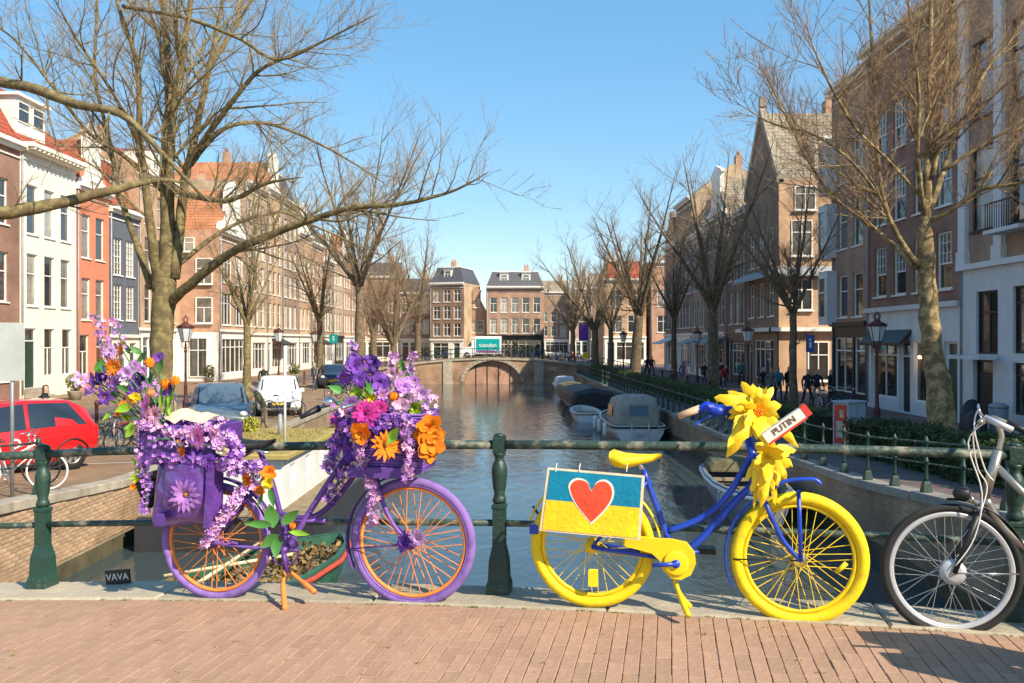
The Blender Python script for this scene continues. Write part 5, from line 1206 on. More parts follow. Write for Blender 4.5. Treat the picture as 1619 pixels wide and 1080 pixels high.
bouquet(pb, 'tall mixed bouquet of orange, purple and lilac cloth flowers over the rear crate',
 [(193, 553, -.12, 27, 'daisy', 'orange'), (181, 580, -.18, 25, 'daisy', 'orange'), (236, 574, -.05, 22, 'tulip', 'orange'), (262, 608, -.14, 22, 'tulip', 'orange'), (277, 602, -.16, 20, 'tulip', 'orange'), (238, 622, -.16, 20, 'tulip', 'peach'),
  (128, 600, -.10, 24, 'star', 'palelilac'), (150, 601, -.14, 28, 'star', 'violet'), (166, 628, -.18, 26, 'star', 'violet'), (183, 606, -.16, 26, 'dahlia', 'lilac'), (212, 614, -.10, 22, 'ruffle', 'violet'), (222, 600, .02, 24, 'ruffle', 'violet'), (268, 616, -.12, 20, 'ruffle', 'violet'),
  (232, 642, -.22, 34, 'star', 'pink'), (246, 655, -.20, 26, 'daisy', 'palepink'), (200, 590, -.2, 20, 'ruffle', 'palelilac'), (196, 642, -.16, 16, 'daisy', 'orange'), (186, 652, -.16, 13, 'ruffle', 'orange'), (207, 634, -.2, 15, 'ruffle', 'peach'), (214, 628, -.2, 14, 'ruffle', 'yellow'), (200, 660, -.14, 14, 'ruffle', 'lime'), (250, 566, 0, 16, 'ruffle', 'violet'), (174, 556, -.05, 20, 'dahlia', 'palelilac'), (142, 618, -.08, 18, 'star', 'lilac'), (160, 600, -.02, 20, 'ruffle', 'deep'), (212, 578, 0, 18, 'dahlia', 'lilac'), (225, 585, -.1, 16, 'star', 'lilac')],
 [(150, 590, -.05, 36, 18, 60, 0), (165, 592, -.1, 34, 18, 100, 0), (215, 572, -.08, 38, 18, 30, 0), (225, 560, 0, 30, 14, 150, 0), (208, 640, -.2, 34, 20, 200, 1), (198, 692, -.2, 38, 16, 50, 1), (214, 668, -.2, 30, 14, 210, 1), (252, 650, -.12, 58, 10, 80, 1), (262, 652, -.16, 52, 9, 65, 1), (268, 660, -.12, 56, 9, 95, 1), (240, 660, -.1, 50, 9, 110, 1), (205, 618, -.2, 30, 14, 160, 0), (230, 608, -.05, 36, 16, 40, 0), (190, 620, -.1, 32, 16, 200, 0), (176, 650, -.1, 26, 12, 230, 1), (250, 590, 0, 34, 14, 70, 0), (205, 560, 0, 30, 14, 120, 0)],
 [([(180, 585), (165, 540), (150, 497)], 120, .045, .016, PV, -.05), ([(196, 560), (188, 530), (176, 505)], 50, .03, .014, PV, 0), ([(170, 590), (200, 600), (240, 630)], 90, .07, .016, VV, -.08), ([(210, 600), (235, 600), (262, 640)], 70, .07, .014, LV, 0), ([(150, 600), (170, 620), (200, 640)], 60, .06, .013, LV, -.02)], origin=(262, 690, 0.))
pp = thing('wrapping_paper', 'crumpled cream wrapping paper in the rear crate', 'paper', pb.root.location, 0, rot=(0, 0, ANG))
g_ = MB(); n = 7; q0, q1 = Q(252, 672, -.12), Q(325, 676, -.05); vs = []
for i in range(n):
    for j in range(4): vs.append((q0.x+(q1.x-q0.x)*i/(n-1), -.10+.07*j, q0.z+.02+[.0, .055, .075, .03][j]*(1-abs(i-2.2)/5)+rnd.uniform(-.014, .014)))
g_.add(vs, [(i*4+j, (i+1)*4+j, (i+1)*4+j+1, i*4+j+1) for i in range(n-1) for j in range(3)]); g_.build('sheet', FM['cream'], pp)
bouquet(pb, 'pink and lilac blossoms pinned along the rear crate', [(313, 690, -.22, 34, 'dahlia', 'pink'), (288, 716, -.22, 20, 'daisy', 'orange'), (346, 700, -.2, 20, 'ruffle', 'palelilac'), (352, 712, -.2, 16, 'ruffle', 'cream'), (338, 685, -.2, 22, 'dahlia', 'palepink'), (330, 730, -.22, 24, 'dahlia', 'violet'), (305, 735, -.22, 22, 'dahlia', 'violet'), (350, 735, -.18, 20, 'dahlia', 'lilac'), (275, 735, -.22, 20, 'dahlia', 'lilac'), (282, 700, -.2, 12, 'tulip', 'peach'), (218, 742, -.16, 12, 'ruffle', 'lime'), (214, 756, -.16, 11, 'ruffle', 'yellow'), (210, 770, -.16, 9, 'ruffle', 'orange')],
 [(216, 738, -.16, 20, 10, 120, 1), (220, 752, -.16, 20, 9, 200, 1)], [])
garland(pb, 'lilac garland along the top rim of the rear crate', [(222, 668, -.19), (245, 676, -.2), (290, 684, -.2), (325, 676, -.2), (362, 690, -.18)], 240, .036, .015, 1, PV)
garland(pb, 'violet garland hanging down the left edge of the pannier', [(226, 672, -.16), (222, 720, -.16), (232, 760, -.16), (228, 812, -.13)], 200, .032, .014, 2, LV)
garland(pb, 'violet garland under the rear crate above the pannier', [(232, 730, -.2), (270, 724, -.23), (320, 730, -.23), (362, 728, -.18)], 170, .03, .014, 3, ['violet', 'lilac', 'deep'])
garland(pb, 'thick lilac ruffle wound round the seat stay', [(398, 762, -.1), (372, 790, -.12), (350, 822, -.13), (322, 860, -.12)], 330, .035, .019, 4, ['palelilac', 'lilac', 'palepink'])
garland(pb, 'lilac garland below the black saddle', [(372, 735, -.12), (395, 742, -.12), (415, 738, -.1)], 170, .05, .017, 5, LV)
garland(pb, 'pale lilac garland across the middle of the rear crate', [(230, 700, -.2), (262, 694, -.21), (300, 706, -.21), (345, 700, -.19)], 70, .05, .014, 21, ['palelilac', 'violet', 'lilac'])
garland(pb, 'lilac garland along the back rim of the rear crate', [(225, 660, .16), (290, 664, .17), (360, 672, .15)], 160, .05, .017, 22, PV)
garland(pb, 'violet garland from the crate corner to the saddle', [(358, 690, -.16), (372, 715, -.14), (366, 745, -.14)], 190, .05, .018, 23, ['violet', 'lilac', 'palelilac'])
garland(pb, 'violet garland in the middle of the front basket', [(540, 662, -.16), (575, 690, -.2), (615, 668, -.22), (650, 672, -.22)], 240, .05, .016, 24, ['violet', 'lilac', 'deep'])
flower(bg_, Q(294, 782, -.265), 28/285., 'daisy', 'lilac', (0, 0))
bouquet(pb, 'orange roses and green leaves tied below the saddle and at the cranks', [(390, 757, -.14, 19, 'ruffle', 'orange'), (424, 748, -.12, 20, 'ruffle', 'orange'), (424, 764, -.14, 16, 'ruffle', 'yellow'), (410, 775, -.1, 14, 'ruffle', 'orange'), (462, 832, -.1, 15, 'tulip', 'orange')],
 [(425, 770, -.1, 40, 16, 290, 0), (415, 780, -.1, 30, 12, 250, 0), (432, 835, -.1, 48, 30, 100, 0), (445, 830, -.1, 44, 26, 45, 0), (430, 830, -.12, 52, 18, 175, 0), (440, 845, -.1, 42, 24, 215, 0), (455, 840, -.1, 46, 12, -8, 1), (436, 850, -.1, 40, 20, 270, 0), (405, 765, -.1, 30, 12, 200, 0)], [])
bouquet(pb, 'violet and lilac bouquet rising from the front basket',
 [(560, 580, -.08, 24, 'ruffle', 'violet'), (585, 592, -.02, 22, 'star', 'deep'), (575, 572, 0, 20, 'star', 'violet'), (552, 572, .02, 18, 'star', 'lilac'), (568, 600, -.12, 20, 'dahlia', 'violet'), (545, 597, -.06, 24, 'star', 'violet'), (600, 605, -.06, 26, 'ruffle', 'violet'), (603, 625, -.1, 22, 'star', 'lilac'), (638, 612, -.1, 24, 'ruffle', 'lilac'), (655, 604, -.06, 20, 'star', 'lilac'), (668, 622, -.06, 22, 'star', 'palelilac'), (620, 590, -.04, 22, 'star', 'palepink'), (636, 642, -.16, 22, 'ruffle', 'palepink'), (622, 628, -.14, 20, 'tulip', 'orange'), (590, 575, .04, 22, 'ruffle', 'deep'), (650, 585, 0, 18, 'star', 'palelilac'), (578, 655, -.2, 38, 'dahlia', 'magenta'), (556, 640, -.14, 28, 'dahlia', 'lilac'), (545, 652, -.14, 22, 'star', 'palepink'), (600, 645, -.16, 24, 'dahlia', 'magenta'), (570, 684, -.24, 28, 'ruffle', 'orange'), (609, 704, -.26, 38, 'daisy', 'orange'), (530, 665, -.1, 18, 'star', 'magenta'), (590, 672, -.2, 22, 'ruffle', 'violet'), (540, 690, -.1, 24, 'ruffle', 'violet'), (555, 715, -.08, 26, 'ruffle', 'violet'), (640, 665, -.2, 20, 'dahlia', 'palelilac'), (565, 625, -.1, 20, 'ruffle', 'lime'), (655, 645, -.1, 18, 'ruffle', 'lime'), (588, 630, -.1, 18, 'ruffle', 'yellow')],
 [(575, 630, -.08, 34, 16, 60, 1), (560, 632, -.1, 32, 16, 190, 0), (590, 625, -.12, 30, 14, 120, 0), (612, 702, -.3, 42, 20, 50, 1), (650, 650, -.1, 32, 14, 40, 1), (600, 640, -.12, 30, 14, 250, 0), (630, 630, -.1, 30, 12, 20, 1), (570, 590, .0, 36, 16, 80, 0), (640, 590, 0, 30, 12, 110, 0), (545, 620, -.05, 34, 16, 160, 0)],
 [([(562, 600), (560, 570), (558, 540)], 90, .03, .016, LV, -.02), ([(610, 620), (618, 590), (622, 562)], 80, .04, .016, PV, -.02), ([(640, 600), (648, 580), (652, 560)], 50, .03, .015, PV, 0), ([(560, 590), (590, 600), (610, 640)], 150, .09, .016, ['violet', 'deep', 'lilac'], .02), ([(620, 640), (650, 620), (675, 640)], 130, .08, .016, PV, -.05), ([(540, 650), (570, 660), (600, 650)], 130, .08, .016, ['lilac', 'palepink', 'violet'], -.08)], origin=(615, 690, 0.))
bw_ = thing('cloth_rose', 'large orange cloth rose on the corner of the front basket', 'flower', pb.root.location, 0, rot=(0, 0, ANG))
for dx, dy, s_ in ((0, -12, 21), (2, 14, 23), (-6, 0, 18), (6, 2, 18), (0, 30, 15)): flower(bw_, Q(678+dx, 688+dy, -.22), s_/285., 'ruffle', 'orange', (rnd.uniform(-.4, .3), rnd.uniform(.1, .8)))
garland(pb, 'lilac garland trailing left of the front basket', [(548, 660, -.1), (532, 700, -.1), (518, 742, -.08)], 210, .04, .017, 6, LV)
garland(pb, 'long lilac garland hanging from the basket beside the fork', [(562, 690, -.2), (572, 730, -.18), (588, 775, -.14), (590, 828, -.12)], 260, .032, .017, 7, ['palelilac', 'lilac', 'palepink'])
garland(pb, 'lilac garland over the front of the wicker basket', [(640, 668, -.24), (648, 710, -.24), (645, 755, -.2)], 190, .035, .017, 8, PV)
garland(pb, 'violet garland wound along the down tube', [(575, 690, -.04), (545, 740, -.04), (520, 790, -.04)], 160, .045, .016, 9, ['violet', 'deep', 'lilac'])
bouquet(pb, 'violet and lilac daisies fixed on the front wheel hub', [(640, 857, -.09, 30, 'dahlia', 'violet'), (660, 850, -.11, 26, 'dahlia', 'palelilac')], [], [])
# ------------------------------------------------------------------ yellow and blue bicycle
m_yl = mat('yellow_paint', (.66, .42, .02), .5, .10, 9, .06, spec=.4, col2=(.86, .60, .01), thr=(.28, .5), detail=8); m_bl = mat('blue_paint', (.012, .055, .42), .35, .15, 8, spec=.5); m_blw = mat('blue_tape', (.008, .045, .48), .3, .3, 16, .3)
m_ylt = mat('yellow_painted_tyre', (.60, .40, .03), .65, .07, 12, .10, spec=.3, col2=(.84, .60, .012), thr=(.30, .48), detail=9); m_tan = mat('cork_grip', (.55, .36, .22), .7, .15, 12)
yb = Rig('painted_bicycle', 'blue step-through bicycle with solid yellow wheels and saddle', 'bicycle', 1.1, .2, 0.)
Q = yb.P; rt = yb.root; RH = Q(936, 862); FH_ = Q(1263, 883); BB = Q(1068, 884)
bike_wheel(rt, RH, .335, .03, m_ylt, m_yl, m_yl, m_yl, 32, sr=.0024); bike_wheel(rt, FH_, .345, .032, m_ylt, m_yl, m_yl, m_chrome, 36, phase=.15, sr=.0026)
bar(rt, 'seat_tube', [BB, Q(1054, 848), Q(1016, 742)], .017, m_bl); bar(rt, 'seat_post', [Q(1018, 748), Q(1008, 726)], .013, m_chrome)
for y in (-.05, .05): bar(rt, 'chainstay', [RH+Vector((0, y, 0)), BB+Vector((0, y*.5, .0))], .011, m_bl); bar(rt, 'seat_stay', [RH+Vector((0, y, 0)), Q(1022, 762, y*.4)], .009, m_bl)
H0, H1 = Q(1182, 690), Q(1206, 785)
bar(rt, 'head_tube', [H0, H1], .022, m_bl)
bar(rt, 'top_tube', [Q(1056, 840), Q(1110, 818), Q(1150, 783), Q(1190, 715)], .017, m_bl); bar(rt, 'down_tube', [BB+Vector((.02, 0, .02)), Q(1110, 850), Q(1160, 795), Q(1202, 755)], .020, m_bl)
for y in (-.055, .055): bar(rt, 'fork_blade', [H1+Vector((0, y*.5, 0)), Q(1218, 815, y), Q(1238, 855, y), FH_+Vector((0, y, 0))], .012, m_bl)
fender(rt, FH_, .372, 118, 205, m_bl); fender(rt, RH, .362, 10, 160, m_yl)
bar(rt, 'mudguard_stay', [Q(1158, 884, -.03), FH_+Vector((0, -.05, 0))], .004, m_blackp)
saddle(rt, Q(1005, 725), m_yl, .275, -.10)
sd_ = Q(975, 728)
cc = MB(); q = [Q(985, 846, -.07), Q(1040, 852, -.07), Q(1062, 853, -.07), Q(1085, 858, -.07), Q(1098, 874, -.07), Q(1100, 890, -.07), Q(1092, 908, -.07), Q(1076, 916, -.07), Q(1060, 913, -.07), Q(1047, 900, -.07), Q(1043, 886, -.07), Q(1030, 874, -.07), Q(985, 862, -.07)]
cc.prism([(v.x, v.z) for v in reversed(q)], -.085, -.045).build('chain_guard', m_yl, rt)
MB().lathe([(.065, 0), (.065, -.008), (.055, -.010)], 20, (BB.x, -.086, BB.z), axis='y').build('chain_guard_disc', m_yl, rt)
bar(rt, 'crank_arm', [BB+Vector((0, -.1, 0)), Q(1030, 894, -.1)], [.013, .010], m_bl); bar(rt, 'crank_arm', [BB+Vector((0, .07, 0)), Q(1105, 872, .07)], [.013, .010], m_bl)
e = Q(1116, 872, .1); MB().bev(e.x-.05, e.x+.05, e.y-.01, e.y+.09, e.z-.014, e.z+.014, .004).build('pedal', m_blackp, rt)
bar(rt, 'axle', [BB+Vector((0, -.11, 0)), BB+Vector((0, .08, 0))], .022, m_bl)
for dx in (0, 9): bar(rt, 'kickstand_leg', [Q(1066, 915, -.02+dx*.004), Q(1074, 940, -.08), Q(1088+dx*.3, 974-dx*1.6, -.19+dx*.012)], [.012]*5+[.016]*6, m_yl)
bar(rt, 'rear_light_bracket', [Q(850, 812), Q(842, 800)], .008, m_bl); MB().bev(Q(838, 0).x, Q(852, 0).x, -.03, .03, Q(0, 808).z, Q(0, 795).z, .006).build('rear_light', m_bl, rt)
dg = Q(940, 905); MB().bev(dg.x-.03, dg.x+.02, -.06, -.04, dg.z-.06, dg.z+.03, .006).build('derailleur', m_yl, rt)
# handlebar, wrapped grip, front carrier
bar(rt, 'stem', [H0, Q(1178, 660), Q(1172, 655)], .013, m_chrome)
bar(rt, 'handlebar', [Q(1075, 656, -.12), Q(1110, 645, -.1), Q(1150, 645, -.04), Q(1175, 655, 0), Q(1170, 650, .1), Q(1140, 643, .22), Q(1105, 648, .28)], .012, m_bl)
bar(rt, 'cork_grip', [Q(1072, 658, -.12), Q(1106, 646, -.1)], [.018, .020], m_tan)
bar(rt, 'tape_wrap', [Q(1104, 648, -.1), Q(1118, 644, -.1), Q(1135, 650, -.07), Q(1155, 648, -.05)], [.022]*4+[.03]*8+[.026]*4, m_blw)
bar(rt, 'brake_lever', [Q(1128, 655, -.09), Q(1108, 665, -.11), Q(1098, 673, -.12)], .006, m_bl)
bar(rt, 'front_carrier_leg', [FH_+Vector((0, -.06, 0)), Q(1262, 775, -.07)], .011, m_bl)
for y in (-.14, .14): bar(rt, 'front_carrier', [Q(1222, 770, y), Q(1245, 760, y), Q(1285, 758, y), Q(1297, 766, y)], .011, m_bl)
for px in (1240, 1265, 1290): bar(rt, 'carrier_slat', [Q(px, 760, -.14), Q(px, 760, .14)], .008, m_bl)
bar(rt, 'front_reflector', [Q(1322, 905, -.02), Q(1338, 890, -.02)], .012, m_yl)
# painted board with a heart
bd = thing('painted_board', 'teal and yellow painted board with a red heart on the yellow bicycle', 'sign', yb.root.location, 0, rot=(0, 0, ANG))
BM_ = lambda px, py: Q(px, py, -.14)
tl, tr_, br_, bl_ = Q(866, 739, -.14), Q(1019, 752, -.14), Q(1012, 853, -.14), Q(853, 838, -.14)
def slab(poly, y0, y1, name, m, parent): return MB().prism([(v.x, v.z) for v in poly], y0, y1).build(name, m, parent)
cen = (tl+tr_+br_+bl_)/4
def inset(f): return [v.lerp(cen, f) for v in (tl, tr_, br_, bl_)]
m_bframe = mat('raw_wood_edge', (.72, .56, .36), .6, .15, 14); m_bteal = mat('painted_teal', (.0, .19, .32), .5, .16, 9, .25); m_byel = mat('painted_yellow', (.86, .58, .015), .5, .16, 9, .25); m_heart = mat('painted_red', (.74, .075, .03), .5, .16, 9, .25); m_hline = mat('painted_white', (.80, .74, .62), .5, .06, 20)
slab((tl, tr_, br_, bl_), -.155, -.14, 'board', m_bframe, bd)
p0, p1, p2, p3 = inset(.055); ml, mr_ = p0.lerp(p3, .5), p1.lerp(p2, .5)
slab((p0, p1, mr_, ml), -.158, -.1555, 'teal_field', m_bteal, bd); slab((ml, mr_, p2, p3), -.158, -.1555, 'yellow_field', m_byel, bd)
ht = [(935, 828), (918, 808), (906, 790), (900, 775), (899, 766), (903, 759), (911, 755), (921, 756), (930, 762), (935, 775), (941, 764), (949, 758), (959, 758), (967, 764), (971, 775), (969, 788), (962, 800), (950, 814)]
hp = smooth_path([Q(x, y, -.14) for x, y in ht]+[Q(*ht[0], -.14)], 2)[:-1]; hc = Q(935, 787, -.14)
slab(hp, -.160, -.1585, 'heart_outline', m_hline, bd); slab([v.lerp(hc, .09) for v in hp], -.162, -.1605, 'heart', m_heart, bd)
for px in (878, 915, 990): bar(bd, 'tie', [Q(px, 746, -.16), Q(px+1, 738, -.15), Q(px+2, 733, -.12)], .0025, m_white)
# big yellow cloth sunflowers on the handlebar
m_sun = mat('sunflower_cloth', (.90, .55, .01), .55, .12, 14, .15, col2=(.88, .66, .03)); m_sunc = mat('orange_heart', (.80, .24, .01), .8, .25, 20)
def sunflower(label, c, tips, heart):
    tips = [(a_, b_, y_, w_*.68) for a_, b_, y_, w_ in tips]+[(c[0]+(a_-c[0])*.72+rnd.uniform(-16, 16), c[1]+(b_-c[1])*.72+rnd.uniform(-14, 14), y_+.04+rnd.uniform(-.1, .05), w_*.55) for a_, b_, y_, w_ in tips]
    root = thing('cloth_sunflower', label, 'flower', yb.root.location, 0, 'yellow cloth sunflowers on the blue bicycle', rot=(0, 0, ANG)); C_ = Q(*c)
    for px, py, y, wd in tips:
        T = Q(px, py, y); d = T-C_; n = 9; side = d.cross(Vector((0, 1, 0))).normalized(); up_ = Vector((0, -1, 0)); vs = []; ln = d.length; cv = rnd.uniform(-.10, .16); tw = rnd.uniform(-.5, .5)
        for i in range(n+1):
            t = i/n; p = C_+d*t+up_*(math.sin(math.pi*t)*(.08+cv)*ln*1.4)+Vector((0, 0, .10*ln*math.sin(math.pi*t)*rnd.uniform(.5, 1.2))); w_ = wd/285.*.5*math.sin(math.pi*min(1, (t*.78+.16)))**.9*(1 if i < n else .02)*rnd.uniform(.74, 1.2)
            sv = (side+up_*tw*t).normalized()
            for sg in (-1, 0, 1): vs.append(p+sv*w_*sg+(up_*(-.35*w_) if sg else Vector((0, 0, 0)))+Vector((rnd.uniform(-1, 1), rnd.uniform(-1, 1), rnd.uniform(-1, 1)))*.0025)
        MB().add(vs, [(i*3+j, i*3+j+1, (i+1)*3+j+1, (i+1)*3+j) for i in range(n) for j in (0, 1)], 0, True).build('petal', m_sun, root)
    if heart:
        b = MB()
        for k in range(18):
            a = k*2.4; r_ = .005*math.sqrt(k)*1.1; b.lathe([(.002, -.03), (.008, -.02), (.008, .01)], 5, (C_.x+r_*math.cos(a), C_.y-.03, C_.z+r_*math.sin(a)), axis='y')
        b.build('flower_heart', m_sunc, root)
    return root
sunflower('large yellow cloth sunflower at the top of the blue handlebar', (1196, 652, -.10), [(1172, 603, -.12, 26), (1128, 628, -.16, 30), (1190, 607, -.04, 24), (1236, 640, -.12, 30), (1214, 618, -.05, 24), (1150, 652, -.10, 22), (1147, 724, -.16, 34), (1168, 690, -.2, 24), (1262, 708, -.05, 26), (1210, 706, -.2, 34), (1232, 660, -.18, 24), (1182, 640, -.2, 20), (1240, 690, -.16, 26), (1150, 618, -.06, 20), (1222, 612, -.1, 20), (1158, 672, -.18, 24), (1226, 690, -.2, 22), (1200, 612, -.16, 20)], True)
sunflower('drooping yellow cloth sunflower below the first on the blue frame', (1212, 722, -.10), [(1202, 803, -.12, 30), (1226, 800, -.10, 26), (1252, 738, -.10, 32), (1258, 712, -.04, 28), (1186, 780, -.14, 26), (1230, 770, -.16, 28), (1240, 752, -.18, 26), (1190, 740, -.16, 24), (1215, 765, -.2, 28), (1198, 765, -.06, 26), (1222, 690, -.12, 24), (1195, 700, -.1, 24), (1178, 760, -.1, 24), (1246, 772, -.06, 22), (1208, 790, -.18, 24), (1190, 806, -.08, 20), (1238, 725, -.2, 26)], False)
pu = thing('lettered_carton', 'white and red carton lettered PUTIN stuck among the sunflowers', 'carton', yb.root.location, 0, rot=(0, 0, ANG))
A_, B_ = Q(1208, 693, -.33), Q(1268, 651, -.33); ln = (B_-A_).length; an = math.atan2(B_.z-A_.z, B_.x-A_.x)
MM = Matrix.Translation(A_) @ Matrix.Rotation(-an, 4, 'Y')
MB().bev(0, ln, -.03, .02, -.026, .026, .004, 0, MM).build('carton', m_hline, pu); MB().bev(ln+.001, ln+.03, -.032, .022, -.030, .030, .006, 0, MM).build('red_cap', m_red, pu); MB().box(0, ln, -.031, .021, -.036, -.0265, 0, MM).build('red_edge', m_red, pu)
o = inst('lettering', text_mesh('PUTIN', .045, .001, mat('ink', (.10, .03, .02), .6)), pu, MM @ Vector((ln*.50, -.0325, 0)), (math.pi/2, -an, 0))
# ------------------------------------------------------------------ silver bicycle at the right edge
m_sil = mat('silver_frame', (.36, .34, .30), .3, .15, 6, metal=.7); m_rimg = mat('grey_rim', (.52, .52, .53), .45, .08, 6, metal=.3)
gb = Rig('city_bicycle', 'silver and black city bicycle with a hub brake at the right edge', 'bicycle', 2.35, .2, 0.)
Q = gb.P; rt = gb.root; FH_ = Q(1503, 902); Rw = .335
bike_wheel(rt, FH_, Rw, .02, m_tyre, m_rimg, m_chrome, m_chrome, 36, hubr=.028)
MB().torus(Rw-.055, .012, 60, 8, FH_, ry=.011).build('wheel_rim_band', m_rimg, rt); MB().lathe([(.035, -.05), (.05, -.047), (.055, -.04), (.062, -.038), (.062, -.02), (.05, -.018)], 24, (FH_.x, 0, FH_.z), axis='y').build('hub_brake', m_rimg, rt)
RH = FH_+Vector((1.08, 0, 0)); bike_wheel(rt, RH, Rw, .02, m_tyre, m_rimg, m_chrome, m_chrome, 32)
H0, H1 = Q(1578, 712), Q(1556, 788); BB = FH_+Vector((.62, 0, -.04)); ST = FH_+Vector((.52, 0, .55))
for y in (-.055, .055): bar(rt, 'fork_blade', [Q(1545, 815, y), FH_+Vector((0, y, 0))], [.018, .012], m_blackp)
bar(rt, 'fork_crown', [Q(1545, 815, -.06), Q(1545, 815, .06)], .022, m_blackp); bar(rt, 'steerer', [Q(1545, 815), H1], .016, m_chrome)
bar(rt, 'head_tube', [H0, H1], .024, m_sil); bar(rt, 'down_tube', [H1, Q(1600, 850), BB], .024, m_sil); bar(rt, 'top_tube', [Q(1572, 735), BB+Vector((-.08, 0, .22))], .019, m_sil); bar(rt, 'seat_tube', [BB, ST], .018, m_sil)
for y in (-.05, .05): bar(rt, 'chainstay', [BB+Vector((0, y*.6, 0)), RH+Vector((0, y, 0))], .010, m_sil); bar(rt, 'seat_stay', [ST+Vector((-.02, y*.3, -.12)), RH+Vector((0, y, 0))], .009, m_sil)
crank(rt, BB, m_blackp, .09, ang=.3, pedal=m_blackp); saddle(rt, ST+Vector((0, 0, .06)), m_blackp, .27, math.pi*0+.0)
fender(rt, FH_, Rw+.022, 8, 92, m_blackp); fender(rt, RH, Rw+.022, 20, 170, m_blackp); bar(rt, 'mudguard_stay', [Q(1611, 908, -.03), FH_+Vector((0, -.05, 0))], .004, m_chrome)
bar(rt, 'stem', [H0, Q(1583, 690), Q(1575, 668)], .014, m_sil)
bar(rt, 'handlebar', [Q(1548, 668, -.26), Q(1560, 662, -.18), Q(1572, 668, -.02), Q(1580, 668, .05), Q(1568, 660, .2), Q(1590, 668, .28)], .013, m_sil); bar(rt, 'grip', [Q(1600, 680, -.3), Q(1556, 660, -.22)], .015, m_rimg)
bar(rt, 'grip', [Q(1640, 690, .26), Q(1590, 668, .28)], .018, m_blackp)
for k, pts in enumerate([[(1548, 668, -.2), (1538, 690, -.14), (1545, 740, -.06), (1560, 770, -.03), (1548, 815, -.05)], [(1552, 664, -.15), (1545, 650, -.1), (1540, 680, -.12), (1556, 740, -.05), (1570, 760, -.03)], [(1562, 664, -.1), (1530, 700, -.1), (1552, 780, -.07), (1540, 850, -.07), (1510, 895, -.07)]]): bar(rt, 'cable', [Q(*p_) for p_ in pts], .0035, m_white)
MB().lathe([(.012, -.06), (.03, -.05), (.035, 0), (.03, .01)], 12, Q(1527, 780, -.02), axis='x').build('front_light', m_blackp, rt); bar(rt, 'light_bracket', [Q(1532, 782, -.02), Q(1545, 800, -.02)], .006, m_chrome)
bar(rt, 'brake_lever', [Q(1556, 662, -.2), Q(1548, 650, -.24), Q(1546, 640, -.2)], .006, m_chrome)
# unseen bicycle added right of the frame to throw a shadow on the bricks
def simple_bike_parts():
    b = MB()
    for x in (-.53, .53): b.torus(.325, .018, 26, 6, (x, 0, .345))
    ty = b.mesh('wheels', m_tyre); sp = MB()
    out = []
    w_ = MB().torus(.325, .018, 26, 6).mesh('wheel', m_tyre); s_ = MB()
    for k in range(16): s_.tube([(0, 0, 0), (.31*math.cos(k*math.pi/8), 0, .31*math.sin(k*math.pi/8))], .0025, 3, caps=False)
    s_.lathe([(.025, -.04), (.025, .04)], 8, axis='y'); sm = s_.mesh('spokes', m_chrome)
    f = MB(); t_ = lambda *p, r_=.016: f.tube([Vector((a, y, z)) for a, y, z in p], r_, 6)
    t_((-.53, .03, .345), (-.08, .02, .30), (-.22, 0, .82)); t_((-.53, -.03, .345), (-.20, 0, .75), r_=.010); t_((-.08, 0, .30), (.38, 0, .72)); t_((-.15, 0, .55), (.36, 0, .82)); t_((.34, 0, .92), (.41, 0, .66), (.53, .04, .345), r_=.014); t_((.41, 0, .66), (.53, -.04, .345), r_=.012)
    h = MB().tube([(.30, -.28, 1.02), (.36, -.2, 1.03), (.35, 0, .99), (.36, .2, 1.03), (.30, .28, 1.02)], .013, 6); h.tube([(.35, 0, .99), (.345, 0, .9)], .013, 6)
    sd2 = MB(); sd2.lathe([(.02, -.14), (.09, -.10), (.085, -.03), (.035, .06), (.015, .13)], 8, (-.23, 0, .88), axis='x', sq=.45); g2 = MB().torus(.352, .006, 14, 5, (-.53, 0, .345), a0=.3, a1=2.9, ry=.025); g2.tube([(-.85, 0, .72), (-.25, 0, .72)], .012, 5)
    cr2 = MB().torus(.085, .008, 14, 5, (-.08, -.04, .30)); cr2.tube([(-.08, -.06, .3), (.04, -.06, .2)], .01, 5); cr2.tube([(-.08, .06, .3), (-.2, .06, .4)], .01, 5)
    return w_, sm, f.mesh('frame', m_blackp), h.mesh('handlebar', m_chrome), sd2.mesh('saddle', m_blackp), g2.mesh('mudguard', m_blackp), cr2.mesh('cranks', m_chrome)
SB = simple_bike_parts()
BIKEPAINT = [mat('bike_'+n_, c_, .4, .1, 4) for n_, c_ in (('black', (.02, .02, .02)), ('green', (.02, .09, .05)), ('blue', (.03, .08, .25)), ('red', (.30, .03, .03)), ('white', (.55, .55, .55)), ('grey', (.18, .18, .18)))]
def simple_bike(loc, rz, label, group, k, lean=.08):
    root = thing('parked_bicycle', label, 'bicycle', loc, 0, group, rot=(lean, 0, rz))
    for x in (-.53, .53):
        w_ = inst('wheel', SB[0], root, (x, 0, .345)); inst('spokes', SB[1], w_, kind='stuff')
    for nm, me in zip(('frame', 'handlebar', 'saddle', 'mudguard', 'cranks'), SB[2:]):
        o = inst(nm, me, root)
        if nm in ('frame', 'mudguard'): o.material_slots[0].link = 'OBJECT'; o.material_slots[0].material = BIKEPAINT[k % 6]
    return root
shadow_bike = simple_bike(BW(3.42, -.92, camber(3.42)+.01), ANG+.06, 'black bicycle added unseen beyond the right edge for its shadow', None, 0)

for y0 in (-.22, .06): MB().bev(-.78, -.38, y0, y0+.16, .38, .74, .03).build('pannier', m_blackp, shadow_bike)  # bags and crate added out of view to broaden the bicycle's shadow
MB().bev(.35, .72, -.2, .2, .74, 1.02, .03).build('shadow_crate', m_blackp, shadow_bike)
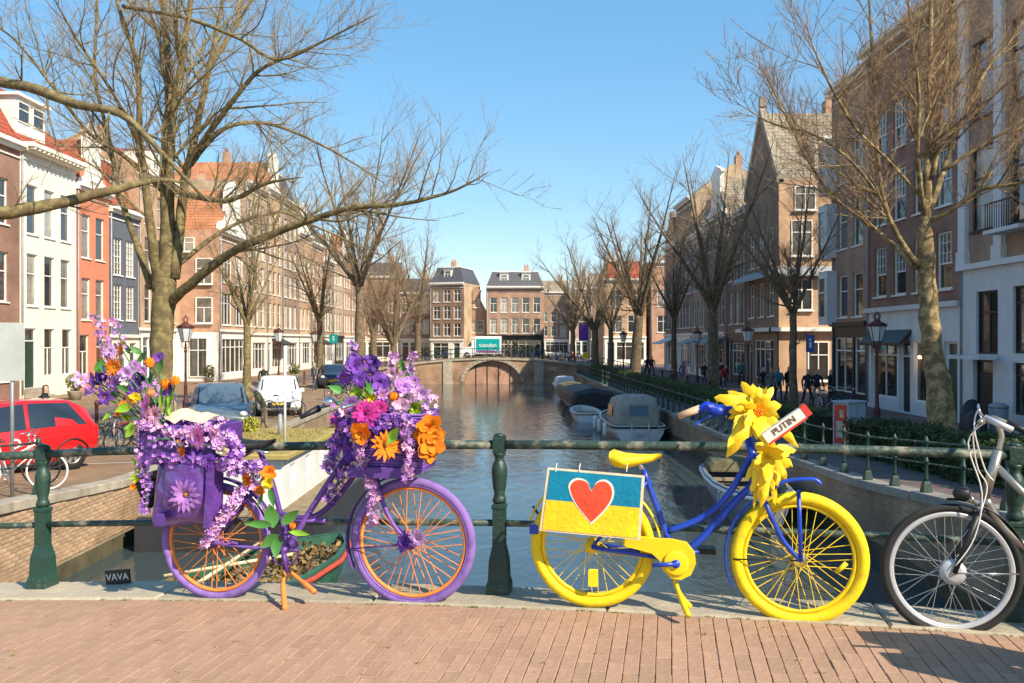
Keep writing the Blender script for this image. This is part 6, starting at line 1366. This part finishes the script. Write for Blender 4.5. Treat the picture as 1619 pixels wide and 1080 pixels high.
# ================================================================== boats
m_hullw = mat('white_gelcoat', (.66, .63, .58), .35, .10, 2); m_hulld = mat('dark_hull', (.03, .03, .035), .4, .2, 2); m_hullg = mat('grey_hull', (.16, .19, .22), .4, .15, 2); m_canvas = mat('boat_canvas', (.34, .30, .25), .8, .18, 3, .2); m_canvasd = mat('black_tarpaulin', (.022, .02, .022), .6, .3, 3, .3); m_olive = mat('olive_tarpaulin', (.15, .13, .06), .7, .25, 3, .2); m_wood2 = mat('weathered_deck', (.26, .20, .12), .8, .3, 4, .3)
def hull(name, label, loc, rz, Ln, Wd, H, m, stripe, group=None, inner=None, deckz=.55):
    root = thing(name, label, 'boat', loc, rz, group); st = [(0, .86), (.08, .93), (.3, 1.), (.55, .98), (.75, .82), (.9, .5), (.97, .22), (1., .02)]; b = MB(); vs = []; n = 8
    for f, w_ in st:
        x = f*Ln; h = H*(1+.28*f**2.2); k = Wd/2*w_; rake = .12*Ln*f**4
        vs += [(x-rake, 0, -.25), (x-rake*.7, k*.62, -.2), (x-rake*.3, k*.92, h*.45), (x, k, h), (x-rake*.05, max(k-.09, .004), h), (x-rake*.05, -max(k-.09, .004), h), (x, -k, h), (x-rake*.3, -k*.92, h*.45), (x-rake*.7, -k*.62, -.2)]
    n = 9; fs = []
    for i in range(len(st)-1):
        for j in range(n):
            if j == 4: continue
            fs.append((i*n+j, (i+1)*n+j, (i+1)*n+(j+1) % n, i*n+(j+1) % n))
    fs.append((8, 7, 6, 5, 4, 3, 2, 1, 0)); b.add(vs, fs, 0, False); b.build('hull', m, root)
    d = MB(); P = [(f*Ln-.02*Ln*f, max(Wd/2*w_-.08, .003), H*(1+.28*f**2.2)-(.06 if inner is None else deckz)) for f, w_ in st]
    for i in range(len(P)-1): d.quad((P[i][0], -P[i][1], P[i][2]), (P[i+1][0], -P[i+1][1], P[i+1][2]), (P[i+1][0], P[i+1][1], P[i+1][2]), (P[i][0], P[i][1], P[i][2]))
    d.build('deck' if inner is None else 'floor', inner or m_wood2, root)
    for sg in (-1, 1): MB().tube([(f*Ln, sg*(Wd/2*w_+.01), H*(1+.28*f**2.2)-.09) for f, w_ in st], .045, 6).build('rubbing_strake', stripe, root)
    MB().tube([(0-.01, -Wd/2*.86, H-.09), (-.01, Wd/2*.86, H-.09)], .045, 6).build('rubbing_strake', stripe, root)
    if inner is not None:
        for sg in (-1, 1):
            w3 = MB()
            for i in range(len(P)-1): w3.quad((P[i][0], sg*P[i][1], P[i][2]), (P[i+1][0], sg*P[i+1][1], P[i+1][2]), (P[i+1][0], sg*P[i+1][1], P[i+1][2]+deckz), (P[i][0], sg*P[i][1], P[i][2]+deckz))
            w3.build('inner_side', m, root)
    return root
def canopy(root, x0, x1, wd, z0, h, m, name='canvas_cover', ridge=False):
    st = [(0, .80, .72), (.05, .92, .95), (.35, 1, 1.), (.8, .95, .93), (.93, .88, .7), (1, .82, .15)]; vs = []
    for f, a, hh in st:
        k = wd/2*a; H = h*hh; sec = [(k, 0), (k*.97, H*.55), (k*.82, H*.9), (k*.5, H*1.0), (0, H*(1.18 if ridge else 1.03))]
        for y, z in sec+[(-y, z) for y, z in reversed(sec[:-1])]: vs.append((x0+(x1-x0)*f, y, z0+z+rnd.uniform(-.012, .012)))
    n = 9; fs = [(i*n+j, i*n+j+1, (i+1)*n+j+1, (i+1)*n+j) for i in range(len(st)-1) for j in range(n-1)]+[tuple(range(n-1, -1, -1)), tuple((len(st)-1)*n+j for j in range(n))]
    return MB().add(vs, fs, 0, False).build(name, m, root)
def BY(px, y): return (px-809)*y/F
b1 = hull('cabin_boat', 'white motor boat with a beige canvas cabin moored at the right wall', (5.3, 35.3, WATER), R(91.5), 7.0, 2.45, .62, m_hullw, m_hulld, 'boats moored at the right wall')
cv = canopy(b1, .35, 3.4, 2.05, .60, 1.22, m_canvas)
MB().quad((.36, -.42, 1.0), (.36, .42, 1.0), (.365, .38, 1.42), (.365, -.38, 1.42)).xf(Matrix.Translation((-.03, 0, 0))).build('rear_window', mat('blue_film_window', (.12, .17, .24), .2, .15, 2, spec=.8), cv)
for sg in (-1, 1): MB().quad((1., sg*1.045, .95), (2.4, sg*1.04, .95), (2.3, sg*.99, 1.35), (1.1, sg*.99, 1.35)).build('side_window', m_carglass, cv)
for y in (-.35, .35): bar(b1, 'boarding_ladder', [(-.05, y, .75), (-.10, y, .3), (-.10, y, -.1)], .018, m_chrome)
MB().bev(-.09, -.03, -.2, .2, .2, .4, .02).build('stern_locker', m_rimg, b1)
b2 = hull('covered_boat', 'long boat under a black tarpaulin behind the white motor boat', (4.6, 47.5, WATER), R(92), 8., 2.7, .6, m_hulld, m_hulld, 'boats moored at the right wall'); canopy(b2, .1, 7.4, 2.75, .55, .85, m_canvasd, ridge=True)
b3 = hull('covered_boat', 'low boat with an olive cover beyond the black covered boat', (4.4, 57, WATER), R(92), 6.5, 2.2, .55, m_hulld, m_wood2, 'boats moored at the right wall'); canopy(b3, .1, 6., 2.2, .5, .7, m_olive, ridge=True)
b4 = hull('small_boat', 'pale small boat moored close to the far arched bridge', (4.5, 70, WATER), R(92), 5., 1.9, .55, m_hullw, m_greyw, 'boats moored at the right wall'); canopy(b4, .8, 3.6, 1.7, .5, .7, m_greyw)
b5 = hull('dinghy', 'pale open dinghy tied in front of the black covered boat', (3.9, 43.2, WATER), R(93), 3.4, 1.5, .5, m_greyw, m_canvas, 'boats moored at the right wall', inner=m_wood2, deckz=.3)
for x in (.9, 1.9): MB().box(x, x+.28, -.62, .62, .36, .40).build('thwart', m_wood2, b5)
b6 = hull('open_boat', 'grey steel boat with white letters half hidden behind the blue bicycle', (6.0, 23.6, WATER), R(-96), 6.2, 1.75, .72, m_hullg, m_white, 'boats moored at the right wall', inner=m_wood2, deckz=.4)
inst('lettering', text_mesh('OC', .42, .003, m_white), b6, (4.2, -.80, .52), (math.pi/2, 0, .12)); 
for x in (1.2, 2.6): MB().box(x, x+.3, -.75, .75, .48, .53).build('thwart', m_wood2, b6)
canopy(b6, .2, 1.1, 1.5, .65, .35, m_olive, 'stern_cover')
# green boat full of leaves under the left end of the bridge
gbt = hull('derelict_boat', 'green and red rowing boat full of dead leaves below the quay wall', (-4.9, 11.0, WATER), R(66), 4.6, 1.9, .55, mat('green_hull', (.03, .11, .07), .5, .25, 3), mat('red_gunwale', (.42, .06, .04), .6, .2, 5), inner=m_wood2, deckz=.22)
q = random.Random(3); lv_ = MB()
for k in range(1500):
    x = q.uniform(.3, 3.9); p = Vector((x, q.uniform(-.75, .75)*(1-.5*(x/4.4)**3), .42+.2*q.random()**2+.1*math.sin(x*2))); a_ = unit(q)*.07; c_ = unit(q)*.04; lv_.add([p-a_, p-c_, p+a_, p+c_], [(0, 1, 2, 3)], q.randrange(2))
lv_.build('leaf_litter', [mat('dead_leaf', (.26, .17, .05), .8, .4, 4), mat('brown_leaf', (.14, .09, .04), .8, .4, 4)], gbt, kind='stuff')
for pts in ([(.6, -.3, .75), (3.2, .5, .85)], [(1.2, .7, .7), (2.6, -.5, .82)]): bar(gbt, 'loose_plank', pts, .03, m_bframe, 4)
tag(MB().tube(smooth_path([(-7.6, 11.2, -1.1), (-6.6, 10.6, -1.75), (-5.2, 10.2, -1.6)]), .022, 6).build('mooring_rope', mat('old_rope', (.35, .26, .16), .9, .2, 20)), 'sagging brown mooring rope from the quay wall to the green boat', 'rope')
# houseboat
hb = thing('houseboat', 'low grey white houseboat with a mossy roof at the left wall', 'houseboat', (0, 0, 0))
MB().bev(-7.35, -3.85, 16.6, 22.6, WATER-.4, -1.98, .05).build('pontoon', m_hulld, hb); MB().bev(-7.33, -3.88, 16.65, 22.5, -1.975, -1.93, .01).build('deck', m_wood2, hb)
def hb_wall():
    Wd = 4.8; ops = [(.5+1.35*k, .95+1.35*k, .32, .82) for k in range(3)]; b = wall_with_openings(Wd, 1.02, ops, .08)
    return b, ops
b, ops = hb_wall(); b.xf(Matrix.Translation((-4.6, 17.2, -1.93)) @ Matrix.Rotation(math.pi/2, 4, 'Z')).build('cabin_wall', m_greyw, hb)
MB().quad((-7.1, 17.2, -1.93), (-4.6, 17.2, -1.93), (-4.6, 17.2, -.91), (-7.1, 17.2, -.91)).build('cabin_wall', m_greyw, hb); MB().quad((-4.6, 22.0, -1.93), (-7.1, 22.0, -1.93), (-7.1, 22.0, -.91), (-4.6, 22.0, -.91)).build('cabin_wall', m_greyw, hb)
for a_, c_, d_, e_ in ops: add_window(hb, 0, 0, c_-a_, e_-d_, 'sash', m_white, m_glass, origin=(-4.66, 17.2+(a_+c_)/2, -1.93+d_), rz=math.pi/2, sill=False)
m_moss = mat('mossy_roof', (.24, .22, .05), .9, .35, 3, .4, col2=(.36, .26, .10)); MB().bev(-7.25, -4.45, 17.0, 22.2, -.905, -.80, .03).build('roof', m_moss, hb)
q = random.Random(9); gr_ = MB()
for k in range(2600):
    x, y = q.uniform(-7.15, -4.6), q.uniform(17.1, 22.1); h = q.uniform(.02, .07); d = Vector((q.uniform(-.05, .05), q.uniform(-.05, .05), h)); p = Vector((x, y, -.81)); s_ = unit(q)*.018; gr_.add([p-s_, p+s_, p+d], [(0, 1, 2)])
gr_.build('roof_grass', m_moss, hb, kind='stuff')
bar(hb, 'flagpole', [(-4.95, 18.6, -.9), (-4.95, 18.6, 1.35)], .03, m_greyw); bar(hb, 'vent_pipe', [(-5.6, 20.6, -.85), (-5.6, 20.6, -.3)], .05, m_lead)
for k, (x, y, r_, h) in enumerate([(-6.95, 20.2, .26, .5), (-6.55, 21.3, .24, .4)]): shrub(x, y, -.82, r_, h, ['yellow green bush on the houseboat roof nearest the bridge', 'yellow green bush further back on the houseboat roof'][k], m_yshrub, 420, False)

# ================================================================== people
SK = mat('skin', (.55, .34, .25), .6, .08); HAIRS = [mat('hair_'+n_, c_, .7, .2, 20) for n_, c_ in (('dark', (.03, .02, .015)), ('brown', (.12, .07, .04)), ('grey', (.4, .38, .36)))]
def cloth(n_, c_): return mat('cloth_'+n_, c_, .8, .15, 8, .1)
CL = {'black': cloth('black', (.018, .018, .02)), 'navy': cloth('navy', (.025, .03, .06)), 'blue': cloth('blue', (.05, .10, .20)), 'teal': cloth('teal', (.02, .14, .17)), 'olive': cloth('olive', (.12, .11, .06)), 'red': cloth('red', (.40, .03, .03)), 'grey': cloth('grey', (.16, .15, .16)), 'white': cloth('white', (.6, .58, .55)), 'jeans': cloth('jeans', (.06, .085, .14)), 'tan': cloth('tan', (.30, .22, .13)), 'plum': cloth('plum', (.13, .07, .12))}
def person_mesh(pose):
    """one skin grown on a jointed skeleton; hands have five fingers"""
    V = []; E = []; Rr = []
    def v(p, r_, par=None):
        V.append(p); Rr.append(r_); i = len(V)-1
        if par is not None: E.append((par, i))
        return i
    walk = {'stand': .06, 'walk': .30, 'bend': .10}[pose]; bend = .55 if pose == 'bend' else (.05 if pose == 'walk' else 0)
    pel = v((0, 0, .95), (.155, .11)); 
    def fwd(z, a=bend): d = z-.95; return (0, -d*math.sin(a), .95+d*math.cos(a))
    ab = v(fwd(1.10), (.14, .10), pel); chst = v(fwd(1.30), (.165, .115), ab); nk = v(fwd(1.47), (.06, .06), chst); 
    hp = fwd(1.56); hd = v((0, hp[1]-.02, hp[2]), (.075, .085), nk); hp2 = fwd(1.66); hd2 = v((0, hp2[1]-.03, hp2[2]), (.08, .098), hd); hp3 = fwd(1.735); v((0, hp3[1]-.02, hp3[2]), (.055, .065), hd2)
    hands = []
    for sg in (-1, 1):
        sw = sg*walk
        hip = v((sg*.09, 0, .90), (.09, .09), pel); kn = v((sg*.10, -sw*.55-(.04 if pose == 'walk' else .015), .50), (.062, .065), hip); an_ = v((sg*.10, -sw*1.0+(.05 if sg < 0 and pose == 'walk' else 0), .10), (.042, .045), kn); v((sg*.11, -sw*1.0-.13, .045), (.04, .035), an_)
        c = fwd(1.40); sh = v((sg*.185, c[1], c[2]), (.066, .066), chst); e0 = fwd(1.14); armf = -sg*walk*.55-(.3 if pose == 'bend' else 0)
        el = v((sg*.235, e0[1]-armf*.4*(-1), e0[2]), (.048, .05), sh); hx_ = (sg*.235, e0[1]+armf*.7-.10, e0[2]-.25); wr = v(hx_, (.03, .034), el); pm = v((hx_[0], hx_[1]-.02, hx_[2]-.07), (.024, .038), wr); hands.append(Vector(hx_))
        for k in range(4): v((hx_[0]-sg*.004, hx_[1]-.055+.025*k, hx_[2]-.155+.012*abs(k-1.3)), (.010, .010), pm)
        v((hx_[0]-sg*.03, hx_[1]-.06, hx_[2]-.09), (.011, .011), pm)
    me = bpy.data.meshes.new('skeleton'); me.from_pydata(V, E, []); o = bpy.data.objects.new('skeleton', me); COL.objects.link(o)
    md = o.modifiers.new('skin', 'SKIN'); md.use_smooth_shade = True; lay = me.skin_vertices[0].data
    for i, r_ in enumerate(Rr): lay[i].radius = r_; lay[i].use_root = (i == 0)
    ss = o.modifiers.new('sub', 'SUBSURF'); ss.levels = 1; ss.render_levels = 1
    out = bpy.data.meshes.new_from_object(o.evaluated_get(bpy.context.evaluated_depsgraph_get())); bpy.data.objects.remove(o); out.name = 'body_'+pose
    out.materials.clear()
    for m in (SK, HAIRS[0], CL['navy'], CL['jeans'], CL['black']): out.materials.append(m)
    nz, hz = Vector(fwd(1.47)), Vector(fwd(1.64)); ax = Vector((0, -math.sin(bend), math.cos(bend)))
    for p in out.polygons:
        c = p.center; t = (c-nz).dot(ax)
        if t > .03 and abs(c.x) < .14: mi = 1 if ((c-hz).dot(ax) > .055 or (c-hz).y > .03) else 0
        elif any((c-h).length < .17 and c.z < h.z-.02 for h in hands): mi = 0
        elif c.z < .09: mi = 4
        elif c.z < .93 and abs(c.x) < .2 and not any((c-h).length < .2 for h in hands): mi = 3
        else: mi = 2
        p.material_index = mi; p.use_smooth = True
    return out
PM = {k: person_mesh(k) for k in ('stand', 'walk', 'bend')}
def person(px, y, pose, top, leg, hair, rz, label, group, sc=1., z=None, extra=None):
    p = W3(px, 560, y); o = inst('person', PM[pose], None, (p.x, y, (gz(y) if z is None else z)), (0, 0, rz), sc); tag(o, label, 'person', group)
    for i, m in ((1, HAIRS[hair]), (2, CL[top]), (3, CL[leg])): o.material_slots[i].link = 'OBJECT'; o.material_slots[i].material = m
    if extra:
        b = MB(); b.bev(-.15, .15, .12, .27, 1.0, 1.42, .05); b.build('rucksack', CL[extra], o)
GP = 'people walking on the right quay'
for a_ in [(1206, 43, 'walk', 'black', 'navy', 0, .3, 'person in a black coat, leftmost of the group behind the sunflowers'), (1218, 41.5, 'walk', 'grey', 'jeans', 1, 0, 'person in a grey jacket and jeans behind the sunflowers'), (1230, 43, 'walk', 'blue', 'navy', 1, 3.0, 'person in a blue jacket with a teal rucksack behind the sunflowers'), (1246, 43.5, 'stand', 'black', 'black', 0, .5, 'person all in black beside the budding tree'),
           (1276, 39.5, 'walk', 'navy', 'black', 0, .2, 'person in a navy coat left of the person in white trousers'), (1291, 39.5, 'walk', 'navy', 'white', 1, .1, 'person in a navy coat and white trousers'), (1312, 38.5, 'stand', 'black', 'black', 0, 1.0, 'person in black beside the dark parked bicycles'),
           (1172, 58, 'walk', 'teal', 'navy', 1, 3.1, 'person in a teal jacket near the gabled corner house'), (1142, 56, 'walk', 'black', 'black', 0, 0, 'person in black right of the dark shop tree'), (1113, 54, 'stand', 'black', 'jeans', 0, .4, 'person in a black jacket left of the dark shop tree'), (1138, 50, 'bend', 'red', 'jeans', 1, .8, 'bending person in red by the right hedge'), (1080, 56, 'walk', 'plum', 'grey', 1, 3.0, 'person in a plum coat on the right pavement'), (1022, 72, 'walk', 'black', 'black', 0, .2, 'far person in black right of the leaning tree'), (1030, 74, 'walk', 'navy', 'black', 0, .1, 'far person in navy right of the leaning tree')]:
    person(*a_[:8], GP, extra='teal' if a_[0] == 1230 else None)
GL = 'people on the left quay'
person(70, 22.4, 'stand', 'black', 'black', 1, 2.6, 'person in a dark hooded coat behind the red car', GL, 1.02)
person(418, 27.0, 'bend', 'olive', 'tan', 2, -1.2, 'grey haired person in an olive vest bending by the blue grey car', GL)
person(416, 46, 'walk', 'black', 'white', 0, .5, 'person in black walking behind the blue grey car', GL); person(497, 52, 'walk', 'grey', 'jeans', 1, -.4, 'person in grey walking behind the white car', GL)
for i, (px, y, c_) in enumerate([(866, 94, 'black'), (872, 96, 'navy'), (879, 93, 'blue'), (886, 97, 'black'), (893, 100, 'black'), (905, 104, 'red'), (899, 98, 'grey'), (912, 108, 'navy'), (850, 90, 'black'), (815, 88, 'olive'), (803, 88.5, 'tan')]):
    person(px, y, 'walk' if i % 2 else 'stand', c_, 'navy', i % 2, i*1.1, f'far person in {c_}, {ords[i] if i < 10 else "last"} of the crowd by the far bridge', 'crowd by the far bridge', z=-1.5 if y > 91.6 else fdeck(BY(px, y))+.02)
# ================================================================== parked bicycles in the distance
GB = 'parked bicycles on the left quay'
lb = [(152, 21.2, 1.2, 'bicycle in the rack right of the red car, nearest it'), (172, 22.8, 1.3, 'second bicycle in the rack right of the red car'), (195, 23.2, 1.15, 'third bicycle in the rack right of the red car'), (216, 23.6, 1.25, 'bicycle in the rack nearest the pannier'), (62, 14.8, .25, 'white tyred bicycle behind the left railing post'), (15, 15.6, .2, 'dark bicycle at the left edge behind the railing'),
      (448, 33.5, .3, 'blue bicycle between the grey car and the white car'), (550, 44, 1.2, 'bicycle beside the front bouquet on the left quay'), (562, 47, 1.0, 'bicycle just behind the front bouquet on the left quay'), (585, 50, 1.1, 'bicycle under the tall spreading tree'), (612, 58, 1.2, 'bicycle at the quay edge beyond the spreading tree'), (625, 62, 1.1, 'far bicycle at the left quay edge')]
for i, (px, y, rz, lab) in enumerate(lb):
    x = max(min(BY(px, y), edgeL(y)-.9), -24); r_ = simple_bike((x, y, gz(y)+.01), rz, lab, GB, 4 if i == 4 else (2 if i == 6 else i))
    if i == 4:
        for c_ in r_.children:
            if c_.name.startswith('wheel'): c_.material_slots[0].link = 'OBJECT'; c_.material_slots[0].material = m_white
m_rack = m_steel
rk = thing('bicycle_rack', 'low steel rack holding bicycles right of the red car', 'bicycle rack', (BY(183, 22.7), 22.7, gz(22.7)), .2)
for k in range(5): bar(rk, 'hoop', [(-1.2+.6*k, -.2, 0), (-1.2+.6*k, -.2, .7), (-1.2+.6*k, .2, .75), (-1.2+.6*k, .35, 0)], .02, m_rack, 6, 3)
bar(rk, 'ground_bar', [(-1.3, -.2, .03), (1.3, -.2, .03)], .025, m_rack)
for i, (px, y, rz, lab) in enumerate([(1306, 37, .5, 'dark bicycle, left one of those by the black clad person'), (1322, 36.5, .6, 'dark bicycle, middle one of those by the black clad person'), (1336, 36, .4, 'dark bicycle, right one of those by the black clad person'), (1060, 60, 1.2, 'bicycle under the thin tree on the right quay'), (1045, 63, 1.3, 'far bicycle on the right quay near the shops')]):
    simple_bike((BY(px, y), y, gz(y)+.01), rz, lab, 'parked bicycles on the right quay', i)
for i in range(12):
    x = -8.6+i*.95+(3.4 if i > 2 else 0)
    simple_bike((x, FB+.5, fdeck(x)+.02), .12*((i % 3)-1), f'bicycle against the far bridge railing, {(ords+["eleventh", "last"])[i]} from the left', 'bicycles on the far bridge', i)
# covered scooter by the right doorway
sc_ = thing('covered_scooter', 'scooter under a black rain cover by the white doorway', 'scooter', (BY(1540, 27), 27, gz(27)), 1.2)
vs = []; st = [(-.85, .2, .55), (-.7, .28, .8), (-.2, .3, .88), (.25, .3, .8), (.55, .36, 1.15), (.75, .3, 1.0), (.9, .16, .5)]
for x, w_, h in st:
    for k in range(9): a_ = math.pi*k/8; vs.append((x+rnd.uniform(-.02, .02), w_*math.cos(a_)*(1+.1*rnd.random()), .12+(h-.12)*math.sin(a_)**.7))
MB().add(vs, [(i*9+j, (i+1)*9+j, (i+1)*9+j+1, i*9+j+1) for i in range(6) for j in range(8)]+[tuple(range(9)), tuple(54+j for j in range(8, -1, -1))], 0, True).build('rain_cover', m_canvasd, sc_)
for x in (-.6, .68): MB().torus(.2, .055, 20, 8, (x, 0, .25)).build('wheel', m_tyre, sc_)
# small black name plate on the kerb
vv = thing('name_plate', 'small black plate lettered VAVA standing on the kerb', 'sign', BW(-2.46, .06, camber(-2.46)+.012), 0, rot=(0, -.12, ANG))
MB().bev(-.085, .085, -.006, .006, .0, .09, .003).build('plate', m_blackp, vv); inst('lettering', text_mesh('VAVA', .062, .001, m_white), vv, (0, -.008, .045), (math.pi/2, 0, 0))
bar(vv, 'foot', [(-.05, .0, .0), (-.05, .05, -.0)], .006, m_blackp)

# moss and weeds in the joint along the kerb, fenders and mooring lines
q = random.Random(17); wd_ = MB(); mw = mat('kerb_moss', (.10, .12, .03), .9, .4, 6, col2=(.24, .22, .07))
spots = [(q.uniform(-4.2, 3.2), -.243-q.random()**3*.012, 1.) for _ in range(70)]+[(-3.3+.07*q.randrange(92), q.uniform(-1.5, -.28), .7) for _ in range(60)]
for s_, y_, k_ in spots:
    for j in range(q.randrange(5, 16)):
        p = Vector((s_+q.gauss(0, .02), y_+q.gauss(0, .004), camber(s_)-.002)); h = q.uniform(.004, .016)*k_; e = unit(q)*.004; wd_.add([p-e, p+e, p+Vector((q.gauss(0, .006), q.gauss(0, .006), h))], [(0, 1, 2)])
o = wd_.build('moss', mw, None, loc=P0, rot=(0, 0, ANG)); o['kind'] = 'stuff'; tag(o, 'thin moss and weeds in the joints along the kerb', 'moss')
fen = MB().lathe([(.02, -.3), (.08, -.26), (.10, -.1), (.10, .1), (.08, .26), (.02, .3)], 10).mesh('fender', m_white)
for x in (1.2, 3.0, 4.6): inst('fender', fen, b1, (x, 1.30, .35))
for bt, nm, a_, c_ in ((b1, 'white motor boat', (5.9, 35.4), 34.2), (b2, 'black covered boat', (5.6, 47.7), 46.6), (b5, 'pale dinghy', (4.5, 43.4), 42.4), (b6, 'grey steel boat', (6.6, 23.4), 24.6)):
    z1 = gz(c_)+.05; P_ = [Vector((a_[0], a_[1], WATER+.62)), Vector(((a_[0]+edgeR(c_))/2, (a_[1]+c_)/2, WATER+.55)), Vector((edgeR(c_)+.1, c_, z1))]
    tag(MB().tube(smooth_path(P_), .014, 5).build('mooring_rope', MATS['old_rope']), f'slack mooring rope from the {nm} to the right quay', 'rope', 'mooring ropes of the right quay')
